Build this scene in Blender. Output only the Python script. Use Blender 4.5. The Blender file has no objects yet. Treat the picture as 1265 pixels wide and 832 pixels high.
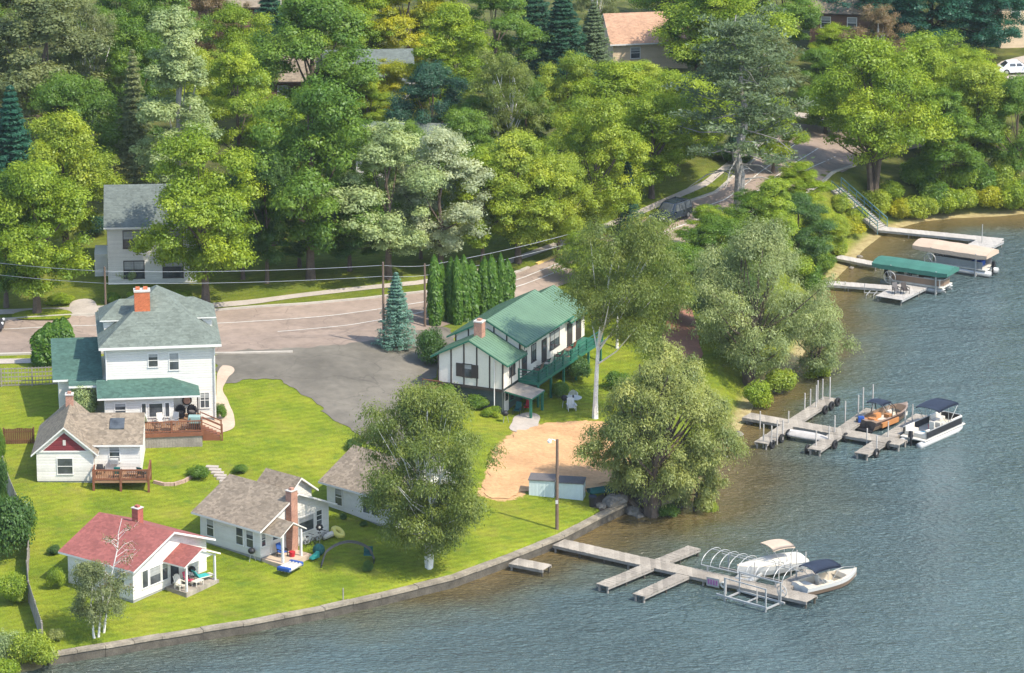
import bpy, math, random
import numpy as np
from mathutils import Vector, Matrix, Euler

R = math.radians
random.seed(7)
RNG = np.random.default_rng(11)
scene = bpy.context.scene
COL = scene.collection

# ------------------------------------------------------------------ camera
F, H, PITCH = 5200.0, 112.0, R(16.5)
CP, SP = math.cos(PITCH), math.sin(PITCH)
cam_d = bpy.data.cameras.new('camera'); cam = bpy.data.objects.new('camera', cam_d); COL.objects.link(cam)
cam.location = (0, 0, H); cam.rotation_euler = (math.pi / 2 - PITCH, 0, 0)
cam_d.sensor_width = 36.0; cam_d.lens = F / 1265 * 36.0; cam_d.clip_start = 1.0; cam_d.clip_end = 20000
scene.camera = cam

def P(px, py, z=0.0):
    u, v = (px - 632.5) / F, (416 - py) / F
    d = Vector((u, CP + v * SP, -SP + v * CP)); t = (z - H) / d.z
    return Vector((0, 0, H)) + d * t
def proj(p):
    z = p[2] - H; dep = p[1] * CP - z * SP; up = p[1] * SP + z * CP
    return 632.5 + F * p[0] / dep, 416 - F * up / dep
def zfor(x, y, py):                       # height above (x, y) seen at image row py
    lo, hi = -10.0, 60.0
    for _ in range(50):
        m = (lo + hi) / 2
        if proj((x, y, m))[1] > py: lo = m
        else: hi = m
    return m

# ------------------------------------------------------------------ terrain
SHORE_PX = [(40, 829), (60, 822), (130, 811), (200, 799), (300, 783), (400, 764), (470, 748), (560, 726), (640, 696), (695, 674),
            (740, 650), (772, 634), (800, 632), (840, 618), (880, 580), (905, 545), (925, 515), (938, 490), (955, 470), (985, 452),
            (1000, 425), (1008, 400), (1015, 375), (1028, 350), (1050, 328), (1068, 308), (1090, 291), (1110, 282), (1140, 274),
            (1180, 270), (1230, 268), (1290, 262), (1400, 245), (1550, 220)]
WALL_N = (1, 11)                          # the sea wall runs between these shore points
shore = [P(x, y, 0).to_2d() for x, y in SHORE_PX]
shore_pts = [Vector((-900, 262)), Vector((-140, 276)), Vector((-60, 283))] + shore + [Vector((150, 520)), Vector((400, 640)), Vector((1500, 900))]
off = 3
SEG_A = np.array([tuple(v) for v in shore_pts[:-1]]); SEG_B = np.array([tuple(v) for v in shore_pts[1:]])
SEG_WALL = np.array([1.0 if WALL_N[0] + off <= i < WALL_N[1] + off else 0.0 for i in range(len(SEG_A))])
LANDPOLY = np.array([tuple(v) for v in shore_pts] + [(6000, 900), (6000, 9000), (-6000, 9000), (-6000, 262)])

def inside(X, Y, poly):
    r = np.zeros(X.shape, bool); n = len(poly)
    for i in range(n):
        x1, y1 = poly[i]; x2, y2 = poly[(i + 1) % n]
        if y1 == y2: continue
        c = (y1 > Y) != (y2 > Y)
        r ^= c & (X < (x2 - x1) * (Y - y1) / (y2 - y1) + x1)
    return r
def shore_dist(X, Y):
    best = np.full(X.shape, 1e9); w = np.zeros(X.shape)
    for a, b, k in zip(SEG_A, SEG_B, SEG_WALL):
        d = b - a; L2 = d @ d
        t = np.clip(((X - a[0]) * d[0] + (Y - a[1]) * d[1]) / L2, 0, 1)
        q = np.hypot(X - a[0] - t * d[0], Y - a[1] - t * d[1])
        m = q < best; best[m] = q[m]; w[m] = k
    return np.where(inside(X, Y, LANDPOLY), best, -best), w

CTRL = [(60, 810, .9), (100, 790, .9), (250, 765, .95), (400, 740, .95), (520, 712, .95), (600, 690, .95), (660, 665, 1.0), (720, 640, 1.0),
        (80, 727, 1.6), (165, 746, 1.45), (252, 713, 1.6), (257, 667, 2.1), (322, 692, 1.9), (401, 660, 2.0), (440, 640, 2.1), (500, 650, 1.6),
        (50, 605, 3.2), (170, 600, 3.1), (250, 600, 2.9), (330, 600, 2.7), (420, 590, 2.6), (20, 520, 4.3), (20, 480, 4.7), (150, 545, 4.1),
        (270, 530, 4.3), (290, 480, 4.7), (350, 500, 4.4), (430, 540, 3.5), (500, 560, 2.9), (0, 400, 5.2), (270, 390, 5.2), (400, 390, 5.2),
        (475, 400, 5.1), (400, 460, 4.9), (520, 440, 4.6), (621, 513, 2.2), (650, 505, 2.2), (700, 475, 2.3), (750, 440, 2.6), (620, 600, 1.6),
        (700, 560, 1.8), (720, 530, 2.0), (735, 515, 2.0), (840, 400, 3.6), (840, 440, 2.6), (800, 480, 1.8), (850, 560, .9), (870, 500, 1.4),
        (560, 365, 5.3), (640, 345, 5.3), (700, 320, 5.4), (760, 340, 4.9), (850, 265, 5.6), (1000, 165, 5.6), (1030, 225, 5.1), (970, 260, 4.6), (900, 310, 4.0),
        (930, 400, 1.8), (1050, 110, 5.6), (1150, 120, 4.6), (1250, 95, 4.6), (1240, 220, 1.6), (1150, 225, 2.2), (1100, 225, 3.2),
        (130, 345, 5.9), (300, 370, 5.6), (300, 200, 7.0), (600, 200, 7.0), (100, 150, 7.5), (600, 50, 8.0), (900, 50, 7.0), (1100, 20, 6.0), (1250, 10, 6.0),
        (-150, 400, 5.2), (-150, 600, 3.2), (-150, 780, 1.0), (1400, 100, 5.0), (-200, 100, 7.5)]
_c = np.array([tuple(P(a, b, z)) for a, b, z in CTRL]); _xy = _c[:, :2] / 100.0
def _U(r2): return np.where(r2 > 1e-12, r2 * np.log(np.maximum(r2, 1e-12)), 0.0)
_n = len(_c); _K = _U(((_xy[:, None] - _xy[None]) ** 2).sum(-1)) + np.eye(_n) * 2e-4
_Pm = np.hstack([np.ones((_n, 1)), _xy])
_A = np.vstack([np.hstack([_K, _Pm]), np.hstack([_Pm.T, np.zeros((3, 3))])])
_W = np.linalg.solve(_A, np.concatenate([_c[:, 2], np.zeros(3)]))
def terrain(X, Y):
    X = np.atleast_1d(np.asarray(X, float)); Y = np.atleast_1d(np.asarray(Y, float)); sh = X.shape; X = X.ravel(); Y = Y.ravel()
    z = np.empty(X.size)
    for i in range(0, X.size, 20000):
        q = np.stack([X[i:i + 20000], Y[i:i + 20000]], 1) / 100.0
        z[i:i + 20000] = _U(((q[:, None] - _xy[None]) ** 2).sum(-1)) @ _W[:_n] + _W[_n] + q @ _W[_n + 1:]
    far = np.clip((np.hypot(X / 1.3, Y - 380) - 130) / 120, 0, 1)
    z = np.clip(z * (1 - far) + 7.0 * far, .7, 9.0)
    d, w = shore_dist(X, Y)
    natural = np.where(d > 0, np.where(d < 1.6, .11 * d, .18 + .85 * (d - 1.6)), np.maximum(.16 * d, -3.0))
    wall = np.where(d > .15, -1.1 + (d - .15) * 6.0, -1.1)
    cap = natural * (1 - w) + wall * w
    return np.minimum(z, cap).reshape(sh)
def tz(x, y): return float(terrain(x, y)[0])
def G(px, py):                            # ground point seen at a pixel
    z = 3.0
    for _ in range(14):
        p = P(px, py, z); z = .4 * z + .6 * tz(p.x, p.y)
    p = P(px, py, z); p.z = tz(p.x, p.y); return p

# ------------------------------------------------------------------ materials
def new_mat(name):
    m = bpy.data.materials.new(name); m.use_nodes = True; nt = m.node_tree; nt.nodes.clear()
    out = nt.nodes.new('ShaderNodeOutputMaterial'); b = nt.nodes.new('ShaderNodeBsdfPrincipled')
    nt.links.new(b.outputs[0], out.inputs[0]); return m, nt, b, out
def N(nt, t, **kw):
    n = nt.nodes.new(t)
    for k, v in kw.items():
        if k.startswith('i_'):
            key = k[2:]; key = int(key) if key.isdigit() else key.replace('_', ' ')
            n.inputs[key].default_value = v
        else: setattr(n, k, v)
    return n
def noise_mul(nt, co, scale, lo, hi, detail=4, rough=.6):
    n = N(nt, 'ShaderNodeTexNoise', i_Scale=scale, i_Detail=detail, i_Roughness=rough); nt.links.new(co, n.inputs['Vector'])
    r = N(nt, 'ShaderNodeMapRange'); r.inputs[1].default_value = .3; r.inputs[2].default_value = .7; r.inputs[3].default_value = lo; r.inputs[4].default_value = hi
    nt.links.new(n.outputs[0], r.inputs[0]); return r.outputs[0]
def scale_col(nt, col, fac):
    m = N(nt, 'ShaderNodeVectorMath', operation='SCALE')
    if isinstance(col, tuple): m.inputs[0].default_value = col[:3]
    else: nt.links.new(col, m.inputs[0])
    nt.links.new(fac, m.inputs['Scale']); return m.outputs[0]
def mat(name, col, rough=.75, var=.12, scale=1.5, fine=.08, bump=0.0, bscale=20, pattern=None, metal=0.0, spec=.3):
    m, nt, b, out = new_mat(name); L = nt.links
    tc = N(nt, 'ShaderNodeTexCoord'); co = tc.outputs['Object']
    c = scale_col(nt, tuple(col), noise_mul(nt, co, scale, 1 - var, 1 + var))
    c = scale_col(nt, c, noise_mul(nt, co, scale * 9, 1 - fine, 1 + fine, 2))
    b.inputs['Roughness'].default_value = rough; b.inputs['Metallic'].default_value = metal; b.inputs['Specular IOR Level'].default_value = spec
    height = None
    if pattern and pattern[0] == 'lines':                 # boards / clapboards along an axis
        _, axis, size, depth = pattern
        sx = N(nt, 'ShaderNodeSeparateXYZ'); L.new(co, sx.inputs[0])
        k = N(nt, 'ShaderNodeMath', operation='MULTIPLY', i_1=1.0 / size); L.new(sx.outputs[axis], k.inputs[0])
        fr = N(nt, 'ShaderNodeMath', operation='FRACT'); L.new(k.outputs[0], fr.inputs[0])
        fl = N(nt, 'ShaderNodeMath', operation='FLOOR'); L.new(k.outputs[0], fl.inputs[0])
        wn = N(nt, 'ShaderNodeTexWhiteNoise', noise_dimensions='1D'); L.new(fl.outputs[0], wn.inputs['W'])
        r = N(nt, 'ShaderNodeMapRange'); r.inputs[3].default_value = 1 - depth; r.inputs[4].default_value = 1 + depth; L.new(wn.outputs[0], r.inputs[0])
        c = scale_col(nt, c, r.outputs[0])
        p = N(nt, 'ShaderNodeMath', operation='POWER', i_1=6.0); L.new(fr.outputs[0], p.inputs[0])
        height = N(nt, 'ShaderNodeMath', operation='MULTIPLY', i_1=-.6); L.new(p.outputs[0], height.inputs[0]); height = height.outputs[0]
        bd = .03
    elif pattern and pattern[0] == 'brick':
        _, w_, h_ = pattern
        br = N(nt, 'ShaderNodeTexBrick', i_Scale=1.0); br.inputs['Brick Width'].default_value = w_; br.inputs['Row Height'].default_value = h_; br.inputs['Mortar Size'].default_value = .012
        mp = N(nt, 'ShaderNodeMapping'); mp.inputs['Rotation'].default_value = (R(90), 0, R(35)); L.new(co, mp.inputs[0]); L.new(mp.outputs[0], br.inputs['Vector'])
        br.inputs['Color1'].default_value = (.8, .8, .8, 1); br.inputs['Color2'].default_value = (1.15, 1.15, 1.15, 1); br.inputs['Mortar'].default_value = (1.2, 1.3, 1.4, 1)
        mu = N(nt, 'ShaderNodeVectorMath', operation='MULTIPLY'); L.new(c, mu.inputs[0]); L.new(br.outputs[0], mu.inputs[1]); c = mu.outputs[0]
    elif pattern and pattern[0] == 'shingle':
        vo = N(nt, 'ShaderNodeTexVoronoi', i_Scale=3.4); mp = N(nt, 'ShaderNodeMapping'); mp.inputs['Scale'].default_value = (1, 1, 2.2)
        L.new(co, mp.inputs[0]); L.new(mp.outputs[0], vo.inputs['Vector'])
        sx = N(nt, 'ShaderNodeSeparateColor'); L.new(vo.outputs['Color'], sx.inputs[0])
        r = N(nt, 'ShaderNodeMapRange'); r.inputs[3].default_value = 1 - pattern[1]; r.inputs[4].default_value = 1 + pattern[1]; L.new(sx.outputs[0], r.inputs[0])
        c = scale_col(nt, c, r.outputs[0])
        sz = N(nt, 'ShaderNodeSeparateXYZ'); L.new(co, sz.inputs[0])
        k = N(nt, 'ShaderNodeMath', operation='MULTIPLY', i_1=1 / .16); L.new(sz.outputs[2], k.inputs[0])
        fr = N(nt, 'ShaderNodeMath', operation='FRACT'); L.new(k.outputs[0], fr.inputs[0]); height = fr.outputs[0]; bd = .025
    elif pattern and pattern[0] == 'asphalt':
        wp = N(nt, 'ShaderNodeTexNoise', i_Scale=.5, i_Detail=3.0); L.new(co, wp.inputs['Vector'])
        wa = N(nt, 'ShaderNodeVectorMath', operation='MULTIPLY_ADD'); wa.inputs[1].default_value = (3, 3, 0); L.new(wp.outputs['Color'], wa.inputs[0]); L.new(co, wa.inputs[2])
        vo = N(nt, 'ShaderNodeTexVoronoi', i_Scale=.16, feature='DISTANCE_TO_EDGE'); L.new(wa.outputs[0], vo.inputs['Vector'])
        r = N(nt, 'ShaderNodeMapRange'); r.inputs[2].default_value = .012; r.inputs[3].default_value = .72; r.inputs[4].default_value = 1.0; L.new(vo.outputs[0], r.inputs[0]); c = scale_col(nt, c, r.outputs[0])
        v2 = N(nt, 'ShaderNodeTexVoronoi', i_Scale=.11); mp = N(nt, 'ShaderNodeMapping'); mp.inputs['Rotation'].default_value = (0, 0, .2); mp.inputs['Scale'].default_value = (.5, 1.3, 1); L.new(co, mp.inputs[0]); L.new(mp.outputs[0], v2.inputs['Vector'])
        sx = N(nt, 'ShaderNodeSeparateColor'); L.new(v2.outputs['Color'], sx.inputs[0]); r = N(nt, 'ShaderNodeMapRange'); r.inputs[3].default_value = .86; r.inputs[4].default_value = 1.12; L.new(sx.outputs[0], r.inputs[0]); c = scale_col(nt, c, r.outputs[0])
        c = scale_col(nt, c, noise_mul(nt, co, .9, .86, 1.1, 6, .7))
    L.new(c, b.inputs['Base Color'])
    if height is None and bump:
        n = N(nt, 'ShaderNodeTexNoise', i_Scale=bscale, i_Detail=4.0); L.new(co, n.inputs['Vector']); height = n.outputs[0]; bd = bump
    if height is not None:
        bp = N(nt, 'ShaderNodeBump', i_Strength=1.0, i_Distance=bd); L.new(height, bp.inputs['Height']); L.new(bp.outputs[0], b.inputs['Normal'])
    return m

M = {}
M['siding'] = mat('white_siding', (.61, .588, .53), .6, .05, .5, .03, pattern=('lines', 2, .21, .05))
M['siding_old'] = mat('weathered_white_siding', (.62, .595, .53), .7, .09, .8, .06, pattern=('lines', 2, .24, .08))
M['white'] = mat('white_paint', (.67, .65, .60), .5, .05, 1, .03)
M['cream'] = mat('cream_board', (.66, .62, .53), .7, .07, .7, .04)
M['foundation'] = mat('concrete_block', (.30, .30, .28), .9, .15, 2, .1)
M['roof_grey'] = mat('grey_green_shingle', (.135, .157, .13), .9, .12, .5, .1, pattern=('shingle', .16))
M['roof_teal'] = mat('dark_green_shingle', (.055, .11, .085), .9, .12, .6, .1, pattern=('shingle', .2))
M['roof_brown'] = mat('brown_shingle', (.215, .172, .122), .9, .10, .7, .12, pattern=('shingle', .25))
M['roof_red'] = mat('faded_red_shingle', (.255, .085, .07), .9, .14, .6, .1, pattern=('shingle', .15))
M['roof_tan'] = mat('tan_shingle', (.40, .24, .15), .9, .1, .7, .1, pattern=('shingle', .15))
M['roof_slate'] = mat('slate_grey_shingle', (.12, .14, .125), .9, .1, .7, .1, pattern=('shingle', .15))
M['roof_metal'] = mat('green_metal_roof', (.11, .19, .115), .5, .12, .4, .05, spec=.45)
M['green_trim'] = mat('dark_green_paint', (.025, .13, .085), .5, .1, 1, .05)
M['dark_trim'] = mat('dark_brown_trim', (.05, .04, .035), .6, .1, 1, .05)
M['maroon'] = mat('maroon_boards', (.16, .025, .03), .7, .12, 1, .1, pattern=('lines', 2, .2, .12))
M['brick'] = mat('orange_brick', (.42, .12, .05), .85, .12, 1.5, .1, pattern=('brick', .24, .09))
M['brick_red'] = mat('dull_red_brick', (.30, .085, .06), .85, .15, 1.5, .1, pattern=('brick', .24, .09))
M['dark_board'] = mat('dark_teal_boards', (.05, .065, .06), .8, .15, 1, .1)
M['post_pale'] = mat('pale_weathered_post', (.42, .39, .35), .9, .15, 2, .1)
M['brick_old'] = mat('pale_brick', (.36, .19, .13), .85, .15, 1.5, .1, pattern=('brick', .24, .09))
M['cap'] = mat('mortar_cap', (.5, .47, .42), .9)
M['deck'] = mat('brown_deck_boards', (.27, .155, .085), .75, .12, .8, .08, pattern=('lines', 1, .14, .12))
M['railing'] = mat('brown_stained_wood', (.19, .075, .04), .7, .14, 1, .1)
M['pier'] = mat('weathered_pier_boards', (.285, .25, .20), .85, .25, .6, .1, pattern=('lines', 0, .4, .16))
M['pier_white'] = mat('pale_dock_boards', (.40, .37, .325), .8, .1, .6, .06, pattern=('lines', 0, .25, .08))
M['pile'] = mat('grey_pile_wood', (.27, .245, .21), .9, .2, 2, .12)
M['wet'] = mat('dark_wet_wood', (.07, .06, .045), .7, .2, 1, .1)
M['fence_grey'] = mat('weathered_grey_fence', (.27, .24, .20), .9, .2, 1.2, .15)
M['fence_brown'] = mat('brown_fence_boards', (.14, .065, .03), .85, .2, 1.2, .15)
M['concrete'] = mat('pale_concrete', (.44, .34, .25), .9, .12, .35, .08, bump=.01)
M['walk'] = mat('sidewalk_concrete', (.38, .33, .275), .9, .12, .5, .08)
M['kerb'] = mat('kerb_concrete', (.40, .36, .30), .9, .14, 1, .08)
M['kerb_yellow'] = mat('faded_yellow_kerb', (.55, .40, .12), .9, .16, 1, .1)
M['road'] = mat('worn_asphalt', (.275, .212, .165), .9, .16, .18, .07, bump=.01, pattern=('asphalt',))
M['lot'] = mat('dark_asphalt', (.145, .13, .102), .9, .35, .13, .08, bump=.01, pattern=('asphalt',))
M['line'] = mat('road_paint', (.55, .53, .48), .8, .2, 2, .15)
M['sand'] = mat('orange_sand', (.49, .285, .135), .95, .2, .3, .12, bump=.08, bscale=3)
M['dirt'] = mat('red_dirt', (.27, .13, .085), .95, .15, .6, .1, bump=.03, bscale=6)
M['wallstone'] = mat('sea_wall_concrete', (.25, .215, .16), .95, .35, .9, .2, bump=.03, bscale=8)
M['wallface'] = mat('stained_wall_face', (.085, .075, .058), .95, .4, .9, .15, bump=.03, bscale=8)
M['rock'] = mat('shore_rock', (.19, .17, .14), .95, .25, 1, .15, bump=.05, bscale=5)
M['paver'] = mat('pink_pavers', (.40, .28, .21), .9, .2, 1.5, .15)
M['black'] = mat('black_plastic', (.02, .02, .022), .5, .1, 2, .05)
M['rubber'] = mat('black_rubber', (.018, .018, .018), .8, .1, 2, .05)
M['alu'] = mat('white_aluminium', (.38, .38, .36), .4, .05, 1, .03, metal=.25)
M['steel'] = mat('grey_steel', (.38, .38, .37), .45, .08, 1, .05, metal=.5)
M['gelcoat'] = mat('cream_gelcoat', (.50, .435, .33), .25, .04, 1, .02, spec=.5)
M['hull_white'] = mat('white_gelcoat', (.50, .49, .455), .25, .04, 1, .02, spec=.5)
M['hull_dark'] = mat('dark_bronze_hull', (.06, .045, .042), .25, .1, 1, .03, spec=.5)
M['hull_stripe'] = mat('brown_hull_stripe', (.22, .15, .10), .3, .08, 1, .03)
M['navy'] = mat('navy_canvas', (.018, .026, .045), .85, .15, 1, .08)
M['tan_canvas'] = mat('tan_canvas', (.46, .355, .26), .85, .08, .8, .05, bump=.02, bscale=4)
M['green_canvas'] = mat('green_canvas', (.045, .15, .115), .8, .1, .7, .05, bump=.02, bscale=4)
M['vinyl'] = mat('cream_vinyl_seat', (.55, .51, .43), .6, .06, 2, .04)
M['vinyl_orange'] = mat('orange_brown_vinyl', (.45, .20, .07), .6, .1, 2, .06)
M['vinyl_blue'] = mat('blue_towel', (.14, .33, .42), .8, .1, 2, .06)
M['teal'] = mat('teal_plastic', (.02, .22, .19), .55, .1, 2, .05)
M['teal_dark'] = mat('dark_teal_cover', (.015, .09, .085), .7, .15, 2, .08)
M['teal_towel'] = mat('turquoise_towel', (.05, .36, .36), .9, .15, 3, .1)
M['red'] = mat('red_plastic', (.42, .02, .03), .5, .1, 2, .05)
M['pink'] = mat('pink_red_fabric', (.42, .06, .10), .8, .2, 4, .1)
M['blue'] = mat('blue_fabric', (.02, .07, .26), .7, .1, 2, .05)
M['yellow'] = mat('yellow_plastic', (.62, .55, .14), .5, .06, 2, .05)
M['lilac'] = mat('purple_panel', (.30, .12, .26), .7, .25, 5, .2)
M['locker'] = mat('pale_blue_paint', (.50, .58, .58), .6, .06, 1, .04, pattern=('lines', 0, .3, .03))
M['lead'] = mat('grey_felt_top', (.12, .11, .105), .9, .15, 1, .1)
M['car_dark'] = mat('dark_blue_car_paint', (.02, .03, .045), .22, .05, 1, .02, spec=.6)
M['car_white'] = mat('white_car_paint', (.76, .76, .74), .25, .03, 1, .02, spec=.6)
M['car_red'] = mat('dark_car_paint', (.05, .05, .055), .25, .05, 1, .02, spec=.6)
M['bark'] = mat('brown_bark', (.115, .085, .062), .95, .25, 2, .2, bump=.04, bscale=6)
M['bark_grey'] = mat('grey_bark', (.27, .25, .22), .95, .22, 2, .15, bump=.04, bscale=6)
M['bark_birch'] = mat('white_birch_bark', (.66, .63, .57), .85, .2, 2.2, .2)
M['pole'] = mat('brown_utility_pole', (.15, .105, .075), .9, .15, 1, .1)
M['wire'] = mat('grey_wire', (.33, .34, .35), .5)
M['lamp_glass'] = mat('lamp_glass', (.8, .8, .78), .2)
M['brown_wall'] = mat('brown_house_boards', (.15, .085, .06), .8, .12, 1, .1, pattern=('lines', 2, .25, .1))
M['tan_wall'] = mat('tan_house_boards', (.58, .45, .30), .8, .08, 1, .05, pattern=('lines', 2, .22, .04))
M['grey_wall'] = mat('grey_house_boards', (.30, .30, .29), .8, .1, 1, .08, pattern=('lines', 2, .22, .04))
M['door_dark'] = mat('dark_door', (.03, .035, .045), .5)
M['wood_furn'] = mat('bronze_patio_metal', (.20, .13, .09), .5)
M['stone_mulch'] = mat('dark_mulch', (.075, .055, .04), .95, .2, 2, .2)

def glass_mat():
    m, nt, b, out = new_mat('window_glass'); L = nt.links
    tc = N(nt, 'ShaderNodeTexCoord')
    c = scale_col(nt, (.055, .062, .066), noise_mul(nt, tc.outputs['Object'], 1.2, .55, 1.7))
    L.new(c, b.inputs['Base Color']); b.inputs['Roughness'].default_value = .08; b.inputs['Specular IOR Level'].default_value = .6
    return m
M['glass'] = glass_mat()
M['blind'] = mat('window_blind', (.30, .305, .29), .25, .1, 3, .05, pattern=('lines', 2, .12, .1), spec=.5)
WRND = random.Random(31)
def clear_mat():
    m, nt, b, out = new_mat('tinted_windscreen')
    b.inputs['Base Color'].default_value = (.12, .16, .17, 1); b.inputs['Roughness'].default_value = .05; b.inputs['Alpha'].default_value = .55
    return m
M['screen'] = clear_mat()

def leaf_mat(name, transl=.42):
    m, nt, b, out = new_mat(name); L = nt.links; nt.nodes.remove(b)
    oi = N(nt, 'ShaderNodeObjectInfo'); at = N(nt, 'ShaderNodeAttribute', attribute_name='tint')
    r = N(nt, 'ShaderNodeMapRange'); r.inputs[3].default_value = .62; r.inputs[4].default_value = 1.42; L.new(at.outputs['Fac'], r.inputs[0])
    c = scale_col(nt, oi.outputs['Color'], r.outputs[0])
    hs = N(nt, 'ShaderNodeHueSaturation'); hr = N(nt, 'ShaderNodeMapRange'); hr.inputs[3].default_value = .525; hr.inputs[4].default_value = .475
    L.new(at.outputs['Fac'], hr.inputs[0]); L.new(hr.outputs[0], hs.inputs['Hue']); L.new(c, hs.inputs['Color'])
    d = N(nt, 'ShaderNodeBsdfDiffuse'); t = N(nt, 'ShaderNodeBsdfTranslucent'); mx = N(nt, 'ShaderNodeAddShader')
    L.new(hs.outputs[0], d.inputs[0]); tcol = N(nt, 'ShaderNodeVectorMath', operation='MULTIPLY'); tcol.inputs[1].default_value = (.95, .92, .34); L.new(hs.outputs[0], tcol.inputs[0])
    L.new(tcol.outputs[0], t.inputs[0]); L.new(d.outputs[0], mx.inputs[0]); L.new(t.outputs[0], mx.inputs[1])
    gl = N(nt, 'ShaderNodeBsdfGlossy', i_Roughness=.45); gl.inputs[0].default_value = (.9, 1, .95, 1); m2 = N(nt, 'ShaderNodeMixShader', i_0=.02)
    L.new(mx.outputs[0], m2.inputs[1]); L.new(gl.outputs[0], m2.inputs[2]); L.new(m2.outputs[0], out.inputs[0])
    return m
M['leaf'] = leaf_mat('leaf')

def ground_mat():
    m, nt, b, out = new_mat('lawn_and_woodland_floor'); L = nt.links
    g = N(nt, 'ShaderNodeNewGeometry'); co = g.outputs['Position']
    at = N(nt, 'ShaderNodeAttribute', attribute_name='wild_shade'); sh = N(nt, 'ShaderNodeAttribute', attribute_name='shore')
    n1 = N(nt, 'ShaderNodeTexNoise', i_Scale=.22, i_Detail=5.0, i_Roughness=.6); L.new(co, n1.inputs['Vector'])
    cr = N(nt, 'ShaderNodeValToRGB'); e = cr.color_ramp.elements
    e[0].position = .3; e[0].color = (.105, .15, .012, 1); e[1].position = .72; e[1].color = (.21, .22, .022, 1)
    x = e.new(.5); x.color = (.15, .19, .014, 1); L.new(n1.outputs[0], cr.inputs[0])
    c = scale_col(nt, cr.outputs[0], noise_mul(nt, co, 1.6, .84, 1.15))
    c = scale_col(nt, c, noise_mul(nt, co, 9, .8, 1.2, 2))
    mpw = N(nt, 'ShaderNodeMapping'); mpw.inputs['Rotation'].default_value = (0, 0, R(28)); mpw.inputs['Scale'].default_value = (.25, 2.2, 1); L.new(co, mpw.inputs[0])
    c = scale_col(nt, c, noise_mul(nt, mpw.outputs[0], .8, .88, 1.12, 3))
    wv = N(nt, 'ShaderNodeTexWave', i_Scale=.42, i_Distortion=2.2, i_Detail=2.0); wv.inputs['Detail Scale'].default_value = .35; mw2 = N(nt, 'ShaderNodeMapping'); mw2.inputs['Rotation'].default_value = (0, 0, R(58)); L.new(co, mw2.inputs[0]); L.new(mw2.outputs[0], wv.inputs['Vector'])
    wr2 = N(nt, 'ShaderNodeMapRange'); wr2.inputs[3].default_value = .93; wr2.inputs[4].default_value = 1.07; L.new(wv.outputs['Fac'], wr2.inputs[0]); c = scale_col(nt, c, wr2.outputs[0])
    n5 = N(nt, 'ShaderNodeTexNoise', i_Scale=.45, i_Detail=8.0, i_Roughness=.7); L.new(co, n5.inputs['Vector'])
    r5 = N(nt, 'ShaderNodeMapRange'); r5.inputs[1].default_value = .52; r5.inputs[2].default_value = .74; L.new(n5.outputs[0], r5.inputs[0]); k5 = N(nt, 'ShaderNodeMath', operation='MULTIPLY', i_1=.55); L.new(r5.outputs[0], k5.inputs[0])
    m5 = N(nt, 'ShaderNodeMix', data_type='RGBA'); m5.inputs[7].default_value = (.20, .17, .045, 1); L.new(k5.outputs[0], m5.inputs[0]); L.new(c, m5.inputs[6]); c = m5.outputs[2]
    n6 = N(nt, 'ShaderNodeTexNoise', i_Scale=.7, i_Detail=6.0, i_Roughness=.65); v6 = N(nt, 'ShaderNodeVectorMath', operation='ADD'); v6.inputs[1].default_value = (40, 13, 0); L.new(co, v6.inputs[0]); L.new(v6.outputs[0], n6.inputs['Vector'])
    r6 = N(nt, 'ShaderNodeMapRange'); r6.inputs[1].default_value = .56; r6.inputs[2].default_value = .7; L.new(n6.outputs[0], r6.inputs[0]); k6 = N(nt, 'ShaderNodeMath', operation='MULTIPLY', i_1=.6); L.new(r6.outputs[0], k6.inputs[0])
    m6 = N(nt, 'ShaderNodeMix', data_type='RGBA'); m6.inputs[7].default_value = (.07, .125, .02, 1); L.new(k6.outputs[0], m6.inputs[0]); L.new(c, m6.inputs[6]); c = m6.outputs[2]
    n2 = N(nt, 'ShaderNodeTexNoise', i_Scale=.5, i_Detail=6.0); L.new(co, n2.inputs['Vector'])
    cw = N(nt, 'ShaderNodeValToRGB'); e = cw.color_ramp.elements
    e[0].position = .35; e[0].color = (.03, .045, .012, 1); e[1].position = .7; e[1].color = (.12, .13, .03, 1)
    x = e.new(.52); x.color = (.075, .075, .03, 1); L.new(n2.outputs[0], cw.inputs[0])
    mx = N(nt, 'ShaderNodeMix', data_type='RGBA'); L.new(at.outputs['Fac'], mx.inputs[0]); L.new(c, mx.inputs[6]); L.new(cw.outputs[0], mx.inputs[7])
    n3 = N(nt, 'ShaderNodeTexNoise', i_Scale=1.4, i_Detail=5.0); L.new(co, n3.inputs['Vector'])
    cs = N(nt, 'ShaderNodeValToRGB'); e = cs.color_ramp.elements; e[0].position = .35; e[0].color = (.26, .20, .09, 1); e[1].position = .7; e[1].color = (.40, .33, .16, 1); L.new(n3.outputs[0], cs.inputs[0])
    m2 = N(nt, 'ShaderNodeMix', data_type='RGBA'); L.new(sh.outputs['Fac'], m2.inputs[0]); L.new(mx.outputs[2], m2.inputs[6]); L.new(cs.outputs[0], m2.inputs[7])
    sa = N(nt, 'ShaderNodeAttribute', attribute_name='sand'); nS = N(nt, 'ShaderNodeTexNoise', i_Scale=1.5, i_Detail=8.0, i_Roughness=.75); L.new(co, nS.inputs['Vector'])
    aS = N(nt, 'ShaderNodeMath', operation='MULTIPLY_ADD', i_1=1.5, i_2=-.75); L.new(nS.outputs[0], aS.inputs[0]); bS = N(nt, 'ShaderNodeMath', operation='ADD'); L.new(aS.outputs[0], bS.inputs[0]); L.new(sa.outputs['Fac'], bS.inputs[1])
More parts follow.
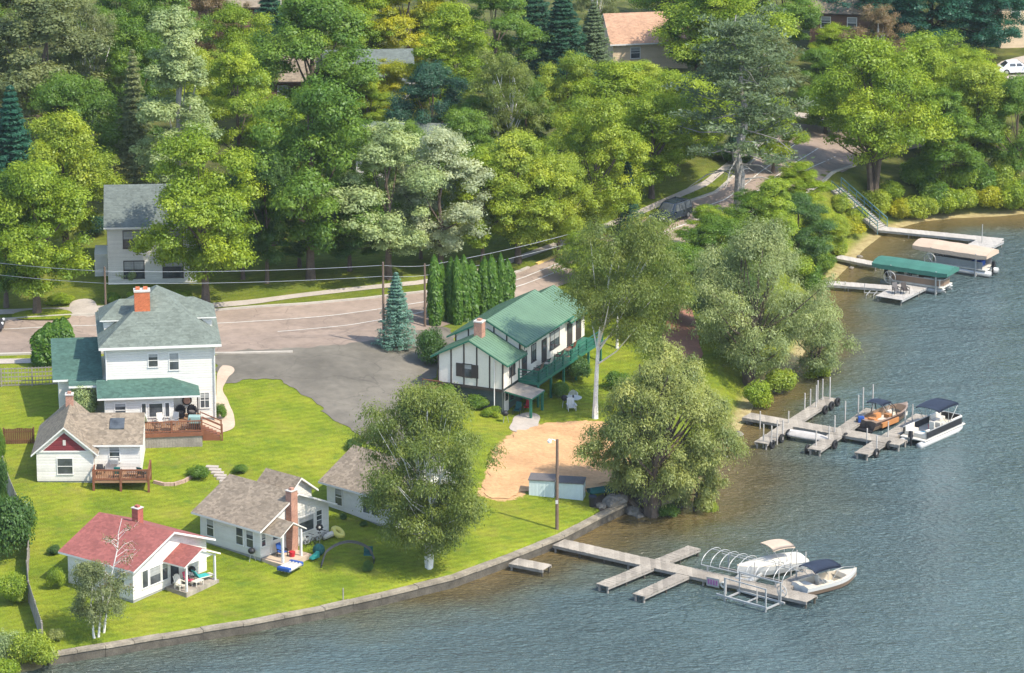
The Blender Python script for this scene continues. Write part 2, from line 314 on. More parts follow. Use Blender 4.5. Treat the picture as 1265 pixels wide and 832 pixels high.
    rS = N(nt, 'ShaderNodeMapRange'); rS.inputs[1].default_value = .4; rS.inputs[2].default_value = .6; L.new(bS.outputs[0], rS.inputs[0]); mS = N(nt, 'ShaderNodeMix', data_type='RGBA'); mS.inputs[7].default_value = (.47, .285, .14, 1); L.new(rS.outputs[0], mS.inputs[0]); L.new(m2.outputs[2], mS.inputs[6]); m2 = mS
    L.new(m2.outputs[2], b.inputs['Base Color']); b.inputs['Roughness'].default_value = .95; b.inputs['Specular IOR Level'].default_value = .1
    n4 = N(nt, 'ShaderNodeTexNoise', i_Scale=7.0, i_Detail=4.0); L.new(co, n4.inputs['Vector'])
    bp = N(nt, 'ShaderNodeBump', i_Strength=.8, i_Distance=.12); L.new(n4.outputs[0], bp.inputs['Height']); L.new(bp.outputs[0], b.inputs['Normal'])
    return m
M['ground'] = ground_mat()

def water_mat():
    m, nt, b, out = new_mat('lake_water'); L = nt.links
    g = N(nt, 'ShaderNodeNewGeometry'); co = g.outputs['Position']
    at = N(nt, 'ShaderNodeAttribute', attribute_name='shallow')
    nz = N(nt, 'ShaderNodeTexNoise', i_Scale=.12, i_Detail=5.0); L.new(co, nz.inputs['Vector'])
    ad = N(nt, 'ShaderNodeMath', operation='MULTIPLY_ADD', i_1=.7, i_2=-.35); L.new(nz.outputs[0], ad.inputs[0])
    sm = N(nt, 'ShaderNodeMath', operation='ADD'); L.new(at.outputs['Fac'], sm.inputs[0]); L.new(ad.outputs[0], sm.inputs[1])
    cr = N(nt, 'ShaderNodeValToRGB'); e = cr.color_ramp.elements
    e[0].position = .12; e[0].color = (.078, .120, .120, 1); e[1].position = .95; e[1].color = (.13, .092, .034, 1)
    x = e.new(.45); x.color = (.082, .098, .072, 1); x = e.new(.68); x.color = (.085, .068, .026, 1); L.new(sm.outputs[0], cr.inputs[0])
    L.new(cr.outputs[0], b.inputs['Base Color'])
    b.inputs['Roughness'].default_value = .12; b.inputs['IOR'].default_value = 1.333; b.inputs['Specular IOR Level'].default_value = .5
    def waves(scale, rot, sx, sy, det, dist):
        mp = N(nt, 'ShaderNodeMapping'); mp.inputs['Rotation'].default_value = (0, 0, R(rot)); mp.inputs['Scale'].default_value = (sx, sy, 1); L.new(co, mp.inputs[0])
        n = N(nt, 'ShaderNodeTexNoise', i_Scale=scale, i_Detail=det, i_Roughness=.55, i_Distortion=dist); L.new(mp.outputs[0], n.inputs['Vector']); return n.outputs[0]
    a1 = waves(2.8, -14, .55, 1.0, 5.0, .4); a2 = waves(.32, 20, .5, 1.0, 2.0, .3)
    s = N(nt, 'ShaderNodeMath', operation='MULTIPLY_ADD', i_1=1.6); L.new(a2, s.inputs[0]); L.new(a1, s.inputs[2])
    wn = N(nt, 'ShaderNodeTexNoise', i_Scale=.035, i_Detail=3.0, i_Distortion=1.0); L.new(co, wn.inputs['Vector']); wr = N(nt, 'ShaderNodeMapRange'); wr.inputs[1].default_value = .35; wr.inputs[2].default_value = .65; wr.inputs[3].default_value = .5; wr.inputs[4].default_value = 1.1; L.new(wn.outputs[0], wr.inputs[0])
    sr = N(nt, 'ShaderNodeMapRange'); sr.inputs[3].default_value = 1.0; sr.inputs[4].default_value = .45; L.new(at.outputs['Fac'], sr.inputs[0]); pr_ = N(nt, 'ShaderNodeMath', operation='MULTIPLY'); L.new(wr.outputs[0], pr_.inputs[0]); L.new(sr.outputs[0], pr_.inputs[1])
    bp = N(nt, 'ShaderNodeBump', i_Strength=1.0, i_Distance=1.0); L.new(s.outputs[0], bp.inputs['Height']); L.new(pr_.outputs[0], bp.inputs['Distance']); L.new(bp.outputs[0], b.inputs['Normal'])
    return m
M['water'] = water_mat()

# ------------------------------------------------------------------ building blocks
def link(o, parent=None):
    COL.objects.link(o)
    if parent is not None: o.parent = parent
    return o
def tag(o, label, cat, group=None):
    o['label'] = label; o['category'] = cat
    if group: o['group'] = group
    return o
def thing(name, label, cat, loc=(0, 0, 0), rz=0.0, group=None):
    o = bpy.data.objects.new(name, None); o.empty_display_size = .3; link(o)
    o.location = loc; o.rotation_euler = (0, 0, rz); return tag(o, label, cat, group)
def struct(o): o['kind'] = 'structure'; return o
def place(root, loc, rz=0.0, s=None):
    root.location = loc; root.rotation_euler = (0, 0, rz)
    if s: root.scale = (s, s, s) if not isinstance(s, tuple) else s
    return root
def dup(root, loc, rz, label=None, group=None):
    r = root.copy(); COL.objects.link(r); r.location = loc; r.rotation_euler = (0, 0, rz)
    if label: r['label'] = label
    if group: r['group'] = group
    for ch in list(root.children):
        c = ch.copy(); COL.objects.link(c); c.parent = r
        for gch in list(ch.children):
            d = gch.copy(); COL.objects.link(d); d.parent = c
    return r

class MB:
    def __init__(s): s.v = []; s.f = []; s.m = []
    def add(s, vs, fs, m=0):
        b = len(s.v); s.v += [tuple(x) for x in vs]; s.f += [tuple(b + i for i in f) for f in fs]
        s.m += list(m) if isinstance(m, (list, tuple)) else [m] * len(fs); return s
    def box(s, x0, y0, z0, x1, y1, z1, m=0):
        return s.add([(x0, y0, z0), (x1, y0, z0), (x1, y1, z0), (x0, y1, z0), (x0, y0, z1), (x1, y0, z1), (x1, y1, z1), (x0, y1, z1)],
                     [(0, 3, 2, 1), (4, 5, 6, 7), (0, 1, 5, 4), (1, 2, 6, 5), (2, 3, 7, 6), (3, 0, 4, 7)], m)
    def hexa(s, lo, hi, m=0):              # four lower and four upper corners
        return s.add(list(lo) + list(hi), [(0, 3, 2, 1), (4, 5, 6, 7), (0, 1, 5, 4), (1, 2, 6, 5), (2, 3, 7, 6), (3, 0, 4, 7)], m)
    def beam(s, p, q, w, h=None, m=0):
        h = h or w; p, q = Vector(p), Vector(q); d = (q - p).normalized()
        a = d.cross(Vector((0, 0, 1))); a = Vector((1, 0, 0)) if a.length < 1e-4 else a.normalized(); b = a.cross(d)
        a *= w / 2; b *= h / 2
        return s.hexa([p - a - b, p + a - b, p + a + b, p - a + b], [q - a - b, q + a - b, q + a + b, q - a + b], m)
    def tube(s, pts, r, n=6, m=0):
        pts = [Vector(p) for p in pts]; k = len(pts); rr = r if isinstance(r, (list, tuple)) else [r] * k
        b0 = len(s.v); up = None
        for i, p in enumerate(pts):
            d = (pts[min(i + 1, k - 1)] - pts[max(i - 1, 0)]).normalized()
            if up is None:
                up = d.orthogonal().normalized()
            else:
                up = (up - d * up.dot(d)); up = up.normalized() if up.length > 1e-5 else d.orthogonal().normalized()
            w = d.cross(up)
            for j in range(n):
                a = 2 * math.pi * j / n; s.v.append(tuple(p + (up * math.cos(a) + w * math.sin(a)) * rr[i]))
        for i in range(k - 1):
            for j in range(n):
                s.f.append((b0 + i * n + j, b0 + i * n + (j + 1) % n, b0 + (i + 1) * n + (j + 1) % n, b0 + (i + 1) * n + j)); s.m.append(m)
        s.f.append(tuple(b0 + j for j in reversed(range(n)))); s.f.append(tuple(b0 + (k - 1) * n + j for j in range(n))); s.m += [m, m]
        return s
    def lathe(s, prof, c=(0, 0, 0), n=12, m=0, axis='z'):
        b0 = len(s.v); k = len(prof)
        for r, z in prof:
            for j in range(n):
                a = 2 * math.pi * j / n; q = (r * math.cos(a), r * math.sin(a), z)
                if axis == 'y': q = (q[0], q[2], q[1])
                if axis == 'x': q = (q[2], q[0], q[1])
                s.v.append((c[0] + q[0], c[1] + q[1], c[2] + q[2]))
        for i in range(k - 1):
            for j in range(n):
                s.f.append((b0 + i * n + j, b0 + i * n + (j + 1) % n, b0 + (i + 1) * n + (j + 1) % n, b0 + (i + 1) * n + j)); s.m.append(m)
        s.f.append(tuple(b0 + j for j in reversed(range(n)))); s.f.append(tuple(b0 + (k - 1) * n + j for j in range(n))); s.m += [m, m]
        return s
    def prism(s, poly, vec, m=0):
        n = len(poly); v = Vector(vec); lo = [Vector(p) for p in poly]; hi = [p + v for p in lo]
        fs = [tuple(reversed(range(n))), tuple(range(n, 2 * n))] + [(i, (i + 1) % n, n + (i + 1) % n, n + i) for i in range(n)]
        return s.add(lo + hi, fs, m)
    def sphere(s, c, r, m=0, n=10, sq=(1, 1, 1)):
        prof = [(math.sin(math.pi * i / 6) * r if 0 < i < 6 else .002, -math.cos(math.pi * i / 6) * r) for i in range(7)]
        b0 = len(s.v); s.lathe(prof, (0, 0, 0), n, m)
        for i in range(b0, len(s.v)):
            x, y, z = s.v[i]; s.v[i] = (c[0] + x * sq[0], c[1] + y * sq[1], c[2] + z * sq[2])
        return s
    def build(s, name, mats, parent=None, smooth=False):
        mats = mats if isinstance(mats, (list, tuple)) else [mats]
        me = bpy.data.meshes.new(name); me.from_pydata(s.v, [], s.f)
        for k in mats: me.materials.append(M[k] if isinstance(k, str) else k)
        me.polygons.foreach_set('material_index', s.m)
        if smooth: me.polygons.foreach_set('use_smooth', [True] * len(s.f))
        me.update(); return link(bpy.data.objects.new(name, me), parent)

def bevel(o, w=.03, seg=2):
    md = o.modifiers.new('bevel', 'BEVEL'); md.width = w; md.segments = seg; md.limit_method = 'ANGLE'; return o
def gable_roof(b, x0, x1, y0, y1, ze, zr, oe, og, t=.16, axis='y', top=0, trim=1):
    """inverted-V slab, ridge along axis, zr/ze measured at the wall lines (underside)"""
    xm = (x0 + x1) / 2; k = (zr - ze) / (xm - x0)
    pts = [(x0 - oe, ze - k * oe), (xm, zr), (x1 + oe, ze - k * oe), (x1 + oe, ze - k * oe + t), (xm, zr + t), (x0 - oe, ze - k * oe + t)]
    T = (lambda x, y, z: (x, y, z)) if axis == 'y' else (lambda x, y, z: (y, x, z))
    v = [T(x, y0 - og, z) for x, z in pts] + [T(x, y1 + og, z) for x, z in pts]
    b.add(v, [(0, 1, 4, 5), (1, 2, 3, 4), (6, 11, 10, 7), (7, 10, 9, 8), (5, 4, 10, 11), (4, 3, 9, 10), (0, 6, 7, 1), (1, 7, 8, 2), (0, 5, 11, 6), (2, 8, 9, 3)],
          [trim, trim, trim, trim, top, top, trim, trim, trim, trim])
def gable_wall(b, x0, x1, y0, y1, z0, ze, zr, axis='y', m=0):
    T = (lambda x, y, z: (x, y, z)) if axis == 'y' else (lambda x, y, z: (y, x, z))
    xm = (x0 + x1) / 2
    poly = [T(x, y0, z) for x, z in ((x0, z0), (x1, z0), (x1, ze), (xm, zr), (x0, ze))]
    b.prism(poly, T(0, y1 - y0, 0), m)
def hip_roof(b, x0, x1, y0, y1, ze, zr, o, t=.18, ridge=None, top=0, trim=1):
    X0, X1, Y0, Y1 = x0 - o, x1 + o, y0 - o, y1 + o
    if ridge is None: ridge = [((x0 + x1) / 2, (y0 + y1) / 2)] * 2
    a, c = ridge
    v = [(X0, Y0, ze), (X1, Y0, ze), (X1, Y1, ze), (X0, Y1, ze), (X0, Y0, ze + t), (X1, Y0, ze + t), (X1, Y1, ze + t), (X0, Y1, ze + t), (a[0], a[1], zr), (c[0], c[1], zr)]
    if a == c: fs = [(4, 5, 8), (5, 6, 8), (6, 7, 8), (7, 4, 8)]
    elif abs(a[0] - c[0]) > abs(a[1] - c[1]): fs = [(4, 5, 9, 8), (5, 6, 9), (6, 7, 8, 9), (7, 4, 8)]
    else: fs = [(4, 5, 8), (5, 6, 9, 8), (6, 7, 9), (7, 4, 8, 9)]
    b.add(v, fs + [(0, 3, 2, 1), (0, 1, 5, 4), (1, 2, 6, 5), (2, 3, 7, 6), (3, 0, 4, 7)], [top] * 4 + [trim] * 5)
def window(parent, c, u, n, w, h, frame='white', rows=1, cols=0, depth=.05, fw=.075):
    c, u, n = Vector(c), Vector(u).normalized(), Vector(n).normalized(); z = Vector((0, 0, 1))
    b = MB()
    def bar(cx, cz, bw, bh, d=depth):
        q = c + u * cx + z * cz
        b.hexa([q - u * bw / 2 - z * bh / 2 - n * .03, q + u * bw / 2 - z * bh / 2 - n * .03, q + u * bw / 2 - z * bh / 2 + n * d, q - u * bw / 2 - z * bh / 2 + n * d],
               [q - u * bw / 2 + z * bh / 2 - n * .03, q + u * bw / 2 + z * bh / 2 - n * .03, q + u * bw / 2 + z * bh / 2 + n * d, q - u * bw / 2 + z * bh / 2 + n * d])
    bar(0, h / 2 + fw / 2, w + 2 * fw, fw); bar(0, -h / 2 - fw / 2, w + 2.6 * fw, fw, depth + .03)
    bar(-w / 2 - fw / 2, 0, fw, h); bar(w / 2 + fw / 2, 0, fw, h)
    for i in range(rows): bar(0, -h / 2 + h * (i + 1) / (rows + 1), w, .05, depth * .7)
    for i in range(cols): bar(-w / 2 + w * (i + 1) / (cols + 1), 0, .05, h, depth * .72)
    o = b.build('window', frame, parent)
    g = MB(); q = [c - u * w / 2 - z * h / 2, c + u * w / 2 - z * h / 2, c + u * w / 2 + z * h / 2, c - u * w / 2 + z * h / 2]
    g.hexa([p - n * .025 for p in q], [p + n * .012 for p in q]); f = WRND.choice([0, .35, .5, .5, .25, 0])
    if f and h > .8:
        q = [c - u * w / 2 + z * (h / 2 - h * f), c + u * w / 2 + z * (h / 2 - h * f), c + u * w / 2 + z * h / 2, c - u * w / 2 + z * h / 2]; g.hexa([p + n * .0125 for p in q], [p + n * .02 for p in q], 1)
    g.build('pane', ['glass', 'blind'], o)
    return o
def door(parent, c, u, n, w=.9, h=2.0, m='white'):
    c, u, n = Vector(c), Vector(u).normalized(), Vector(n).normalized(); z = Vector((0, 0, 1)); b = MB()
    q = [c - u * w / 2, c + u * w / 2, c + u * w / 2 + z * h, c - u * w / 2 + z * h]
    b.hexa([p - n * .03 for p in q], [p + n * .035 for p in q])
    q2 = [c - u * w * .32 + z * h * .52, c + u * w * .32 + z * h * .52, c + u * w * .32 + z * h * .9, c - u * w * .32 + z * h * .9]
    b.hexa([p for p in q2], [p + n * .05 for p in q2], 1); return b.build('door', [m, 'glass'], parent)
def chimney(parent, x, y, z0, z1, w=.6, d=.6, m='brick', cap=.1):
    b = MB(); b.box(x - w / 2, y - d / 2, z0, x + w / 2, y + d / 2, z1); b.box(x - w / 2 - .05, y - d / 2 - .05, z1, x + w / 2 + .05, y + d / 2 + .05, z1 + cap, 1)
    b.box(x - w / 4, y - d / 4, z1 + cap, x + w / 4, y + d / 4, z1 + cap + .16, 0); return b.build('chimney', [m, 'cap'], parent)
def drape(name, px_poly_a, px_poly_b, m, lift=.03, na=40, nb=8, world=False):
    """strip between two pixel polylines, laid on the ground"""
    def res(pl, n):
        q = [np.array(tuple(G(*p))[:2]) if not world else np.array(p) for p in pl]; d = [0.0]
        for a, b_ in zip(q, q[1:]): d.append(d[-1] + np.linalg.norm(b_ - a))
        t = np.linspace(0, d[-1], n); return np.stack([np.interp(t, d, [k[0] for k in q]), np.interp(t, d, [k[1] for k in q])], 1)
    A, B_ = res(px_poly_a, na), res(px_poly_b, na); s = np.linspace(0, 1, nb)[None, :, None]
    g = A[:, None] * (1 - s) + B_[:, None] * s; zz = terrain(g[..., 0], g[..., 1]) + lift
    b = MB(); V = [(g[i, j, 0], g[i, j, 1], zz[i, j]) for i in range(na) for j in range(nb)]
    b.add(V, [(i * nb + j, i * nb + j + 1, (i + 1) * nb + j + 1, (i + 1) * nb + j) for i in range(na - 1) for j in range(nb - 1)])
    return struct(b.build(name, m, None, True)), A, B_
def drape_poly(name, px_poly, m, lift=.03, step=.6, wob=.3):
    q = np.array([tuple(G(*p))[:2] for p in px_poly])
    for _ in range(2): q = np.stack([q * .75 + np.roll(q, -1, 0) * .25, q * .25 + np.roll(q, -1, 0) * .75], 1).reshape(-1, 2)
    if wob > .25:
        seg = np.linalg.norm(np.roll(q, -1, 0) - q, axis=1); q = np.concatenate([a + (c - a) * np.linspace(0, 1, max(2, int(l / .35)), endpoint=False)[:, None] for a, c, l in zip(q, np.roll(q, -1, 0), seg)])
        q = q + wob * .45 * (np.random.default_rng(5).normal(size=q.shape) * .5 + np.stack([np.sin(q[:, 1] * 3.9 + 1.3 * q[:, 0]), np.sin(q[:, 0] * 4.3)], 1))
    q = q + wob * .5 * np.stack([np.sin(q[:, 1] * 1.7 + q[:, 0]), np.cos(q[:, 0] * 1.9)], 1)
    lo, hi = q.min(0) - step * 2, q.max(0) + step * 2; xs, ys = np.arange(lo[0], hi[0], step), np.arange(lo[1], hi[1], step); X, Y = np.meshgrid(xs, ys)
    ins = inside(X.ravel(), Y.ravel(), q).reshape(X.shape); cell = ins[:-1, :-1] | ins[1:, :-1] | ins[:-1, 1:] | ins[1:, 1:]
    use = np.zeros(X.shape, bool)
    for dy, dx in ((0, 0), (0, 1), (1, 0), (1, 1)): use[dy:dy + cell.shape[0], dx:dx + cell.shape[1]] |= cell
    mv = use & ~ins; Pm_ = np.stack([X[mv], Y[mv]], 1); best = np.full(len(Pm_), 1e9); bp = Pm_.copy(); q2 = np.roll(q, -1, 0)
    for a, c in zip(q, q2):
        d = c - a; t = np.clip(((Pm_ - a) @ d) / (d @ d + 1e-9), 0, 1); k = a + t[:, None] * d; r = np.hypot(*(Pm_ - k).T); w = r < best; best[w] = r[w]; bp[w] = k[w]
    X[mv] = bp[:, 0]; Y[mv] = bp[:, 1]; Z = terrain(X, Y) + lift; ny, nx = X.shape
    b = MB(); b.v = list(zip(X.ravel().tolist(), Y.ravel().tolist(), Z.ravel().tolist()))
    for i, j in zip(*np.nonzero(cell)): b.f.append((i * nx + j, i * nx + j + 1, (i + 1) * nx + j + 1, (i + 1) * nx + j)); b.m.append(0)
    o = b.build(name, m, None, True); import bmesh; bm = bmesh.new(); bm.from_mesh(o.data); bmesh.ops.delete(bm, geom=[v for v in bm.verts if not v.link_faces], context='VERTS'); bm.to_mesh(o.data); bm.free()
    return struct(o)
# ------------------------------------------------------------------ ground and water
def axis(lo, hi, step, far):
    a = list(np.arange(lo, hi + step / 2, step)); s = step
    up, dn = [], []
    x = hi
    while x < far: s *= 1.25; x += s; up.append(x)
    x, s = lo, step
    while x > -far: s *= 1.25; x -= s; dn.append(x)
    return np.array(dn[::-1] + a + up)
def grid_mesh(name, xs, ys, Z, m):
    ny, nx = len(ys), len(xs); X, Y = np.meshgrid(xs, ys)
    me = bpy.data.meshes.new(name); me.vertices.add(nx * ny); me.vertices.foreach_set('co', np.stack([X, Y, Z], -1).ravel())
    i = np.arange((ny - 1) * (nx - 1)); r, c = i // (nx - 1), i % (nx - 1); a = r * nx + c
    q = np.stack([a, a + 1, a + nx + 1, a + nx], 1); n = len(q)
    me.loops.add(4 * n); me.loops.foreach_set('vertex_index', q.ravel()); me.polygons.add(n)
    me.polygons.foreach_set('loop_start', np.arange(0, 4 * n, 4)); me.polygons.foreach_set('use_smooth', np.ones(n, bool)); me.materials.append(M[m]); me.update(); me.validate()
    return me, X, Y
def attr(me, name, a): me.attributes.new(name, 'FLOAT', 'POINT').data.foreach_set('value', a.ravel().astype(np.float32))

xs, ys = axis(-60, 64, .6, 6000), axis(284, 450, .6, 6000); X, Y = np.meshgrid(xs, ys)
Z = terrain(X, Y); me, X, Y = grid_mesh('ground', xs, ys, Z, 'ground'); d, w = shore_dist(X, Y)
sm = lambda a, b, x: np.clip((x - a) / (b - a), 0, 1) ** 2 * (3 - 2 * np.clip((x - a) / (b - a), 0, 1))
wild_shade = .85 * sm(392, 425, Y - .25 * X) + .35 * sm(360, 366, Y) * (X < 5)  # woodland floor; second term mixes dark shade into the street lawns' colour
wild_shade = np.maximum(wild_shade, (1 - w) * (1 - sm(8, 14, d)) * .12 * (X > 10))
sp = np.array([tuple(G(*p))[:2] for p in [(594, 612), (604, 588), (611, 560), (634, 537), (655, 527), (700, 522), (742, 522), (775, 540), (772, 580), (744, 600), (735, 606), (690, 606), (648, 604), (640, 614), (622, 618)]]); sdist = np.full(X.shape, 1e9)
for a_, c_ in zip(sp, np.roll(sp, -1, 0)):
    d_ = c_ - a_; t_ = np.clip(((X - a_[0]) * d_[0] + (Y - a_[1]) * d_[1]) / (d_ @ d_), 0, 1); sdist = np.minimum(sdist, np.hypot(X - a_[0] - t_ * d_[0], Y - a_[1] - t_ * d_[1]))
attr(me, 'sand', np.where(inside(X, Y, sp), 1.0, np.clip(.62 - sdist / 1.8, -1, 1)))
attr(me, 'wild_shade', np.clip(wild_shade, 0, .9)); attr(me, 'shore', (1 - w) * (1 - sm(.7, 1.9, d)))
struct(link(bpy.data.objects.new('ground', me)))

xs, ys = axis(-60, 70, 1.2, 6000), axis(230, 420, 1.2, 6000); X, Y = np.meshgrid(xs, ys); d, w = shore_dist(X, Y)
me, X, Y = grid_mesh('lake_water', xs, ys, np.zeros_like(X), 'water')
ext = 11 + 8 * sm(5, 16, X) * (1 - sm(330, 345, Y))
shallow = np.clip(1 - np.maximum(-d, 0) / ext, 0, 1) ** 1.1; shallow *= 1 - .55 * (1 - sm(-18, 4, X))
attr(me, 'shallow', shallow); struct(link(bpy.data.objects.new('lake_water', me)))

# street, kerbs, pavement, lot
FAR = [(-140, 402), (0, 396), (80, 391), (180, 387), (270, 384), (370, 377), (450, 370), (530, 361), (590, 350), (640, 337), (695, 314), (760, 285), (833, 256), (885, 238), (935, 196), (962, 164)]
NEAR = [(-140, 446), (0, 439), (80, 437), (180, 437), (270, 438), (370, 436), (450, 428), (520, 412), (600, 385), (670, 362), (745, 335), (820, 312), (900, 285), (960, 258), (1000, 236), (1056, 205)]
road, RA, RB = drape('street', FAR, NEAR, 'road', .03, 90, 12)
drape('side_street', [(962, 164), (975, 152), (1017, 157), (1090, 168), (1180, 150)], [(1040, 214), (1056, 205), (1075, 192), (1110, 188), (1190, 168)], 'road', .055, 24, 8)
def kerb(name, line, m, w_=.3, h_=.14, i0=0, i1=None):
    L_ = [Vector((p[0], p[1], tz(p[0], p[1]))) for p in line[i0:i1]]; b = MB()
    for a, c in zip(L_, L_[1:]): b.beam(a + Vector((0, 0, h_ / 2 - .02)), c + Vector((0, 0, h_ / 2 - .02)), w_, h_ + .1)
    return struct(b.build(name, m))
kerb('kerb', RA, 'kerb', .3, .14, 0, 47); kerb('kerb', RA, 'kerb_yellow', .3, .14, 47, 62); kerb('kerb', RA, 'kerb', .3, .14, 62)
kerb('kerb', RB, 'kerb', .35, .14, 0, 26); kerb('kerb', RB, 'kerb', .3, .14, 74)
drape('pavement', [(-140, 388), (0, 383), (60, 381), (130, 378), (262, 375), (310, 371), (370, 363), (430, 356), (520, 347), (600, 331), (690, 298), (785, 262), (870, 224), (930, 180), (970, 143)],
      [(-140, 393), (0, 389), (60, 387), (130, 384), (262, 381), (310, 377), (370, 368), (430, 361), (520, 352), (600, 337), (696, 303), (792, 266), (876, 229), (936, 184), (976, 147)], 'walk', .04, 90, 4)
drape('pavement', [(972, 138), (1000, 141), (1040, 150)], [(970, 144), (1000, 147), (1040, 157)], 'walk', .04, 10, 4)
drape('pavement', [(-60, 446), (0, 444), (60, 443), (118, 444)], [(-60, 451), (0, 450), (60, 449), (118, 450)], 'walk', .04, 20, 3)
# white lane lines
def lane(t0, t1, s, w_=.06):
    A = RA * (1 - s) + RB * s; n = len(A); A = A[int(t0 * n):int(t1 * n)]
    nrm = np.gradient(A, axis=0); nrm = np.stack([-nrm[:, 1], nrm[:, 0]], 1); nrm /= np.linalg.norm(nrm, axis=1)[:, None]
    drape('road_marking', list(A + nrm * w_), list(A - nrm * w_), 'line', .055, len(A) * 2, 2, True)
lane(0, 1, .27); lane(.28, 1, .52); lane(.85, 1, .75)
drape_poly('parking_area', [(262, 437), (300, 433), (370, 431), (452, 424), (520, 408), (560, 402), (560, 430), (548, 450), (535, 470), (520, 500), (508, 545), (478, 556), (452, 546), (428, 528), (402, 510), (380, 490), (345, 468), (302, 468), (284, 476), (270, 470)], 'lot', .04, .3, .32)
drape_poly('patio_slab', [(243, 537), (262, 538), (284, 533), (292, 526), (288, 512), (282, 495), (274, 484), (280, 468), (291, 460), (286, 452), (268, 452), (266, 510), (243, 515)], 'concrete', .05, .25, .08)
drape_poly('driveway', [(88, 392), (84, 372), (118, 368), (122, 392)], 'walk', .03, .4, .1)
drape_poly('sand_area', [(594, 612), (604, 588), (611, 560), (634, 537), (655, 527), (700, 522), (742, 522), (775, 540), (772, 580), (744, 600), (735, 606), (690, 606), (648, 604), (640, 614), (622, 618)], 'sand', .06, .3, .35)
drape_poly('dirt_path', [(822, 442), (816, 418), (826, 392), (822, 362), (835, 352), (848, 364), (858, 392), (864, 425), (870, 446), (846, 450)], 'dirt', .05, .35, .15)
drape_poly('gravel_path', [(628, 532), (634, 516), (652, 508), (668, 514), (666, 528), (645, 536)], 'walk', .045, .3, .2)
drape_poly('street_island', [(14, 397), (16, 387), (60, 383), (86, 385), (90, 392), (84, 397)], 'ground', .16, .35, .1)

# sea wall
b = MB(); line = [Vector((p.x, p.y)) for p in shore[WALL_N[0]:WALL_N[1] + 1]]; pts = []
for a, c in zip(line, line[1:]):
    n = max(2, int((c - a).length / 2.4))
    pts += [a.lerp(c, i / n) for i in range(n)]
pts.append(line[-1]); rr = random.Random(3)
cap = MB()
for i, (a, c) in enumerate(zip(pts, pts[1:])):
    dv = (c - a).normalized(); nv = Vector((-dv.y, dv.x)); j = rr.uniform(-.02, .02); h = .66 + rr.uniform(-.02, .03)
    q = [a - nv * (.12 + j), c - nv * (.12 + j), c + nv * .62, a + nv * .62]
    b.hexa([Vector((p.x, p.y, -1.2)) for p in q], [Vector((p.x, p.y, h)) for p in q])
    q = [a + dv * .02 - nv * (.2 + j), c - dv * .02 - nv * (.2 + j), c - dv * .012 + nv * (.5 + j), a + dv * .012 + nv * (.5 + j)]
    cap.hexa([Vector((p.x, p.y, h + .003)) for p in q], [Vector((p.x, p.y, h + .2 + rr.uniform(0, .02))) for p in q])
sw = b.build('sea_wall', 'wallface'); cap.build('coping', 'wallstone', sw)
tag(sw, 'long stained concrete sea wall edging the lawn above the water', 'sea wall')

# ------------------------------------------------------------------ houses
def gp(px, py): return G(px, py)

# --- red roofed cabin
o = gp(165, 746)
t = thing('cabin', 'small white cabin with faded red roof, red chimney and red roofed porch', 'cabin', o, R(53), 'white lakeside cabins of the resort')
W, D_ = 8.5, 6.7
b = MB(); gable_wall(b, 0, W, 0, D_, .25, 2.85, 4.55); b.build('wall', 'siding_old', t)
MB().box(.06, .06, -.8, W - .06, D_ - .06, .25).build('foundation', 'foundation', t)
b = MB(); gable_roof(b, 0, W, 0, D_, 2.86, 4.56, .5, .55); b.build('roof', ['roof_red', 'white'], t)
chimney(t, W / 2 + .3, 3.5, 3.6, 5.75, .62, .62, 'brick_red', .06)
window(t, (0, D_ * .72, 1.75), (0, -1, 0), (-1, 0, 0), .95, 1.0); window(t, (0, D_ * .2, 1.75), (0, -1, 0), (-1, 0, 0), .95, 1.0)
for x_, w_ in ((1.35, .62), (2.5, 1.2), (3.62, .62)): window(t, (x_, 0, 1.6), (1, 0, 0), (0, -1, 0), w_, 1.35, rows=0)
window(t, (6.5, 0, 2.0), (1, 0, 0), (0, -1, 0), .95, .75, rows=0); window(t, (7.5, 0, 2.0), (1, 0, 0), (0, -1, 0), .5, .75, rows=0)
door(t, (4.75, 0, .35), (1, 0, 0), (0, -1, 0), .9, 2.0, 'door_dark')
b = MB(); gable_roof(b, 3.7, 7.3, -2.1, .05, 2.45, 3.25, .3, .15, .12); pr = b.build('porch_roof', ['roof_red', 'white'], t)
MB().box(3.6, -2.2, -.3, 7.4, -.02, .3).build('porch_floor', 'pier', t)
for x_ in (3.85, 7.15): MB().box(x_ - .07, -2.07, .3, x_ + .07, -1.93, 2.42).build('porch_post', 'white', t)
MB().prism([(3.85, -2.02, 2.42), (7.15, -2.02, 2.42), (5.5, -2.02, 3.14)], (0, .06, 0)).build('porch_gable', 'white', t)
RC = t

# --- cabin with the corner porch
def plain_cabin(label, o, rz, W, D_, back=False):
    t = thing('cabin', label, 'cabin', o, rz, 'white lakeside cabins of the resort')
    b = MB(); gable_wall(b, 0, W, 0, D_, .3, 2.75, 4.55); b.build('wall', 'siding', t)
    MB().box(.06, .06, -.8, W - .06, D_ - .06, .3).build('foundation', 'foundation', t)
    b = MB(); gable_roof(b, 0, W, 0, D_, 2.76, 4.56, .5, .5); b.build('roof', ['roof_brown', 'white'], t)
    return t
o = gp(322, 694); WB, DB = 7.9, 6.5
t = plain_cabin('white cabin with brown shingle roof and tall brick chimney beside its small porch', o, R(50), WB, DB); BC = t
for y_ in (DB * .83, DB * .34, DB * .17): window(t, (0, y_, 1.6), (0, -1, 0), (-1, 0, 0), .72, 1.35)
chimney(t, 3.25, -.36, -.4, 5.1, .72, .6, 'brick_old', .05)
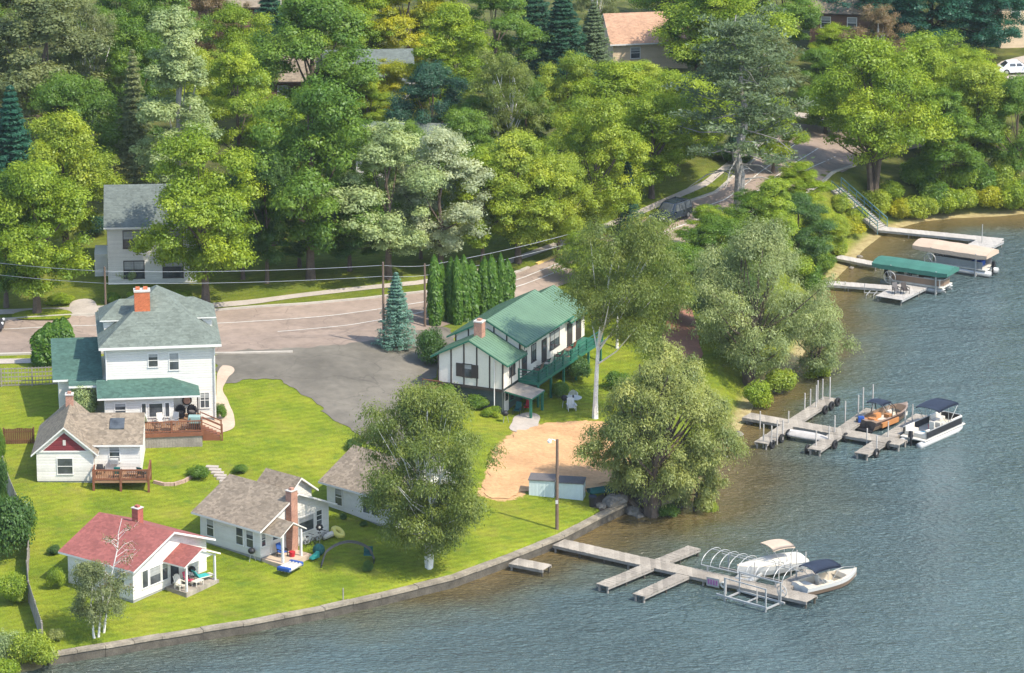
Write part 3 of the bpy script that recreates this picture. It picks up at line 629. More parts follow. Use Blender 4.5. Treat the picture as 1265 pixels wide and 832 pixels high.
window(t, (5.25, 0, 1.75), (1, 0, 0), (0, -1, 0), 1.7, 1.25, rows=0); window(t, (6.75, 0, 1.85), (1, 0, 0), (0, -1, 0), .62, 1.2, rows=2); window(t, (.35, 0, 1.7), (1, 0, 0), (0, -1, 0), .42, 1.0)
door(t, (1.7, 0, .35), (1, 0, 0), (0, -1, 0), .9, 2.0)
b = MB(); gable_roof(b, .35, 2.75, -2.0, .02, 2.5, 3.2, .3, .12, .1); b.build('porch_roof', ['roof_brown', 'white'], t)
MB().box(.1, -2.3, -.3, 3.4, -.02, .22).build('porch_floor', 'concrete', t)
for x_ in (.5, 2.6): MB().box(x_ - .08, -1.98, .22, x_ + .08, -1.82, 2.45).build('porch_post', 'white', t)
b = MB(); gable_wall(b, 6.4, 9.5, 3.3, 6.4, -.5, 2.9, 4.05); b.build('rear_wing', 'siding', t)
b = MB(); gable_roof(b, 6.4, 9.5, 3.3, 6.4, 2.92, 4.09, .4, .4); b.build('rear_roof', ['roof_brown', 'white'], t)
# --- third cabin behind the birch
f = gp(404, 625); o = Vector((f.x + 7.2 * math.cos(R(-40)), f.y + 7.2 * math.sin(R(-40)), 0)); o.z = tz(o.x, o.y) + .1
t = plain_cabin('white cabin with brown shingle roof half hidden behind the large birch', o, R(50), 7.6, 7.2)
for y_ in (5.9, 2.9, 1.95): window(t, (0, y_, 1.6), (0, -1, 0), (-1, 0, 0), .72, 1.35)
window(t, (4, 0, 1.6), (1, 0, 0), (0, -1, 0), 1.2, 1.2)
# --- cabin with maroon gable and deck
o = gp(116, 597)
t = thing('cabin', 'white cabin with brown roof, maroon front gable and brown raised deck', 'cabin', o, R(1), 'white lakeside cabins of the resort'); AC = t
b = MB(); gable_wall(b, -4.6, 0, 0, 7.3, .2, 2.7, 4.7); b.build('wall', 'siding_old', t)
MB().box(.02, 1.1, .2, 3.75, 6.9, 3.0).build('wall', 'siding_old', t)
b = MB(); gable_wall(b, 1.15, 6.85, .03, 3.74, 2.98, 3.02, 4.55, 'x'); b.build('gable', 'siding_old', t)
MB().box(-4.54, .06, -.9, -.06, 7.2, .2).build('foundation', 'foundation', t); MB().box(0, 1.15, -.9, 3.7, 6.8, .2).build('foundation', 'foundation', t)
b = MB(); gable_roof(b, -4.6, 0, 0, 7.3, 2.72, 4.72, .42, .35); b.build('roof', ['roof_brown', 'white'], t)
b = MB(); gable_roof(b, 1.1, 6.9, -1.6, 3.75, 3.02, 4.58, .35, .25, .16, 'x'); b.build('roof', ['roof_brown', 'white'], t)
b = MB(); b.prism([(-4.05, -.05, 2.78), (-.55, -.05, 2.78), (-2.3, -.05, 4.3)], (0, .048, 0)); b.build('gable_panel', 'maroon', t)
b = MB(); b.box(-2.42, -.09, 3.25, -2.18, -.05, 3.7); b.build('vent', 'cap', t)
MB().box(-4.5, -.08, 2.66, -.1, .0, 2.79).build('trim_board', 'white', t)
window(t, (-2.3, 0, 1.45), (1, 0, 0), (0, -1, 0), 1.2, 1.3); window(t, (-4.6, 1.4, 1.5), (0, -1, 0), (-1, 0, 0), .8, 1.3); window(t, (-4.6, 3.0, 1.5), (0, -1, 0), (-1, 0, 0), .8, 1.3)
wn = window(t, (1.65, 1.1, 2.1), (1, 0, 0), (0, -1, 0), .8, 1.25, rows=2)
b = MB(); b.box(1.3, .75, 1.35, 1.98, 1.07, 1.78); b.box(1.34, .73, 1.42, 1.94, .75, 1.7, 1); b.build('air_conditioner', ['hull_white', 'steel'], t)
chimney(t, -2.35, 6.3, 3.8, 5.6, .6, .6, 'brick_old')
b = MB(); b.add([(1.2, 3.35, 4.47), (2.4, 3.35, 4.47), (2.4, 2.3, 3.9), (1.2, 2.3, 3.9), (1.2, 3.35, 4.35), (2.4, 3.35, 4.35), (2.4, 2.3, 3.78), (1.2, 2.3, 3.78)], [(0, 1, 2, 3), (4, 7, 6, 5), (0, 4, 5, 1), (1, 5, 6, 2), (2, 6, 7, 3), (3, 7, 4, 0)])
for i in range(8): b.v[i] = (b.v[i][0], b.v[i][1], b.v[i][2] + .02)
b.build('skylight', 'glass', t)
dk = MB().box(.05, -1.5, .5, 4.6, 1.08, .68).build('deck', 'deck', t)
b = MB()
for p, q in (((.1, -1.45), (4.55, -1.45)), ((4.55, -1.45), (4.55, 1.0)), ((.1, -1.45), (.1, -.1))):
    for z_ in (.8, 1.55): b.beam((*p, z_), (*q, z_), .1, .14)
    n = max(2, int((Vector(q) - Vector(p)).length / .17))
    for i in range(n + 1):
        k = Vector(p).lerp(Vector(q), i / n); b.box(k.x - .025, k.y - .025, .8, k.x + .025, k.y + .025, 1.5)
b.build('railing', 'railing', t)
for x_, y_ in ((.1, -1.45), (2.3, -1.45), (4.55, -1.45), (4.55, 1.0)): MB().box(x_ - .09, y_ - .09, -1.4, x_ + .09, y_ + .09, 1.62).build('deck_post', 'railing', t)
# things on that deck
def armchair(name, label, loc, rz, fab, frame='black', group=None):
    t = thing(name, label, 'chair', loc, rz, group)
    b = MB(); b.box(-.28, -.28, .36, .28, .25, .42); b.build('seat', fab, t)
    b = MB(); b.hexa([(-.28, .22, .4), (.28, .22, .4), (.28, .27, .4), (-.28, .27, .4)], [(-.25, .42, 1.02), (.25, .42, 1.02), (.25, .47, 1.02), (-.25, .47, 1.02)]); b.build('backrest', fab, t)
    for s in (-1, 1):
        b = MB(); b.beam((s * .31, -.3, .62), (s * .31, .34, .62), .07, .04); b.beam((s * .31, -.28, 0), (s * .31, -.28, .62), .04); b.beam((s * .31, .24, 0), (s * .31, .24, .62), .04); b.build('arm', frame, t)
    return t
def on(root, x, y, z):
    c, s = math.cos(root.rotation_euler.z), math.sin(root.rotation_euler.z)
    return Vector((root.location.x + c * x - s * y, root.location.y + s * x + c * y, root.location.z + z))
armchair('deck_chair', 'dark grey chair tucked on the small brown deck by the maroon gabled cabin', on(t, .55, .2, .68), R(180), 'lead')
armchair('deck_chair', 'teal cushioned chair behind the railing of the small raised deck', on(t, 2.0, -.6, .68), R(180), 'teal')
b = MB(); b.box(-.5, -.3, .35, .5, .3, .4); [b.box(x - .03, y - .03, 0, x + .03, y + .03, .35) for x in (-.42, .42) for y in (-.24, .24)]
tb = b.build('side_table', 'wood_furn'); tb.location = on(t, 3.2, -.3, .68); tag(tb, 'low brown table on the small raised deck of the maroon gabled cabin', 'table')
armchair('deck_chair', 'teal chair at the right end of the small raised deck', on(t, 4.0, -.8, .68), R(150), 'teal_dark')

# --- main house
o = gp(266, 520); o.z = max(o.z, 4.4)
t = thing('house', 'large white two storey house with grey green hip roof and orange chimney', 'house', o, R(7)); HO = t
MB().box(-9, 0, .3, 0, 9.6, 6.75).build('wall', 'siding', t); MB().box(-8.94, .06, -1, -.06, 9.5, .3).build('foundation', 'foundation', t)
b = MB(); hip_roof(b, -9, 0, 0, 9.6, 6.68, 10.6, .62, .22, ((-4.5, 4.7), (-4.5, 5.2))); b.build('roof', ['roof_grey', 'white'], t)
MB().box(-9.5, -.5, 6.6, .5, 10.1, 6.676).build('soffit', 'white', t)
for s, nm in ((-1, 'dormer'), (1, 'dormer')):
    b = MB(); xo = -9.05 if s < 0 else .05; xi = -5.3 if s < 0 else -3.7; lo, hi = min(xo, xi), max(xo, xi)
    b.box(lo, 3.3, 6.9, hi, 6.5, 8.15); dm = b.build('dormer', 'siding', t)
    b = MB(); hip_roof(b, lo, hi, 3.3, 6.5, 8.15, 9.55, .35, .1, ((lo + (1.4 if s < 0 else 0), 4.9), (hi - (0 if s < 0 else 1.4), 4.9))); b.build('dormer_roof', ['roof_grey', 'white'], dm)
    window(dm, (xo, 4.9, 7.5), (0, 1, 0), (s, 0, 0), 1.3, .7)
b = MB(); b.box(-6.45, 2.5, 8.1, -5.15, 3.3, 10.75); b.box(-6.5, 2.45, 10.75, -5.1, 3.35, 10.9, 1); b.box(-6.6, 2.35, 8.0, -5.0, 3.45, 8.78, 1)
for x_ in (-6.15, -5.5): b.box(x_ - .18, 2.72, 10.9, x_ + .18, 3.08, 11.1, 0)
b.build('chimney', ['brick', 'cap'], t)
MB().lathe([(.09, 8.2), (.09, 9.15)], (-4.35, 2.75, 0), 8).build('vent_pipe', 'black', t)
window(t, (-5.1, 0, 5.5), (1, 0, 0), (0, -1, 0), .75, 1.1); window(t, (-3.35, 0, 5.35), (1, 0, 0), (0, -1, 0), .75, 1.45); window(t, (-.85, 0, 1.85), (1, 0, 0), (0, -1, 0), .7, 1.3, cols=1)
# ground floor extension with green roof, porch to its right
MB().box(-9.3, -2.3, .3, -3.55, -.02, 3.0).build('extension', 'siding', t)
MB().box(-9.24, -2.24, -1, -3.6, -.02, .3).build('foundation', 'foundation', t)
b = MB(); z0, z1 = 3.0, 3.95; A = [(-9.9, -2.8, z0), (-1.5, -2.8, z0), (-1.3, .0, z0), (-1.9, -.01, z1 - .2), (-3.4, -.01, z1), (-9.9, -.01, z1)]
b.add([(-9.9, -2.8, z0), (-1.35, -2.8, z0), (-1.35, -.01, z0), (-9.9, -.01, z0), (-9.9, -2.8, z0 + .16), (-1.35, -2.8, z0 + .16), (-1.35, -.01, z0 + .16), (-9.9, -.01, z1), (-3.6, -.01, z1)],
      [(0, 3, 2, 1), (4, 5, 8, 7), (5, 6, 8), (0, 1, 5, 4), (1, 2, 6, 5), (0, 4, 7, 3)], [1, 0, 0, 1, 1, 1]); b.build('porch_roof', ['roof_teal', 'white'], t)
window(t, (-8.0, -2.3, 1.95), (1, 0, 0), (0, -1, 0), .85, 1.15); window(t, (-5.05, -2.3, 1.85), (1, 0, 0), (0, -1, 0), 1.1, 1.15, rows=0)
for x_ in (-6.05, -4.1): window(t, (x_, -2.3, 1.85), (1, 0, 0), (0, -1, 0), .32, 1.2, rows=0)
b = MB(); b.lathe([(.42, -.03), (.42, .03)], (-2.35, -.05, 1.9), 20, 0, 'y'); b.lathe([(.3, -.05), (.3, .0)], (-2.35, -.06, 1.9), 20, 1, 'y'); b.build('round_window', ['dark_trim', 'brick_old'], t)
MB().box(-1.62, -2.7, .5, -1.5, -2.58, 3.0).build('porch_post', 'dark_trim', t)
# left wing with dark green roof
b = MB(); b.box(-13.0, 1.7, .2, -9.02, 8.4, 3.5); b.build('side_wing', 'siding', t)
b = MB(); b.hexa([(-13.5, 1.3, 3.5), (-9.3, 1.3, 3.5), (-9.3, 8.8, 4.95), (-13.5, 8.8, 4.95)], [(-13.5, 1.3, 3.68), (-9.3, 1.3, 3.68), (-9.3, 8.8, 5.13), (-13.5, 8.8, 5.13)], [1, 0, 1, 1, 1, 1]); b.build('side_wing_roof', ['roof_teal', 'white'], t)
b = MB(); b.hexa([(-12.2, .1, 3.27), (-9.32, .1, 3.27), (-9.32, 1.29, 3.5), (-12.2, 1.29, 3.5)], [(-12.2, .1, 3.45), (-9.32, .1, 3.45), (-9.32, 1.29, 3.68), (-12.2, 1.29, 3.68)], [1, 0, 1, 1, 1, 1]); b.build('eave_roof', ['roof_teal', 'white'], t)
for x_ in (-9.03, .03): MB().tube([(x_, -.12, .2), (x_, -.12, 6.55)], .05, 6).build('downpipe', 'white', t)
# brown deck
DZ = .75; dk = MB().box(-9.2, -5.3, DZ - .16, .3 - 1.6, -2.32, DZ).build('deck', 'deck', t)
MB().box(-3.5, -2.32, DZ - .16, -1.3, -.03, DZ - .004).build('deck', 'deck', t)
b = MB(); b.box(-9.15, -5.25, -.75, -1.36, -5.19, DZ - .3); b.box(-1.42, -5.19, -.75, -1.36, -2.4, DZ - .3)
for x_ in np.arange(-9.1, -1.4, .22): b.box(x_, -5.28, -.75, x_ + .05, -5.25, DZ - .3)
b.build('lattice_skirt', 'fence_grey', t)
MB().box(-9.22, -5.36, DZ - .32, -1.26, -5.3, DZ + .02).build('fascia', 'railing', t)
b = MB()
for p, q in (((-9.15, -5.22), (-1.38, -5.22)), ((-1.38, -5.22), (-1.38, -4.2)), ((-1.38, -2.9), (-1.38, -2.75))):
    for z_ in (DZ + .12, DZ + .95): b.beam((*p, z_), (*q, z_), .09, .09)
    n = max(2, int((Vector(q) - Vector(p)).length / .15))
    for i in range(n + 1): k = Vector(p).lerp(Vector(q), i / n); b.box(k.x - .02, k.y - .02, DZ + .12, k.x + .02, k.y + .02, DZ + .92)
for x_ in (-9.15, -6.5, -3.9, -1.38): b.box(x_ - .06, -5.28, DZ, x_ + .06, -5.16, DZ + 1.05)
b.build('railing', 'railing', t)
b = MB()
for i in range(5): b.box(-1.28 + i * .3, -4.15, -.9, -.98 + i * .3, -2.95, DZ - .16 * (i + 1))
b.build('steps', 'railing', t)
b = MB()
for y_ in (-4.17, -2.93):
    b.beam((-1.3, y_, DZ + .95), (.35, y_, .15 + .75), .08); b.beam((-1.3, y_, DZ + .5), (.35, y_, .45), .06); b.box(.28, y_ - .06, -.9, .4, y_ + .06, 1.0)
b.build('handrail', 'railing', t)
for x_, lab in ((-2.95, 'dark wicker chair left of the round window plaque on the house porch'), (-2.0, 'dark wicker chair right of the round window plaque on the house porch')):
    c = thing('wicker_chair', lab, 'chair', on(t, x_, -1.1, DZ), t.rotation_euler.z, 'dark wicker porch chairs')
    b = MB(); b.lathe([(.36, .1), (.36, .45), (.3, .46)], (0, 0, 0), 12); b.build('seat', 'black', c)
    b = MB()
    for i in range(9):
        a = R(-10 + i * 25); b.box(.36 * math.cos(a) - .08, .36 * math.sin(a) - .05, .4, .36 * math.cos(a) + .08, .36 * math.sin(a) + .05, .72 + .28 * max(0, math.sin(a)))
    b.build('backrest', 'black', c)
    b = MB(); b.lathe([(.26, .46), (.26, .55)], (0, 0, 0), 12); b.build('cushion', 'lead', c)
armchair('patio_chair', 'pale metal armchair left of the white reclining chair on the house deck', on(t, -6.6, -3.0, DZ), R(10), 'steel', 'steel')
armchair('patio_chair', 'white reclining patio chair in front of the wide house window', on(t, -4.7, -3.2, DZ), R(20), 'vinyl', 'steel')
armchair('patio_chair', 'pale patio chair nearest the covered porch opening', on(t, -3.6, -3.1, DZ), R(-25), 'steel', 'steel')
for x_, lab in ((-5.0, 'bronze patio chair left of the small deck table behind the railing'), (-2.75, 'bronze patio chair right of the small deck table behind the railing')):
    armchair('patio_chair', lab, on(t, x_, -4.6, DZ), R(100 if x_ < -4 else -80), 'wood_furn', 'wood_furn')
tb = thing('patio_table', 'round bronze table between two chairs at the deck railing', 'table', on(t, -3.9, -4.6, DZ))
MB().lathe([(.5, .68), (.5, .73)], (0, 0, 0), 16).build('tabletop', 'wood_furn', tb); MB().lathe([(.28, 0), (.05, .06), (.05, .68)], (0, 0, 0), 10).build('pedestal', 'wood_furn', tb)
gr = thing('grill', 'barbecue grill under a pale green cover at the deck corner', 'grill', on(t, -1.95, -4.3, DZ))
bevel(MB().hexa([(-.55, -.35, .5), (.55, -.35, .5), (.55, .35, .5), (-.55, .35, .5)], [(-.5, -.28, 1.15), (.5, -.28, 1.15), (.5, .3, 1.15), (-.5, .3, 1.15)]).build('cover', mat('pale_green_cover', (.22, .33, .30), .8), gr), .08)
MB().box(-.5, -.3, .02, .5, .3, .5).build('cabinet', 'black', gr)

# --- white house across the street
o = gp(134, 352)
t = thing('house', 'tall plain white house with slate roof between two maples across the street', 'house', o, R(4))
b = MB(); gable_wall(b, 0, 8.5, 0, 8.2, -.8, 5.6, 8.3, 'x'); b.build('wall', 'siding', t)
b = MB(); gable_roof(b, 0, 8.5, 0, 8.2, 5.61, 8.31, .35, .3, .16, 'x'); b.build('roof', ['roof_slate', 'white'], t)
for x_, z_ in ((2.4, 4.3), (2.4, 1.4), (6, 4.3), (6, 1.4)): window(t, (x_, 0, z_), (1, 0, 0), (0, -1, 0), 1.8, 1.6, 'dark_trim', cols=1)
for y_, z_ in ((1.5, 4.3), (1.5, 1.4), (4.5, 4.3), (4.5, 1.4)): window(t, (0, y_, z_), (0, -1, 0), (-1, 0, 0), 1.0, 1.5, 'dark_trim')
MB().box(-1.3, 2.5, -.8, -.02, 5.6, 2.3).build('side_porch', 'siding', t)

# --- kitchenette lodge with green metal roof
o = gp(621, 513)
t = thing('lodge', 'long white lodge with green metal roofs, dark battens and green balcony', 'lodge', o, R(-24)); KL = t
FZ = 2.3                                   # upper floor above the lake-side ground; local x runs left (negative), y runs back along the front
def slab_ribs(b, x0, x1, y0, y1, ze, zr, oe, og, t=.16):
    xm = (x0 + x1) / 2; k = (zr - ze) / (xm - x0)
    for s, xe in ((-1, x0 - oe), (1, x1 + oe)):
        for y in np.arange(y0 - og + .1, y1 + og, .42):
            b.beam((xm, y, zr + t + .012), (xe, y, ze - k * oe + t + .012), .05, .035, 0)
WK = 6.1
for (y0, y1, dz, nm) in ((0, 3.6, 0, 'wall'), (3.62, 13.6, .85, 'wall'), (13.62, 18, .2, 'wall')):
    b = MB(); gable_wall(b, -WK, 0, y0, y1, FZ, FZ + 2.45 + dz, FZ + 4.0 + dz); b.build('wall', 'cream', t)
    b = MB(); gable_roof(b, -WK, 0, y0, y1, FZ + 2.46 + dz, FZ + 4.01 + dz, .62 if dz < .8 else .75, .35 if y0 < 13 else .1); slab_ribs(b, -WK, 0, y0, y1, FZ + 2.46 + dz, FZ + 4.01 + dz, .62 if dz < .8 else .75, .35 if y0 < 13 else .1)
    b.build('roof', ['roof_metal', 'green_trim'], t)
def batten(x0, y0, z0, x1, y1, z1): MB().box(x0, y0, z0, x1, y1, z1).build('batten', 'dark_trim', t)
for x_ in np.linspace(-WK, 0, 6): zt = 2.45 + 1.55 * (1 - abs(x_ + WK / 2) / (WK / 2)); batten(x_ - .06, -.05, FZ, x_ + .06, -.002, FZ + zt - .02)
for x_ in np.linspace(-WK, 0, 6): zt = 3.3 + 1.55 * (1 - abs(x_ + WK / 2) / (WK / 2)); batten(x_ - .06, 3.57, FZ + zt - .9, x_ + .06, 3.618, FZ + zt - .02)
for y_ in (0.06, 1.8, 3.5): batten(.002, y_ - .05, FZ, .04, y_ + .05, FZ + 2.2)
for y_ in np.arange(3.7, 13.6, .9): batten(.002, y_ - .05, FZ + 2.35, .04, y_ + .05, FZ + 3.0)
MB().box(-WK - .05, -.07, FZ - .25, .05, -.053, FZ - .003).build('sill_board', 'dark_trim', t)
b = MB(); b.tube([(-.75, -.09, .2), (-.75, -.09, FZ + 2.5)], .05, 6); b.build('downpipe', 'white', t)
MB().box(-WK + .1, .1, -.6, -.1, 17.9, FZ - .003).build('basement', 'dark_board', t)
window(t, (-3.35, 0, FZ + 1.3), (1, 0, 0), (0, -1, 0), .8, 1.1, 'dark_trim', rows=0, cols=0)
for x_ in (-4.1, -2.6): b = MB(); b.box(x_ - .3, -.06, FZ + .7, x_ + .3, -.02, FZ + 1.9); b.build('shutter', 'dark_trim', t)
window(t, (0, 1.7, FZ + 1.35), (0, 1, 0), (1, 0, 0), .5, 1.2, 'dark_trim', rows=0, cols=0); window(t, (0, 2.4, FZ + 1.35), (0, 1, 0), (1, 0, 0), .3, 1.2, 'dark_trim', rows=0)
for y_, w_ in ((4.6, 1.1), (6.6, .9), (8.9, 1.1), (11.2, 2.0), (14.6, 1.2), (16.6, 1.2)):
    if w_ in (.9, 2.0): window(t, (0, y_, FZ + 1.5), (0, 1, 0), (1, 0, 0), w_, 1.5, 'dark_trim', rows=0, cols=1)
    else: door(t, (0, y_, FZ + .05), (0, 1, 0), (1, 0, 0), w_, 2.1, 'dark_trim')
for y_ in (2.2, 5, 7.5, 10.2, 12.6): window(t, (-.1, y_, 1.3), (0, 1, 0), (1, 0, 0), 1.0, 1.0, 'green_trim')
door(t, (-.1, 1.0, 0), (0, 1, 0), (1, 0, 0), .9, 2.0, 'white')
MB().box(.06, 3.2, FZ - .28, 2.0, 17.6, FZ - .02).build('balcony_floor', 'green_trim', t)
b = MB()
def rail_run(p, q, z0):
    for z_, h_ in ((z0 + .16, .05), (z0 + .42, .04), (z0 + .68, .04), (z0 + .97, .08)): b.beam((*p, z_), (*q, z_), .05, h_)
    n = max(1, int((Vector(q) - Vector(p)).length / 1.7))
    for i in range(n + 1): k = Vector(p).lerp(Vector(q), i / n); b.box(k.x - .06, k.y - .06, z0, k.x + .06, k.y + .06, z0 + 1.05)
rail_run((1.95, 3.25), (1.95, 17.5), FZ - .02); rail_run((.1, 3.25), (1.95, 3.25), FZ - .02)
b.build('balcony_railing', 'green_trim', t)
for y_ in (3.4, 6.2, 9, 11.8, 14.6, 17.4): MB().box(1.75, y_ - .09, -1.0, 1.93, y_ + .09, FZ - .28).build('balcony_post', 'green_trim', t)
b = MB(); b.hexa([(.06, .3, 1.95), (2.6, .3, 1.55), (2.6, 3.15, 1.55), (.06, 3.15, 1.95)], [(.06, .3, 2.1), (2.6, .3, 1.7), (2.6, 3.15, 1.7), (.06, 3.15, 2.1)], [1, 0, 1, 1, 1, 1]); b.build('entry_roof', ['fence_grey', 'green_trim'], t)
for x_, y_ in ((2.45, .45), (2.45, 2.9)): MB().box(x_ - .1, y_ - .1, -.6, x_ + .1, y_ + .1, 1.56).build('entry_post', 'green_trim', t)
chimney(t, -WK / 2 + .1, 1.7, FZ + 3.3, FZ + 5.3, .75, .75, 'brick_old', .12)
b = MB(); b.box(-WK - 1.0, -.2, FZ - .5, -WK + .9, -1.2, FZ - .4); [b.beam((-WK - 1.0 + i * .27, -1.15, FZ - .4), (-WK - 1.0 + i * .27, -1.15, FZ + .35), .04) for i in range(8)]; b.beam((-WK - 1, -1.15, FZ + .38), (-WK + .9, -1.15, FZ + .38), .08); b.build('landing', 'railing', t)
for i, (y_, f_, lab) in enumerate(((5.6, 'wood_furn', 'dark chair nearest the near end of the green balcony'), (7.7, 'vinyl', 'pale chair on the green balcony between two doors'), (10.1, 'wood_furn', 'brown chair midway along the green balcony'), (12.9, 'railing', 'reddish brown chair toward the far end of the green balcony'))):
    armchair('balcony_chair', lab, on(t, .9, y_, FZ - .02), t.rotation_euler.z + R(-90), f_)
tb = MB().lathe([(.25, 0), (.04, .05), (.04, .6), (.4, .62), (.4, .66)], (0, 0, 0), 12).build('bistro_table', 'wood_furn'); tb.location = on(t, 1.2, 11.5, FZ - .02); tag(tb, 'round brown table among chairs on the green balcony', 'table')

# --- houses glimpsed in the wood
def far_house(label, px, py, rz, W, D_, h, rise, wall, roof, axis='x', wins=3):
    o = gp(px, py); t = thing('house', label, 'house', o, rz)
    b = MB()
    if axis == 'x':
        gable_wall(b, 0, D_, 0, W, -.8, h, h + rise, 'x'); b.build('wall', wall, t); b = MB(); gable_roof(b, 0, D_, 0, W, h + .01, h + rise + .01, .5, .4, .16, 'x')
    else:
        gable_wall(b, 0, W, 0, D_, -.8, h, h + rise); b.build('wall', wall, t); b = MB(); gable_roof(b, 0, W, 0, D_, h + .01, h + rise + .01, .5, .4)
    b.build('roof', [roof, 'white' if wall != 'brown_wall' else 'dark_trim'], t)
    for i in range(wins): window(t, (W * (i + .6) / wins, 0, h - 1.3), (1, 0, 0), (0, -1, 0), 1.0, 1.2)
    for i in range(2): window(t, (W, D_ * (i + .6) / 2, h - 1.3), (0, 1, 0), (1, 0, 0), 1.0, 1.2)
    return t
far_house('tan house with peach shingle roof showing among the trees at the top', 757, 84, R(10), 8.5, 7.5, 2.9, 2.3, 'tan_wall', 'roof_tan', 'x', 2)
far_house('dark brown house under the trees at the upper right', 1000, 62, R(-8), 9, 8, 4.6, 2.6, 'brown_wall', 'roof_brown', 'x', 3)
far_house('pale building with large paned windows at the top right corner', 1236, 60, R(6), 14, 9, 5.6, 2, 'tan_wall', 'roof_brown', 'x', 5)
far_house('dark grey house in shade behind the yellow green maple', 405, 140, R(5), 9, 8, 3.4, 2.4, 'grey_wall', 'roof_slate', 'x', 3)
far_house('low house with pale grey roof glimpsed over the silvery treetops', 440, 222, R(-6), 11, 8, 2.9, 2.0, 'siding', 'roof_grey', 'x', 3)
far_house('brick coloured house glimpsed behind trunks left of the dark grey house', 322, 135, R(0), 8, 8, 3.2, 2.0, 'brown_wall', 'roof_brown', 'x', 2)
far_house('tan brown house at the top edge above the pale tall tree', 245, 55, R(0), 9, 9, 4.5, 2.5, 'brown_wall', 'roof_brown', 'x', 3)
# ------------------------------------------------------------------ vegetation
def leaf_mesh(name, C, Nn, S, tint, aspect=.62, upvec=None):
    """one kite-shaped leaf spray per row: centres C, normals Nn, sizes S"""
    n = len(C); rnd = RNG.normal(size=(n, 3))
    if upvec is not None: rnd = rnd * .35 + upvec
    Nn = Nn / np.linalg.norm(Nn, axis=1)[:, None]
    t = rnd - Nn * (rnd * Nn).sum(1)[:, None]; t /= np.linalg.norm(t, axis=1)[:, None] + 1e-9
    w = np.cross(Nn, t); S = S[:, None]; bend = Nn * S * .22
    V = np.stack([C - t * S, C + w * S * aspect - t * S * .1 - bend, C + t * S, C - w * S * aspect - t * S * .1 - bend], 1).reshape(-1, 3)
    me = bpy.data.meshes.new(name); me.vertices.add(4 * n); me.vertices.foreach_set('co', V.ravel())
    me.loops.add(4 * n); me.loops.foreach_set('vertex_index', np.arange(4 * n)); me.polygons.add(n); me.polygons.foreach_set('loop_start', np.arange(0, 4 * n, 4))
    me.materials.append(M['leaf']); me.update(); me.validate()
    me.attributes.new('tint', 'FLOAT', 'POINT').data.foreach_set('value', np.repeat(np.clip(tint, 0, 1), 4).astype(np.float32))
    return me
def unit(n): v = RNG.normal(size=(n, 3)); return v / np.linalg.norm(v, axis=1)[:, None]

ENV = {'round': lambda t: np.sqrt(np.clip(1 - (2 * t - 1) ** 2, 0, 1)) * (.95 - .1 * t) + .05,
       'oval': lambda t: np.clip(np.sin(np.pi * np.clip(t, 0, 1) ** .8), 0, 1) ** .7 * .95 + .05,
       'maple': lambda t: np.clip(np.minimum(1, (t + .08) * 3.4) * (1 - t ** 2.4) ** .75, .05, 1),
       'spread': lambda t: np.clip(np.minimum(1, (t + .12) * 2.4) * (1 - t ** 3) ** .6, .08, 1),
       'poplar': lambda t: np.clip(np.minimum(1, (t + .1) * 3) * (1 - t ** 1.5) ** .8, .05, 1)}

def broad_crown(h, w, z0, env='round', nc=70, n=8000, leaf=.34, cr=(.13, .22), droop=0.0, hollow=.45, sparse=1.0, flat=.75, lobes=9):
    """crown mesh between z0 and h, grown as lobes > clumps > leaf sprays; returns (mesh, clump centres)"""
    lt = (np.arange(lobes) + .5 + RNG.uniform(-.35, .35, lobes)) / lobes; la = np.arange(lobes) * 2.4 + RNG.uniform(-.5, .5, lobes)
    lr = w * RNG.uniform(.15, .25, lobes); lrad = np.maximum(ENV[env](lt) * w / 2 * RNG.uniform(.86, 1.14, lobes) - lr * .9, 0)
    LC = np.stack([lrad * np.cos(la), lrad * np.sin(la), z0 + (h - z0) * (.1 + .80 * lt)], 1); LC[-1, :2] *= .3
    n1 = int(nc * .72); li = RNG.integers(0, lobes, n1); u = unit(n1); u[:, 2] = np.abs(u[:, 2]) * np.where(RNG.random(n1) < .3, -.6, 1)
    C1 = LC[li] + u * (lr[li] * (.55 + .55 * RNG.random(n1)))[:, None] * np.array([1, 1, .85])
    n2 = nc - n1; t = RNG.random(n2) ** .9; a = RNG.random(n2) * 2 * np.pi; c2 = .1 * w
    rr = np.maximum(ENV[env](t) * w / 2 * (hollow + (1 - hollow) * RNG.random(n2) ** .6) - c2 * .6, 0)
    C2 = np.stack([rr * np.cos(a), rr * np.sin(a), z0 + (h - z0) * (.04 + .90 * t)], 1)
    C = np.concatenate([C1, C2]); C[:, 2] = np.clip(C[:, 2], z0 * .8, h * .985); c_r = (cr[0] + (cr[1] - cr[0]) * RNG.random(nc) ** 1.5) * w * .9
    ctint = np.clip(.5 + RNG.normal(size=nc) * .13 + np.concatenate([RNG.normal(size=lobes)[li] * .08, RNG.normal(size=n2) * .1]), 0, 1)
    wts = c_r ** 2; wts /= wts.sum(); ci = RNG.choice(nc, n, p=wts)
    u = unit(n); u[:, 2] = np.where(u[:, 2] < -.2, u[:, 2] * .6, u[:, 2])
    q = RNG.random(n) ** .42; nz = 1 + .2 * RNG.normal(size=n)
    off = u * (c_r[ci] * q * nz)[:, None] * np.array([1, 1, flat])
    Pn = C[ci] + off
    if droop: Pn[:, 2] -= droop * (np.hypot(off[:, 0], off[:, 1]) ** 1.3) * (.5 + RNG.random(n)) + droop * .9 * RNG.random(n) ** 2
    Nn = u * .9 + unit(n) * .5 + np.array([.12, -.1, .4])
    S = leaf * (.55 + .75 * RNG.random(n) ** 1.5)
    return leaf_mesh('crown', Pn, Nn, S, ctint[ci] + RNG.normal(size=n) * .11, .6 if not droop else .42, np.array([0, 0, -1.0]) if droop else None), C
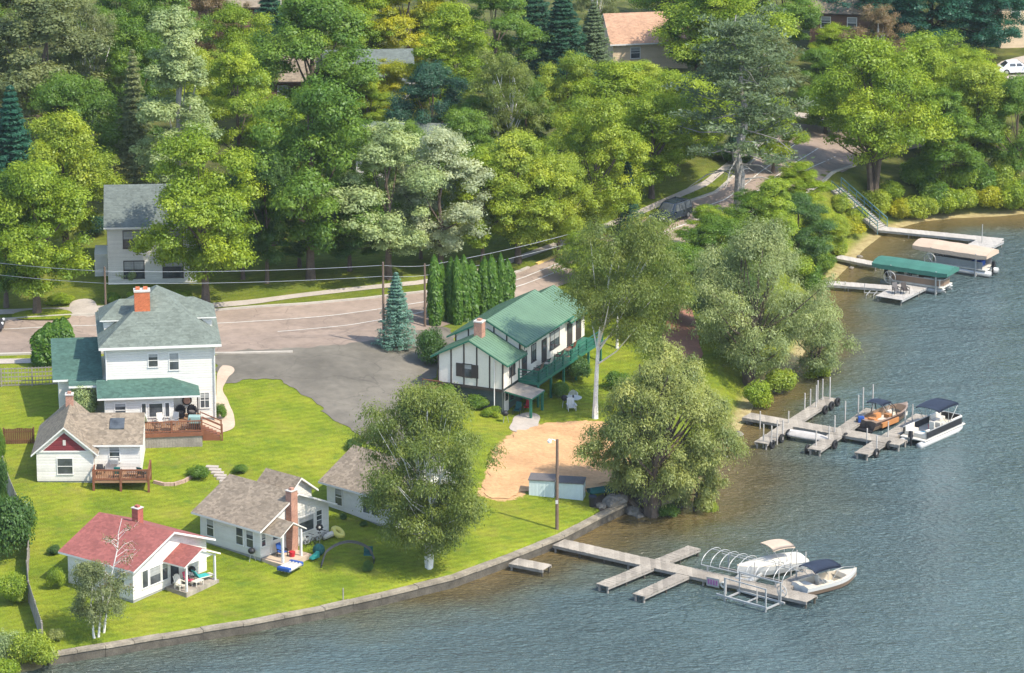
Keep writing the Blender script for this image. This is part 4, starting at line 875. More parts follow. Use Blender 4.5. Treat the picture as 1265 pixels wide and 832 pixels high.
def trunk_mesh(h, r, C, mats='bark', nl=9, fork=.35, lean=(0, 0), stems=1, spread=.0, wob=.25):
    b = MB(); rs = random.Random(int(h * 100) + nl)
    for s_ in range(stems):
        a0 = 2 * math.pi * s_ / max(stems, 1) + .6; sx, sy = math.cos(a0) * spread, math.sin(a0) * spread
        base = Vector((sx * .25, sy * .25, -.4)); pts, rad = [], []
        for i in range(8):
            f = i / 7; pts.append(Vector((sx * .25 + sx * f * h * .22 + lean[0] * f * f * h + rs.uniform(-wob, wob) * f, sy * .25 + sy * f * h * .22 + lean[1] * f * f * h + rs.uniform(-wob, wob) * f, -.4 + f * (h * .86 + .4))))
            rad.append(r * (1.25 if i == 0 else 1) * (1 - f * .86))
        b.tube(pts, rad, 7)
        order = sorted(range(len(C)), key=lambda i: rs.random())[:nl]
        for i in order:
            c = Vector(C[i]); f = max(fork, min(.9, (c.z / h) * .62)); k = f * 7; i0 = int(k); p = pts[i0].lerp(pts[min(i0 + 1, 7)], k - i0)
            mid = p.lerp(c, .5) + Vector((0, 0, -.06 * (c - p).length)); r0 = r * (1 - f * .86) * .55
            b.tube([p, mid, c], [r0, r0 * .6, r0 * .22], 5)
    me = b.build('trunk', mats); d = me.data; bpy.data.objects.remove(me); return d
def spruce_crown(h, w, z0, n=6000, leaf=.3, tiers=18):
    T = RNG.integers(0, tiers, n); nb = 9; br = RNG.integers(0, nb, n); t = (T + .5) / tiers
    jit = np.random.default_rng(int(h * 7)).random((tiers, nb)) * .45 + .75
    L_ = (w / 2) * (1 - t) ** .85 * jit[T, br] + .12; f = RNG.random(n) ** .6
    a = (br + .5 * (T % 2)) * 2 * np.pi / nb + T * .37 + RNG.normal(size=n) * .16
    r = L_ * f; z = z0 + (h - z0) * t ** .93 - r * .32 + r * r * .05 + RNG.normal(size=n) * .07
    Pn = np.stack([r * np.cos(a), r * np.sin(a), z], 1)
    Nn = np.stack([np.cos(a) * .4, np.sin(a) * .4, np.ones(n) * .8], 1) + unit(n) * .5
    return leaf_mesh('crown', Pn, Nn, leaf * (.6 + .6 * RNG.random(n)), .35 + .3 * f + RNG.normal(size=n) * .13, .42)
def column_crown(h, w, n=2200, leaf=.17):
    t = RNG.random(n); a = RNG.random(n) * 2 * np.pi; r = (w / 2) * np.minimum(1, (1 - t) * 4.0) ** .6 * (.75 + .25 * np.minimum(1, t * 5)) * (1 + .12 * np.sin(a * 3 + t * 9)) * (.72 + .3 * RNG.random(n))
    Pn = np.stack([r * np.cos(a), r * np.sin(a), .05 + h * t], 1); Nn = np.stack([np.cos(a), np.sin(a), .5 + 0 * a], 1) + unit(n) * .5
    return leaf_mesh('crown', Pn, Nn, leaf * (.7 + .6 * RNG.random(n)), .5 + RNG.normal(size=n) * .17, .5, np.array([0, 0, 1.0]))
def shrub_mesh(w, h, n=1800, leaf=.17, nc=16):
    a = RNG.random(nc) * 2 * np.pi; k = RNG.random(nc) ** .6 * .33 * w; C = np.stack([k * np.cos(a), k * np.sin(a), h * (.28 + .42 * RNG.random(nc))], 1); cr = (.17 + .12 * RNG.random(nc)) * w
    ci = RNG.integers(0, nc, n); u = unit(n); Pn = C[ci] + u * (cr[ci] * RNG.random(n) ** .4)[:, None] * np.array([1, 1, min(1.2, h / w)]); Pn[:, 2] = np.abs(Pn[:, 2])
    ct = np.clip(.5 + RNG.normal(size=nc) * .15, 0, 1)
    me = leaf_mesh('shrub', Pn, u * .8 + unit(n) * .6 + np.array([0, 0, .4]), leaf * (.6 + .7 * RNG.random(n)), ct[ci] + RNG.normal(size=n) * .13); return me

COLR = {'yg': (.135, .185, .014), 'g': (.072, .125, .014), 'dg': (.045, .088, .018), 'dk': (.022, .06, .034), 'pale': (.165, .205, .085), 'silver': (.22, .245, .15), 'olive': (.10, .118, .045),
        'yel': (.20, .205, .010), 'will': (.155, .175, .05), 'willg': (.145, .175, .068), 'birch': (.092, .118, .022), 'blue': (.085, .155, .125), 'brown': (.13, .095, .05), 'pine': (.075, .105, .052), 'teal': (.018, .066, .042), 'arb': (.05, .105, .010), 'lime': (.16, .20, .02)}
CACHE = {}
def archetype(kind, v):
    k = (kind, v)
    if k in CACHE: return CACHE[k]
    if kind == 'maple': h, w = 14.0, 11.5; c, C = broad_crown(h, w, 1.9, 'maple', 150, 66000, .115, (.065, .14)); tr = trunk_mesh(h, .34, C)
    elif kind == 'round': h, w = 13.0, 11.5; c, C = broad_crown(h, w, 1.5, 'round', 140, 64000, .115, (.07, .145)); tr = trunk_mesh(h, .32, C)
    elif kind == 'oval': h, w = 15.0, 9.0; c, C = broad_crown(h, w, 1.6, 'oval', 145, 60000, .112, (.075, .15)); tr = trunk_mesh(h, .28, C)
    elif kind == 'poplar': h, w = 18.0, 8.5; c, C = broad_crown(h, w, 1.6, 'poplar', 150, 62000, .11, (.065, .13), hollow=.35); tr = trunk_mesh(h, .3, C, 'bark_grey')
    elif kind == 'spread': h, w = 13.0, 14.0; c, C = broad_crown(h, w, 3.4, 'spread', 150, 66000, .115, (.06, .13)); tr = trunk_mesh(h, .3, C, 'bark', 12, .3, (0, 0), 3, .5)
    elif kind == 'airy': h, w = 13.5, 9.5; c, C = broad_crown(h, w, 2.5, 'oval', 130, 40000, .105, (.065, .12), .25, .3); tr = trunk_mesh(h, .2, C, 'bark_birch', 12, .22, (0, 0), 2, .35)
    elif kind == 'spruce': h, w = 15.0, 5.6; c = spruce_crown(h, w, .8, 20000, .17, 24); tr = trunk_mesh(h, .22, [], nl=0, wob=.03)
    elif kind == 'column': h, w = 4.2, 1.25; c = column_crown(h, w); tr = None
    CACHE[k] = (c, tr, h, w); return CACHE[k]
TREES = 0
def tree(kind, px, by, ty, wpx, col, label, group=None, v=0, name='tree', cat='tree', rz=None):
    global TREES
    g = G(px, by); D = (g - Vector((0, 0, H))).length; Hh = zfor(g.x, g.y, ty) - g.z; Ww = wpx * D / F * (1.2 if kind in ('maple', 'round', 'oval', 'poplar') else 1.05)
    c, tr, h, w = archetype(kind, v); TREES += 1
    t = thing(name, label, cat, g, 0, group)
    cc = bpy.data.objects.new('crown', c); link(cc, t); cc.color = (*COLR[col], 1)
    if tr: link(bpy.data.objects.new('trunk', tr), t)
    t.scale = (Ww / w, Ww / w, Hh / h); t.rotation_euler.z = RNG.random() * 6.28 if rz is None else rz
    return t
FW = None
T = tree
# ---- street and yard trees, far rows first
T('oval', 20, 75, -40, 110, 'olive', 'dull olive tree in the top left corner of the wood', v=0)
T('oval', 60, 205, -15, 165, 'olive', 'large greyish olive tree with bare forks at the upper left edge', v=1)
T('airy', 112, 180, -8, 100, 'olive', 'loose greyish tree between the olive tree and the dark spruce at upper left', v=0)
T('round', 150, 95, -40, 90, 'g', 'mid green tree at the top edge left of the pale tall tree')
T('spruce', 18, 275, 105, 85, 'teal', 'dark blue green spruce at the left edge behind the yellow green maple', name='spruce_tree')
T('oval', 165, 190, 22, 75, 'g', 'narrow green tree just left of the pale tall tree', v=0)
T('spruce', 168, 240, 60, 62, 'olive', 'dull brownish spruce left of the pale tall tree', name='spruce_tree')
T('poplar', 222, 265, 6, 125, 'pale', 'very tall pale silvery tree in the wood behind the white house', v=0)
T('round', 262, 90, -30, 80, 'brown', 'reddish brown tree at the top edge right of the pale tall tree')
T('maple', 300, 130, 8, 95, 'yg', 'bright green tree at the top right of the pale tall tree', v=0)
T('oval', 296, 245, 55, 90, 'yg', 'yellow green tree right beside the pale tall tree', v=1)
T('round', 95, 235, 92, 120, 'g', 'rich green rounded tree above the yellow green maple at left', v=1)
T('maple', 82, 320, 135, 140, 'lime', 'light green tree directly behind the leftmost yellow green maple', v=1)
T('maple', 385, 175, -15, 165, 'g', 'broad green tree with dark trunks left of the dark grey house', v=1)
T('spruce', 335, 95, -30, 70, 'dk', 'dark conifer at the top edge behind the broad green tree', name='spruce_tree')
T('oval', 445, 110, -25, 90, 'yg', 'yellow green tree at the top edge above the dark grey house')
T('oval', 505, 105, -40, 90, 'yel', 'golden green tree at the top edge, centre left', v=1)
T('maple', 478, 170, 78, 95, 'yel', 'small golden green tree with forked trunk in front of the dark grey house', v=0)
T('oval', 560, 165, 5, 95, 'yg', 'upright yellow green tree left of the white trunked birch in the wood', v=0)
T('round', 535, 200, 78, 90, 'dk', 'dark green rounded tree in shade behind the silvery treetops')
T('oval', 612, 110, -25, 90, 'g', 'green tree at the top edge above the white trunked birch', v=1)
T('spruce', 660, 90, -40, 70, 'dk', 'dark spruce at the top edge left of a blue green spruce pair', name='spruce_tree')
T('spruce', 695, 105, -18, 80, 'dk', 'dark blue green spruce left of the tan house', name='spruce_tree')
T('spruce', 733, 100, 2, 58, 'pine', 'greyish green spruce touching the tan house wall', name='spruce_tree')
T('airy', 622, 215, 62, 120, 'birch', 'thin crowned birch with white trunk in the middle of the wood', name='birch_tree', v=0)
T('airy', 735, 60, -40, 60, 'olive', 'loose greyish tree at the top edge just left of the tan house', v=1)
T('maple', 892, 105, -45, 150, 'yg', 'big bright green tree overhanging the tan house roof', v=0)
T('maple', 860, 100, -30, 80, 'g', 'green tree with bare dark stems between the tan house and the white pine', v=1)
T('maple', 700, 195, 68, 85, 'lime', 'rounded light green tree below the spruces left of the tan house', v=0)
T('maple', 765, 205, 74, 130, 'yg', 'bright green tree just below the tan house', v=1)
T('round', 835, 215, 90, 110, 'yg', 'yellow green tree between the tan house and the white pine', v=0)
T('maple', 384, 345, 103, 165, 'g', 'large dark based green tree across the street, left of the silvery tree', v=0)
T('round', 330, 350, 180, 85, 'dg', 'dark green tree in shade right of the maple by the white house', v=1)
T('oval', 480, 345, 152, 130, 'pale', 'pale green silvery tree across the street left of the grey tinged one', v=1)
T('oval', 545, 335, 160, 105, 'silver', 'grey white tinged tree in the middle of the street row', v=0)
T('oval', 520, 320, 205, 60, 'yg', 'small yellow green tree under the grey white tinged tree', v=0)
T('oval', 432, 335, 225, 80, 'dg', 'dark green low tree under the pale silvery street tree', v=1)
T('maple', 640, 325, 160, 125, 'lime', 'light yellow green tree on the verge behind the lodge', v=1)
T('oval', 596, 330, 185, 80, 'yg', 'narrow yellow green tree above the arborvitae row', v=1)
T('maple', 735, 300, 118, 125, 'lime', 'broad light green tree on the street lawn left of the dark narrow spruce', v=0)
T('maple', 805, 245, 112, 110, 'yg', 'bright green tree behind the parked dark car', v=1)
T('round', 690, 320, 190, 80, 'lime', 'light green tree with straight trunk on the grass strip beside the street', v=1)
T('spruce', 775, 292, 196, 42, 'dk', 'slim dark spruce standing beside the parked dark car', name='spruce_tree')
T('maple', 254, 374, 166, 150, 'yg', 'dense bright maple with visible trunk to the right of the tall white house', v=0, name='maple_tree', rz=1.0)
T('maple', 46, 388, 196, 150, 'yg', 'dense bright maple to the left of the tall white house', v=1, name='maple_tree', rz=4.0)
T('oval', 8, 380, 215, 90, 'g', 'green tree at the left edge beside the dense bright maple', v=0)
# ---- upper right shore
T('round', 1075, 60, -45, 150, 'teal', 'dark blue green tree at the top in front of the dark brown house', v=0)
T('maple', 1150, 75, -40, 140, 'teal', 'dark blue green tree in the middle of the top right row', v=1)
T('maple', 1212, 75, -40, 110, 'teal', 'dark blue green tree nearest the pale building at top right', v=0)
T('airy', 1085, 110, 8, 95, 'brown', 'sparse brownish tree standing in front of the dark blue green row', v=1)
T('spread', 1078, 238, 55, 190, 'yg', 'spreading green tree with several dark trunks above the bank staircase', v=0)
T('maple', 1148, 190, 45, 120, 'yg', 'yellow green tree right of the spreading tree above the bank', v=0)
T('maple', 1205, 215, 75, 110, 'lime', 'light green tree on the right bank below the white parked car', v=1)
T('round', 1255, 230, 95, 90, 'g', 'green tree at the right edge above the lake bank', v=0)
T('oval', 1165, 235, 110, 90, 'g', 'mid green tree low on the right bank', v=1)
T('round', 1015, 130, 60, 70, 'g', 'green tree behind the white pine beside the far pavement', v=1)
# ---- tall thin white pine
def white_pine():
    g = G(912, 268); Hh = zfor(g.x, g.y, 18) - g.z; D = (g - Vector((0, 0, H))).length; w = 215 * D / F
    t = thing('pine_tree', 'tall open grey green white pine with bare dead limbs beside the street', 'tree', g)
    b = MB(); rs = random.Random(5); pts = [Vector((rs.uniform(-.12, .12) * i, rs.uniform(-.1, .1) * i, -.4 + (Hh + .2) * i / 9)) for i in range(10)]
    b.tube(pts, [.62, .55, .5, .44, .38, .32, .25, .18, .1, .04], 9); PTS, NRM, TN = [], [], []
    dead = MB()
    for i in range(64):
        f = .2 + .78 * (i / 64) ** .9; z = f * Hh; k = min(8, int(f * 9)); p = pts[k].lerp(pts[k + 1], f * 9 - k)
        a = i * 2.4 + rs.uniform(-.4, .4); L_ = w / 2 * (1.0 - .55 * max(0, f - .35) / .65) * rs.uniform(.55, 1.08) * (.8 if f < .3 else 1)
        q = p + Vector((math.cos(a) * L_, math.sin(a) * L_, L_ * rs.uniform(.02, .3))); mid = p.lerp(q, .5) + Vector((0, 0, -.08 * L_))
        isdead = f < .34 or rs.random() < .12; r0 = .13 * (1.15 - f)
        if isdead:
            q = p + (q - p) * .8 + Vector((0, 0, -.25 * L_)); dead = MB(); dead.tube([p, mid, q], [r0 * .9, r0 * .6, r0 * .2], 5)
            for s_ in range(4):
                st = p.lerp(q, .3 + .17 * s_); dead.tube([st, st + Vector((rs.uniform(-1, 1), rs.uniform(-1, 1), rs.uniform(-.8, .5))) * 1.1], [r0 * .3, .01], 4)
            dead.build('dead_limb', 'bark_grey', t); continue
        b.tube([p, mid, q], [r0, r0 * .6, r0 * .2], 5)
        for s_ in range(9):
            u = .3 + .7 * (s_ + rs.random()) / 9; base = (p.lerp(mid, u * 2) if u < .5 else mid.lerp(q, u * 2 - 1)); sp = L_ * .17 * (1.25 - .5 * u)
            c = np.array(base) + np.array([rs.uniform(-sp, sp), rs.uniform(-sp, sp), rs.uniform(.0, .35)]); n = 36
            o_ = RNG.normal(size=(n, 3)) * np.array([.55, .55, .17]); PTS.append(c + o_); NRM.append(np.array([0, 0, 1.0]) + unit(n) * .8); TN.append(np.full(n, .3 + .4 * rs.random()) + RNG.normal(size=n) * .12)
    b.build('trunk', 'bark_grey', t)
    Pn = np.concatenate(PTS); me = leaf_mesh('crown', Pn, np.concatenate(NRM), .25 * (.6 + .7 * RNG.random(len(Pn))), np.concatenate(TN), .34)
    c = link(bpy.data.objects.new('crown', me), t); c.color = (*COLR['pine'], 1)
white_pine()

# ---- more trees filling the far wood
T('maple', 205, 120, -30, 110, 'g', 'green tree at the top edge directly behind the pale tall tree', v=2)
T('round', 30, 60, -60, 120, 'g', 'green tree cut by the top edge in the far left corner', v=2)
T('maple', 250, 175, 60, 90, 'lime', 'light green tree hugging the right flank of the pale tall tree', v=2)
T('oval', 340, 250, 120, 80, 'yg', 'yellow green tree right of the brick coloured house', v=2)
T('round', 435, 260, 150, 90, 'g', 'green tree in front of the low grey roofed house, left end', v=2)
T('maple', 575, 260, 135, 100, 'g', 'green tree in front of the low grey roofed house, right end', v=2)
T('maple', 548, 100, -20, 80, 'lime', 'light green tree at the top edge left of the dark spruces', v=2)
T('round', 650, 200, 95, 80, 'g', 'green tree right of the white trunked birch in the wood', v=2)
T('maple', 790, 150, 76, 90, 'lime', 'light green tree hiding the base of the tan house', v=2)
T('oval', 720, 260, 140, 80, 'yg', 'yellow green tree in the second row behind the street lawn', v=2)
T('maple', 665, 300, 175, 85, 'yg', 'yellow green tree between two light green street trees', v=2)
T('maple', 868, 190, 95, 100, 'yg', 'yellow green tree just left of the white pine trunk', v=2)
T('round', 835, 30, -60, 120, 'g', 'green tree cut by the top edge behind the tan house', v=2)
T('round', 965, 75, -30, 100, 'g', 'green tree at the top edge left of the dark brown house', v=2)
T('oval', 940, 150, 40, 90, 'olive', 'olive green tree right behind the white pine', v=2)
T('maple', 1030, 95, 30, 70, 'yg', 'yellow green tree low in front of the dark brown house', v=2)
T('maple', 1110, 160, 70, 110, 'yg', 'yellow green tree behind the spreading tree above the bank', v=2)
T('round', 1185, 130, 60, 90, 'yg', 'rounded yellow green tree below the dark blue green row', v=2)
T('oval', 1228, 160, 90, 70, 'lime', 'light green tree in front of the white parked car', v=2)
T('maple', 130, 130, 10, 100, 'g', 'green tree between the olive tree and the narrow green tree', v=2)
T('maple', 985, 262, 200, 75, 'yg', 'yellow green tree on the slope edge above the staircase shrubs', v=2)
T('round', 930, 300, 238, 80, 'g', 'green bushy tree at the street side below the white pine', v=2)
T('oval', 872, 320, 255, 60, 'yg', 'yellow green bushy tree at the street edge below the parked car', v=2)
T('maple', 300, 345, 215, 80, 'dg', 'dark green tree behind the maple right of the tall white house', v=2)
T('maple', 422, 175, 62, 85, 'g', 'green tree standing against the dark grey house front', v=2)
T('oval', 455, 185, 95, 60, 'yg', 'narrow yellow green tree at the right corner of the dark grey house', v=1)
T('maple', 505, 260, 150, 70, 'g', 'green tree over the low grey roof among the silvery treetops', v=2)
T('round', 775, 385, 312, 80, 'g', 'green tree on the near street side behind the tall birch', v=2)
T('maple', 720, 348, 288, 60, 'yg', 'yellow green tree at the far end of the lodge roof', v=0)
T('round', 590, 210, 120, 80, 'g', 'green tree behind the white trunked birch in the wood', v=2)
T('oval', 370, 330, 230, 70, 'dg', 'dark green tree low in the shade of the large street tree', v=2)
T('maple', 955, 215, 120, 70, 'yg', 'yellow green tree behind the white pine by the road bend', v=2)
T('round', 1020, 165, 95, 80, 'g', 'green tree between the white pine and the spreading tree', v=0)
for k_, (x, by, ty) in enumerate([(-70, 200, 20), (-95, 330, 150), (-150, 120, -60), (-55, 90, -80), (-170, 260, 90), (-130, 60, -90)]): T(('maple', 'round', 'oval')[k_ % 3], x, by, ty, 130, ('g', 'yg', 'lime')[k_ % 3], 'leafy green tree in the wood past the left edge', 'trees past the left edge', v=k_ % 3)
# ---- hero trees with crowns of their own
def hero(name, label, px, by, ty, wpx, col, z0f, bark, nl, n, leaf, cr, env='round', droop=0.0, nc=110, lean=(0, 0), stems=1, spread=0., tr=.3, off=(0, 0), hollow=.45, fork=.35, sy=1.0, cat='tree', wob=.25, lobes=15):
    g = G(px, by); D = (g - Vector((0, 0, H))).length; h = zfor(g.x, g.y, ty) - g.z; w = wpx * D / F
    t = thing(name, label, cat, g)
    me, C = broad_crown(h, w * 1.1, h * z0f, env, nc, n, leaf, cr, droop, hollow, lobes=lobes)
    o = np.zeros(3 * len(me.vertices)); me.vertices.foreach_get('co', o); o = o.reshape(-1, 3)
    o[:, 0] += off[0]; o[:, 1] = o[:, 1] * sy + off[1]; o[:, 2] = np.maximum(o[:, 2], .15); me.vertices.foreach_set('co', o.ravel()); C = C * np.array([1, sy, 1]) + np.array([off[0], off[1], 0])
    link(bpy.data.objects.new('trunk', trunk_mesh(h, tr, C, bark, nl, fork, lean, stems, spread, wob)), t)
    c = link(bpy.data.objects.new('crown', me), t); c.color = (*COLR[col], 1); return t
hero('birch_tree', 'large full birch with white forking trunks standing at the sea wall', 530, 702, 466, 172, 'birch', .05, 'bark_birch', 22, 105000, .11, (.08, .14), 'round', .25, 280, (0, 0), 3, .42, .17, hollow=.3, fork=.25)
hero('birch_tree', 'tall birch with bare white trunk in front of the green roofed lodge', 735, 517, 272, 168, 'birch', .40, 'bark_birch', 11, 70000, .11, (.085, .15), 'round', .15, 170, (.10, 0), 1, 0, .24, off=(2.7, 0), hollow=.3, fork=.2)
hero('birch_tree', 'small upper crown birch leaning beside the lodge roof', 762, 430, 290, 70, 'birch', .3, 'bark_birch', 12, 7000, .12, (.12, .2), 'oval', .1, 50, hollow=.3, tr=.14)
hero('willow_tree', 'huge pale weeping willow over the water beside the sand area', 806, 640, 424, 176, 'will', .10, 'bark', 16, 100000, .115, (.06, .12), 'spread', .5, 250, (.05, 0), 3, .6, .42, off=(1.0, .5), fork=.15, hollow=.55)
hero('willow_tree', 'low willow limb mass spilling left of the huge willow trunk', 772, 615, 505, 85, 'will', .1, 'bark', 6, 17000, .11, (.1, .18), 'round', .3, 50)
hero('willow_tree', 'silvery green willow leaning over the lake between the two resort shores', 925, 478, 274, 165, 'willg', .12, 'bark', 14, 70000, .115, (.075, .14), 'spread', .3, 180, (.05, 0), 3, .5, .36, off=(.5, 0), fork=.15)
hero('willow_tree', 'low silvery willow branch mass reaching right over the water', 1005, 468, 368, 100, 'willg', .12, 'bark', 10, 20000, .11, (.1, .17), 'spread', .3, 60, (.1, 0), 2, .6, .2, off=(.4, 0))
hero('birch_tree', 'little birch with twin white stems in front of the red roofed cabin', 119, 788, 694, 78, 'olive', .2, 'bark_birch', 8, 20000, .085, (.1, .17), 'round', .3, 90, (.06, 0), 2, .5, .1, hollow=.3)
# bare upper birch by the red roof
g = G(128, 782); t = thing('birch_tree', 'thin almost leafless birch with white stem rising before the red roof', 'tree', g)
b = MB(); hz = zfor(g.x, g.y, 640) - g.z; rs = random.Random(9); pts = [Vector((.27 * hz * (i / 8) ** 1.1 * .62 + rs.uniform(-.08, .08), .1 * i, -.3 + hz * i / 8)) for i in range(9)]; b.tube(pts, [.1 * (1 - .105 * i) for i in range(9)], 6); tips = []
for i in range(19):
    f = .34 + .6 * rs.random(); k = min(7, int(f * 8)); p = pts[k].lerp(pts[k + 1], f * 8 - k); a = rs.uniform(0, 6.28); L_ = rs.uniform(1.0, 2.3) * (1.2 - f) + .5
    q = p + Vector((math.cos(a) * L_, math.sin(a) * L_, L_ * rs.uniform(.2, .9))); m_ = p.lerp(q, .5) + Vector((0, 0, .16 * L_)); b.tube([p, m_, q], [.022, .014, .005], 4)
    for _ in range(4):
        s0 = m_.lerp(q, rs.random()); e0 = s0 + Vector((rs.uniform(-.6, .6), rs.uniform(-.6, .6), rs.uniform(-.5, .5))); b.tube([s0, e0], [.009, .003], 3); tips += [np.array(s0.lerp(e0, rs.random())) for _ in range(7)]
b.build('trunk', 'bark_birch', t); tips = np.array(tips); me = leaf_mesh('crown', tips + RNG.normal(size=tips.shape) * .12, unit(len(tips)) + np.array([0, 0, .4]), .06 + .05 * RNG.random(len(tips)), .5 + RNG.normal(size=len(tips)) * .2)
c = link(bpy.data.objects.new('crown', me), t); c.color = (*COLR['brown'], 1)
hero('willow_tree', 'leaning willow stem with foliage trailing over the water right of the huge willow', 858, 636, 540, 70, 'will', .05, 'bark', 5, 20000, .11, (.11, .18), 'round', .4, 60, (.1, 0), 1, 0, .2)
# trees and tall bushes along the slope right of the lodge
T('round', 835, 395, 300, 95, 'g', 'rounded green tree behind the tall birch, beside the red dirt path', v=0)
T('round', 880, 345, 268, 90, 'g', 'low green tree below the parked car on the slope', v=1)
T('oval', 955, 345, 222, 75, 'yg', 'yellow green bushy tree right of the white pine trunk', v=0)
T('round', 985, 330, 238, 85, 'dg', 'green bushy tree on the slope left of the staircase', v=1)
T('round', 905, 420, 330, 75, 'dg', 'shaded green tree between the red dirt path and the silvery willow', v=0)
T('round', 1012, 315, 255, 65, 'lime', 'light green bush tree just left of the bank staircase', v=0)
# spruce by the parking area
t = T('spruce', 490, 430, 336, 50, 'blue', 'blue spruce beside the parking area in front of the arborvitae', name='spruce_tree')
# arborvitae
ARB = [(538, 322), (547, 316), (557, 320), (566, 324), (575, 318), (583, 326)]
ARBJ = random.Random(8)
for i, (x, y) in enumerate(ARB): T('column', x + ARBJ.uniform(-2, 2), 398 + ARBJ.uniform(-4, 4), y + ARBJ.uniform(-6, 9), ARBJ.uniform(12, 19), 'arb', 'tall dark green arborvitae in the left clump of the row beside the lodge', 'left clump of arborvitae', name='arborvitae', cat='shrub')
for i, (x, y) in enumerate([(600, 320), (608, 316), (617, 319), (625, 325)]): T('column', x + ARBJ.uniform(-2, 2), 388 + ARBJ.uniform(-4, 4), y + ARBJ.uniform(-6, 9), ARBJ.uniform(12, 18), 'arb', 'tall dark green arborvitae in the right clump behind the lodge roof', 'right clump of arborvitae', v=1, name='arborvitae', cat='shrub')
for i, (x, y) in enumerate([(52, 408), (62, 400), (72, 396), (80, 394)]): T('column', x, 452, y, 24, 'arb', 'bushy arborvitae in the clump between the street and the house wing', 'arborvitae by the house wing', name='arborvitae', cat='shrub')

SHC = {}
def shrub(px, by, wpx, hpx, col, label, group=None, name='shrub', fine=False):
    g = G(px, by); D = (g - Vector((0, 0, H))).length; s = D / F; w, h = wpx * s, hpx * s
    key = ('f' if fine else 'c', RNG.integers(0, 3))
    if key not in SHC: SHC[key] = shrub_mesh(3.0, 2.4, 11000 if fine else 9000, .065 if fine else .078, 22 if fine else 15)
    o = bpy.data.objects.new(name, SHC[key]); link(o); o.location = g - Vector((0, 0, .1)); o.scale = (w / 3, w / 3, h / 2.4); o.rotation_euler.z = RNG.random() * 6.28; o.color = (*COLR[col], 1)
    return tag(o, label, 'shrub', group)
shrub(102, 528, 46, 62, 'pale', 'round flowering pale green bush in the corner of the house wing')
shrub(145, 522, 22, 14, 'will', 'small pale bush against the house below its left window')
shrub(273, 518, 16, 26, 'g', 'upright green bush at the right corner of the house')
shrub(245, 592, 34, 22, 'g', 'dark green rounded bush at the end of the curved retaining wall')
shrub(297, 584, 22, 14, 'g', 'low bush right of the stone steps')
shrub(300, 600, 18, 10, 'pale', 'low pale bush behind the ridge of the porch cabin')
shrub(425, 641, 12, 9, 'dg', 'small dark shrub at the foundation of the half hidden cabin, left of its twin')
shrub(449, 650, 13, 9, 'dg', 'small dark shrub at the foundation of the half hidden cabin, right of its twin')
shrub(440, 556, 26, 20, 'dg', 'dark bush behind the roof of the half hidden cabin')
shrub(455, 706, 16, 18, 'dg', 'bush at the foot of the large sea wall birch, right end of the black arch')
shrub(70, 727, 26, 34, 'yg', 'loose green bush at the grey fence beside the red roofed cabin')
shrub(66, 685, 20, 16, 'dg', 'dark bush behind the back corner of the red roofed cabin')
shrub(12, 690, 70, 95, 'dg', 'tall dark green conifer bush outside the grey fence at the left edge', fine=True)
shrub(14, 745, 46, 42, 'yg', 'clipped rounded light green bush outside the grey fence', fine=True)
shrub(8, 820, 46, 48, 'pale', 'whitish flowering bush at the left edge outside the grey fence', fine=True)
shrub(42, 826, 62, 56, 'lime', 'bright green bush at the bottom left corner by the water', fine=True)
shrub(0, 850, 60, 45, 'yg', 'bright green bush cut by the bottom left corner', fine=True)
shrub(72, 815, 26, 22, 'will', 'small pale bush at the lower end of the grey fence')
shrub(-2, 640, 30, 90, 'dg', 'dark hedge bush at the left edge beside the upper end of the grey fence', fine=True)
shrub(1, 575, 22, 60, 'g', 'dark green bush at the left edge above the grey fence')
shrub(104, 440, 24, 16, 'dg', 'low bush behind the house wing by the street')
shrub(100, 447, 18, 12, 'brown', 'reddish bush on the verge by the pavement left of the house')
shrub(150, 348, 24, 26, 'pale', 'pale bush against the front of the tall white house, left of the other')
shrub(163, 350, 18, 28, 'pale', 'pale bush against the front of the tall white house, right of the other')
shrub(170, 372, 30, 18, 'yg', 'bright bush behind the chimney of the large house')
shrub(227, 372, 24, 18, 'yg', 'bright bush beside the maple trunk across the street')
shrub(140, 376, 26, 20, 'g', 'green bush by the driveway across the street')
shrub(75, 375, 40, 14, 'yg', 'low green planting under the left maple')
shrub(532, 450, 44, 56, 'dg', 'large dark bush at the back corner of the lodge', fine=True)
shrub(548, 500, 40, 30, 'g', 'green bush under the lodge landing')
shrub(590, 505, 34, 22, 'g', 'low green bush below the lodge end wall')
shrub(606, 515, 26, 16, 'yg', 'yellow green plants beside the lodge entry')
shrub(668, 497, 24, 22, 'g', 'green bush at the lodge posts, left of the white chairs')
shrub(690, 492, 28, 28, 'g', 'taller green bush behind the white chairs')
shrub(716, 470, 40, 40, 'dg', 'dark green bush under the far end of the balcony')
shrub(760, 480, 40, 30, 'g', 'green bush between the tall birch and the huge willow')
shrub(1010, 470, 40, 30, 'lime', 'bright green bush at the water under the silvery willow')
shrub(960, 488, 50, 44, 'lime', 'lime green bush at the water edge by the middle pier')
shrub(935, 505, 40, 44, 'yg', 'bright green bush at the shore end of the middle pier')
shrub(880, 640, 20, 30, 'lime', 'bright shoot bush in the water edge under the huge willow')
shrub(825, 640, 34, 22, 'g', 'low green plants on the rocky bank under the huge willow')
SG = 'shrubs in the thicket on the right bank'
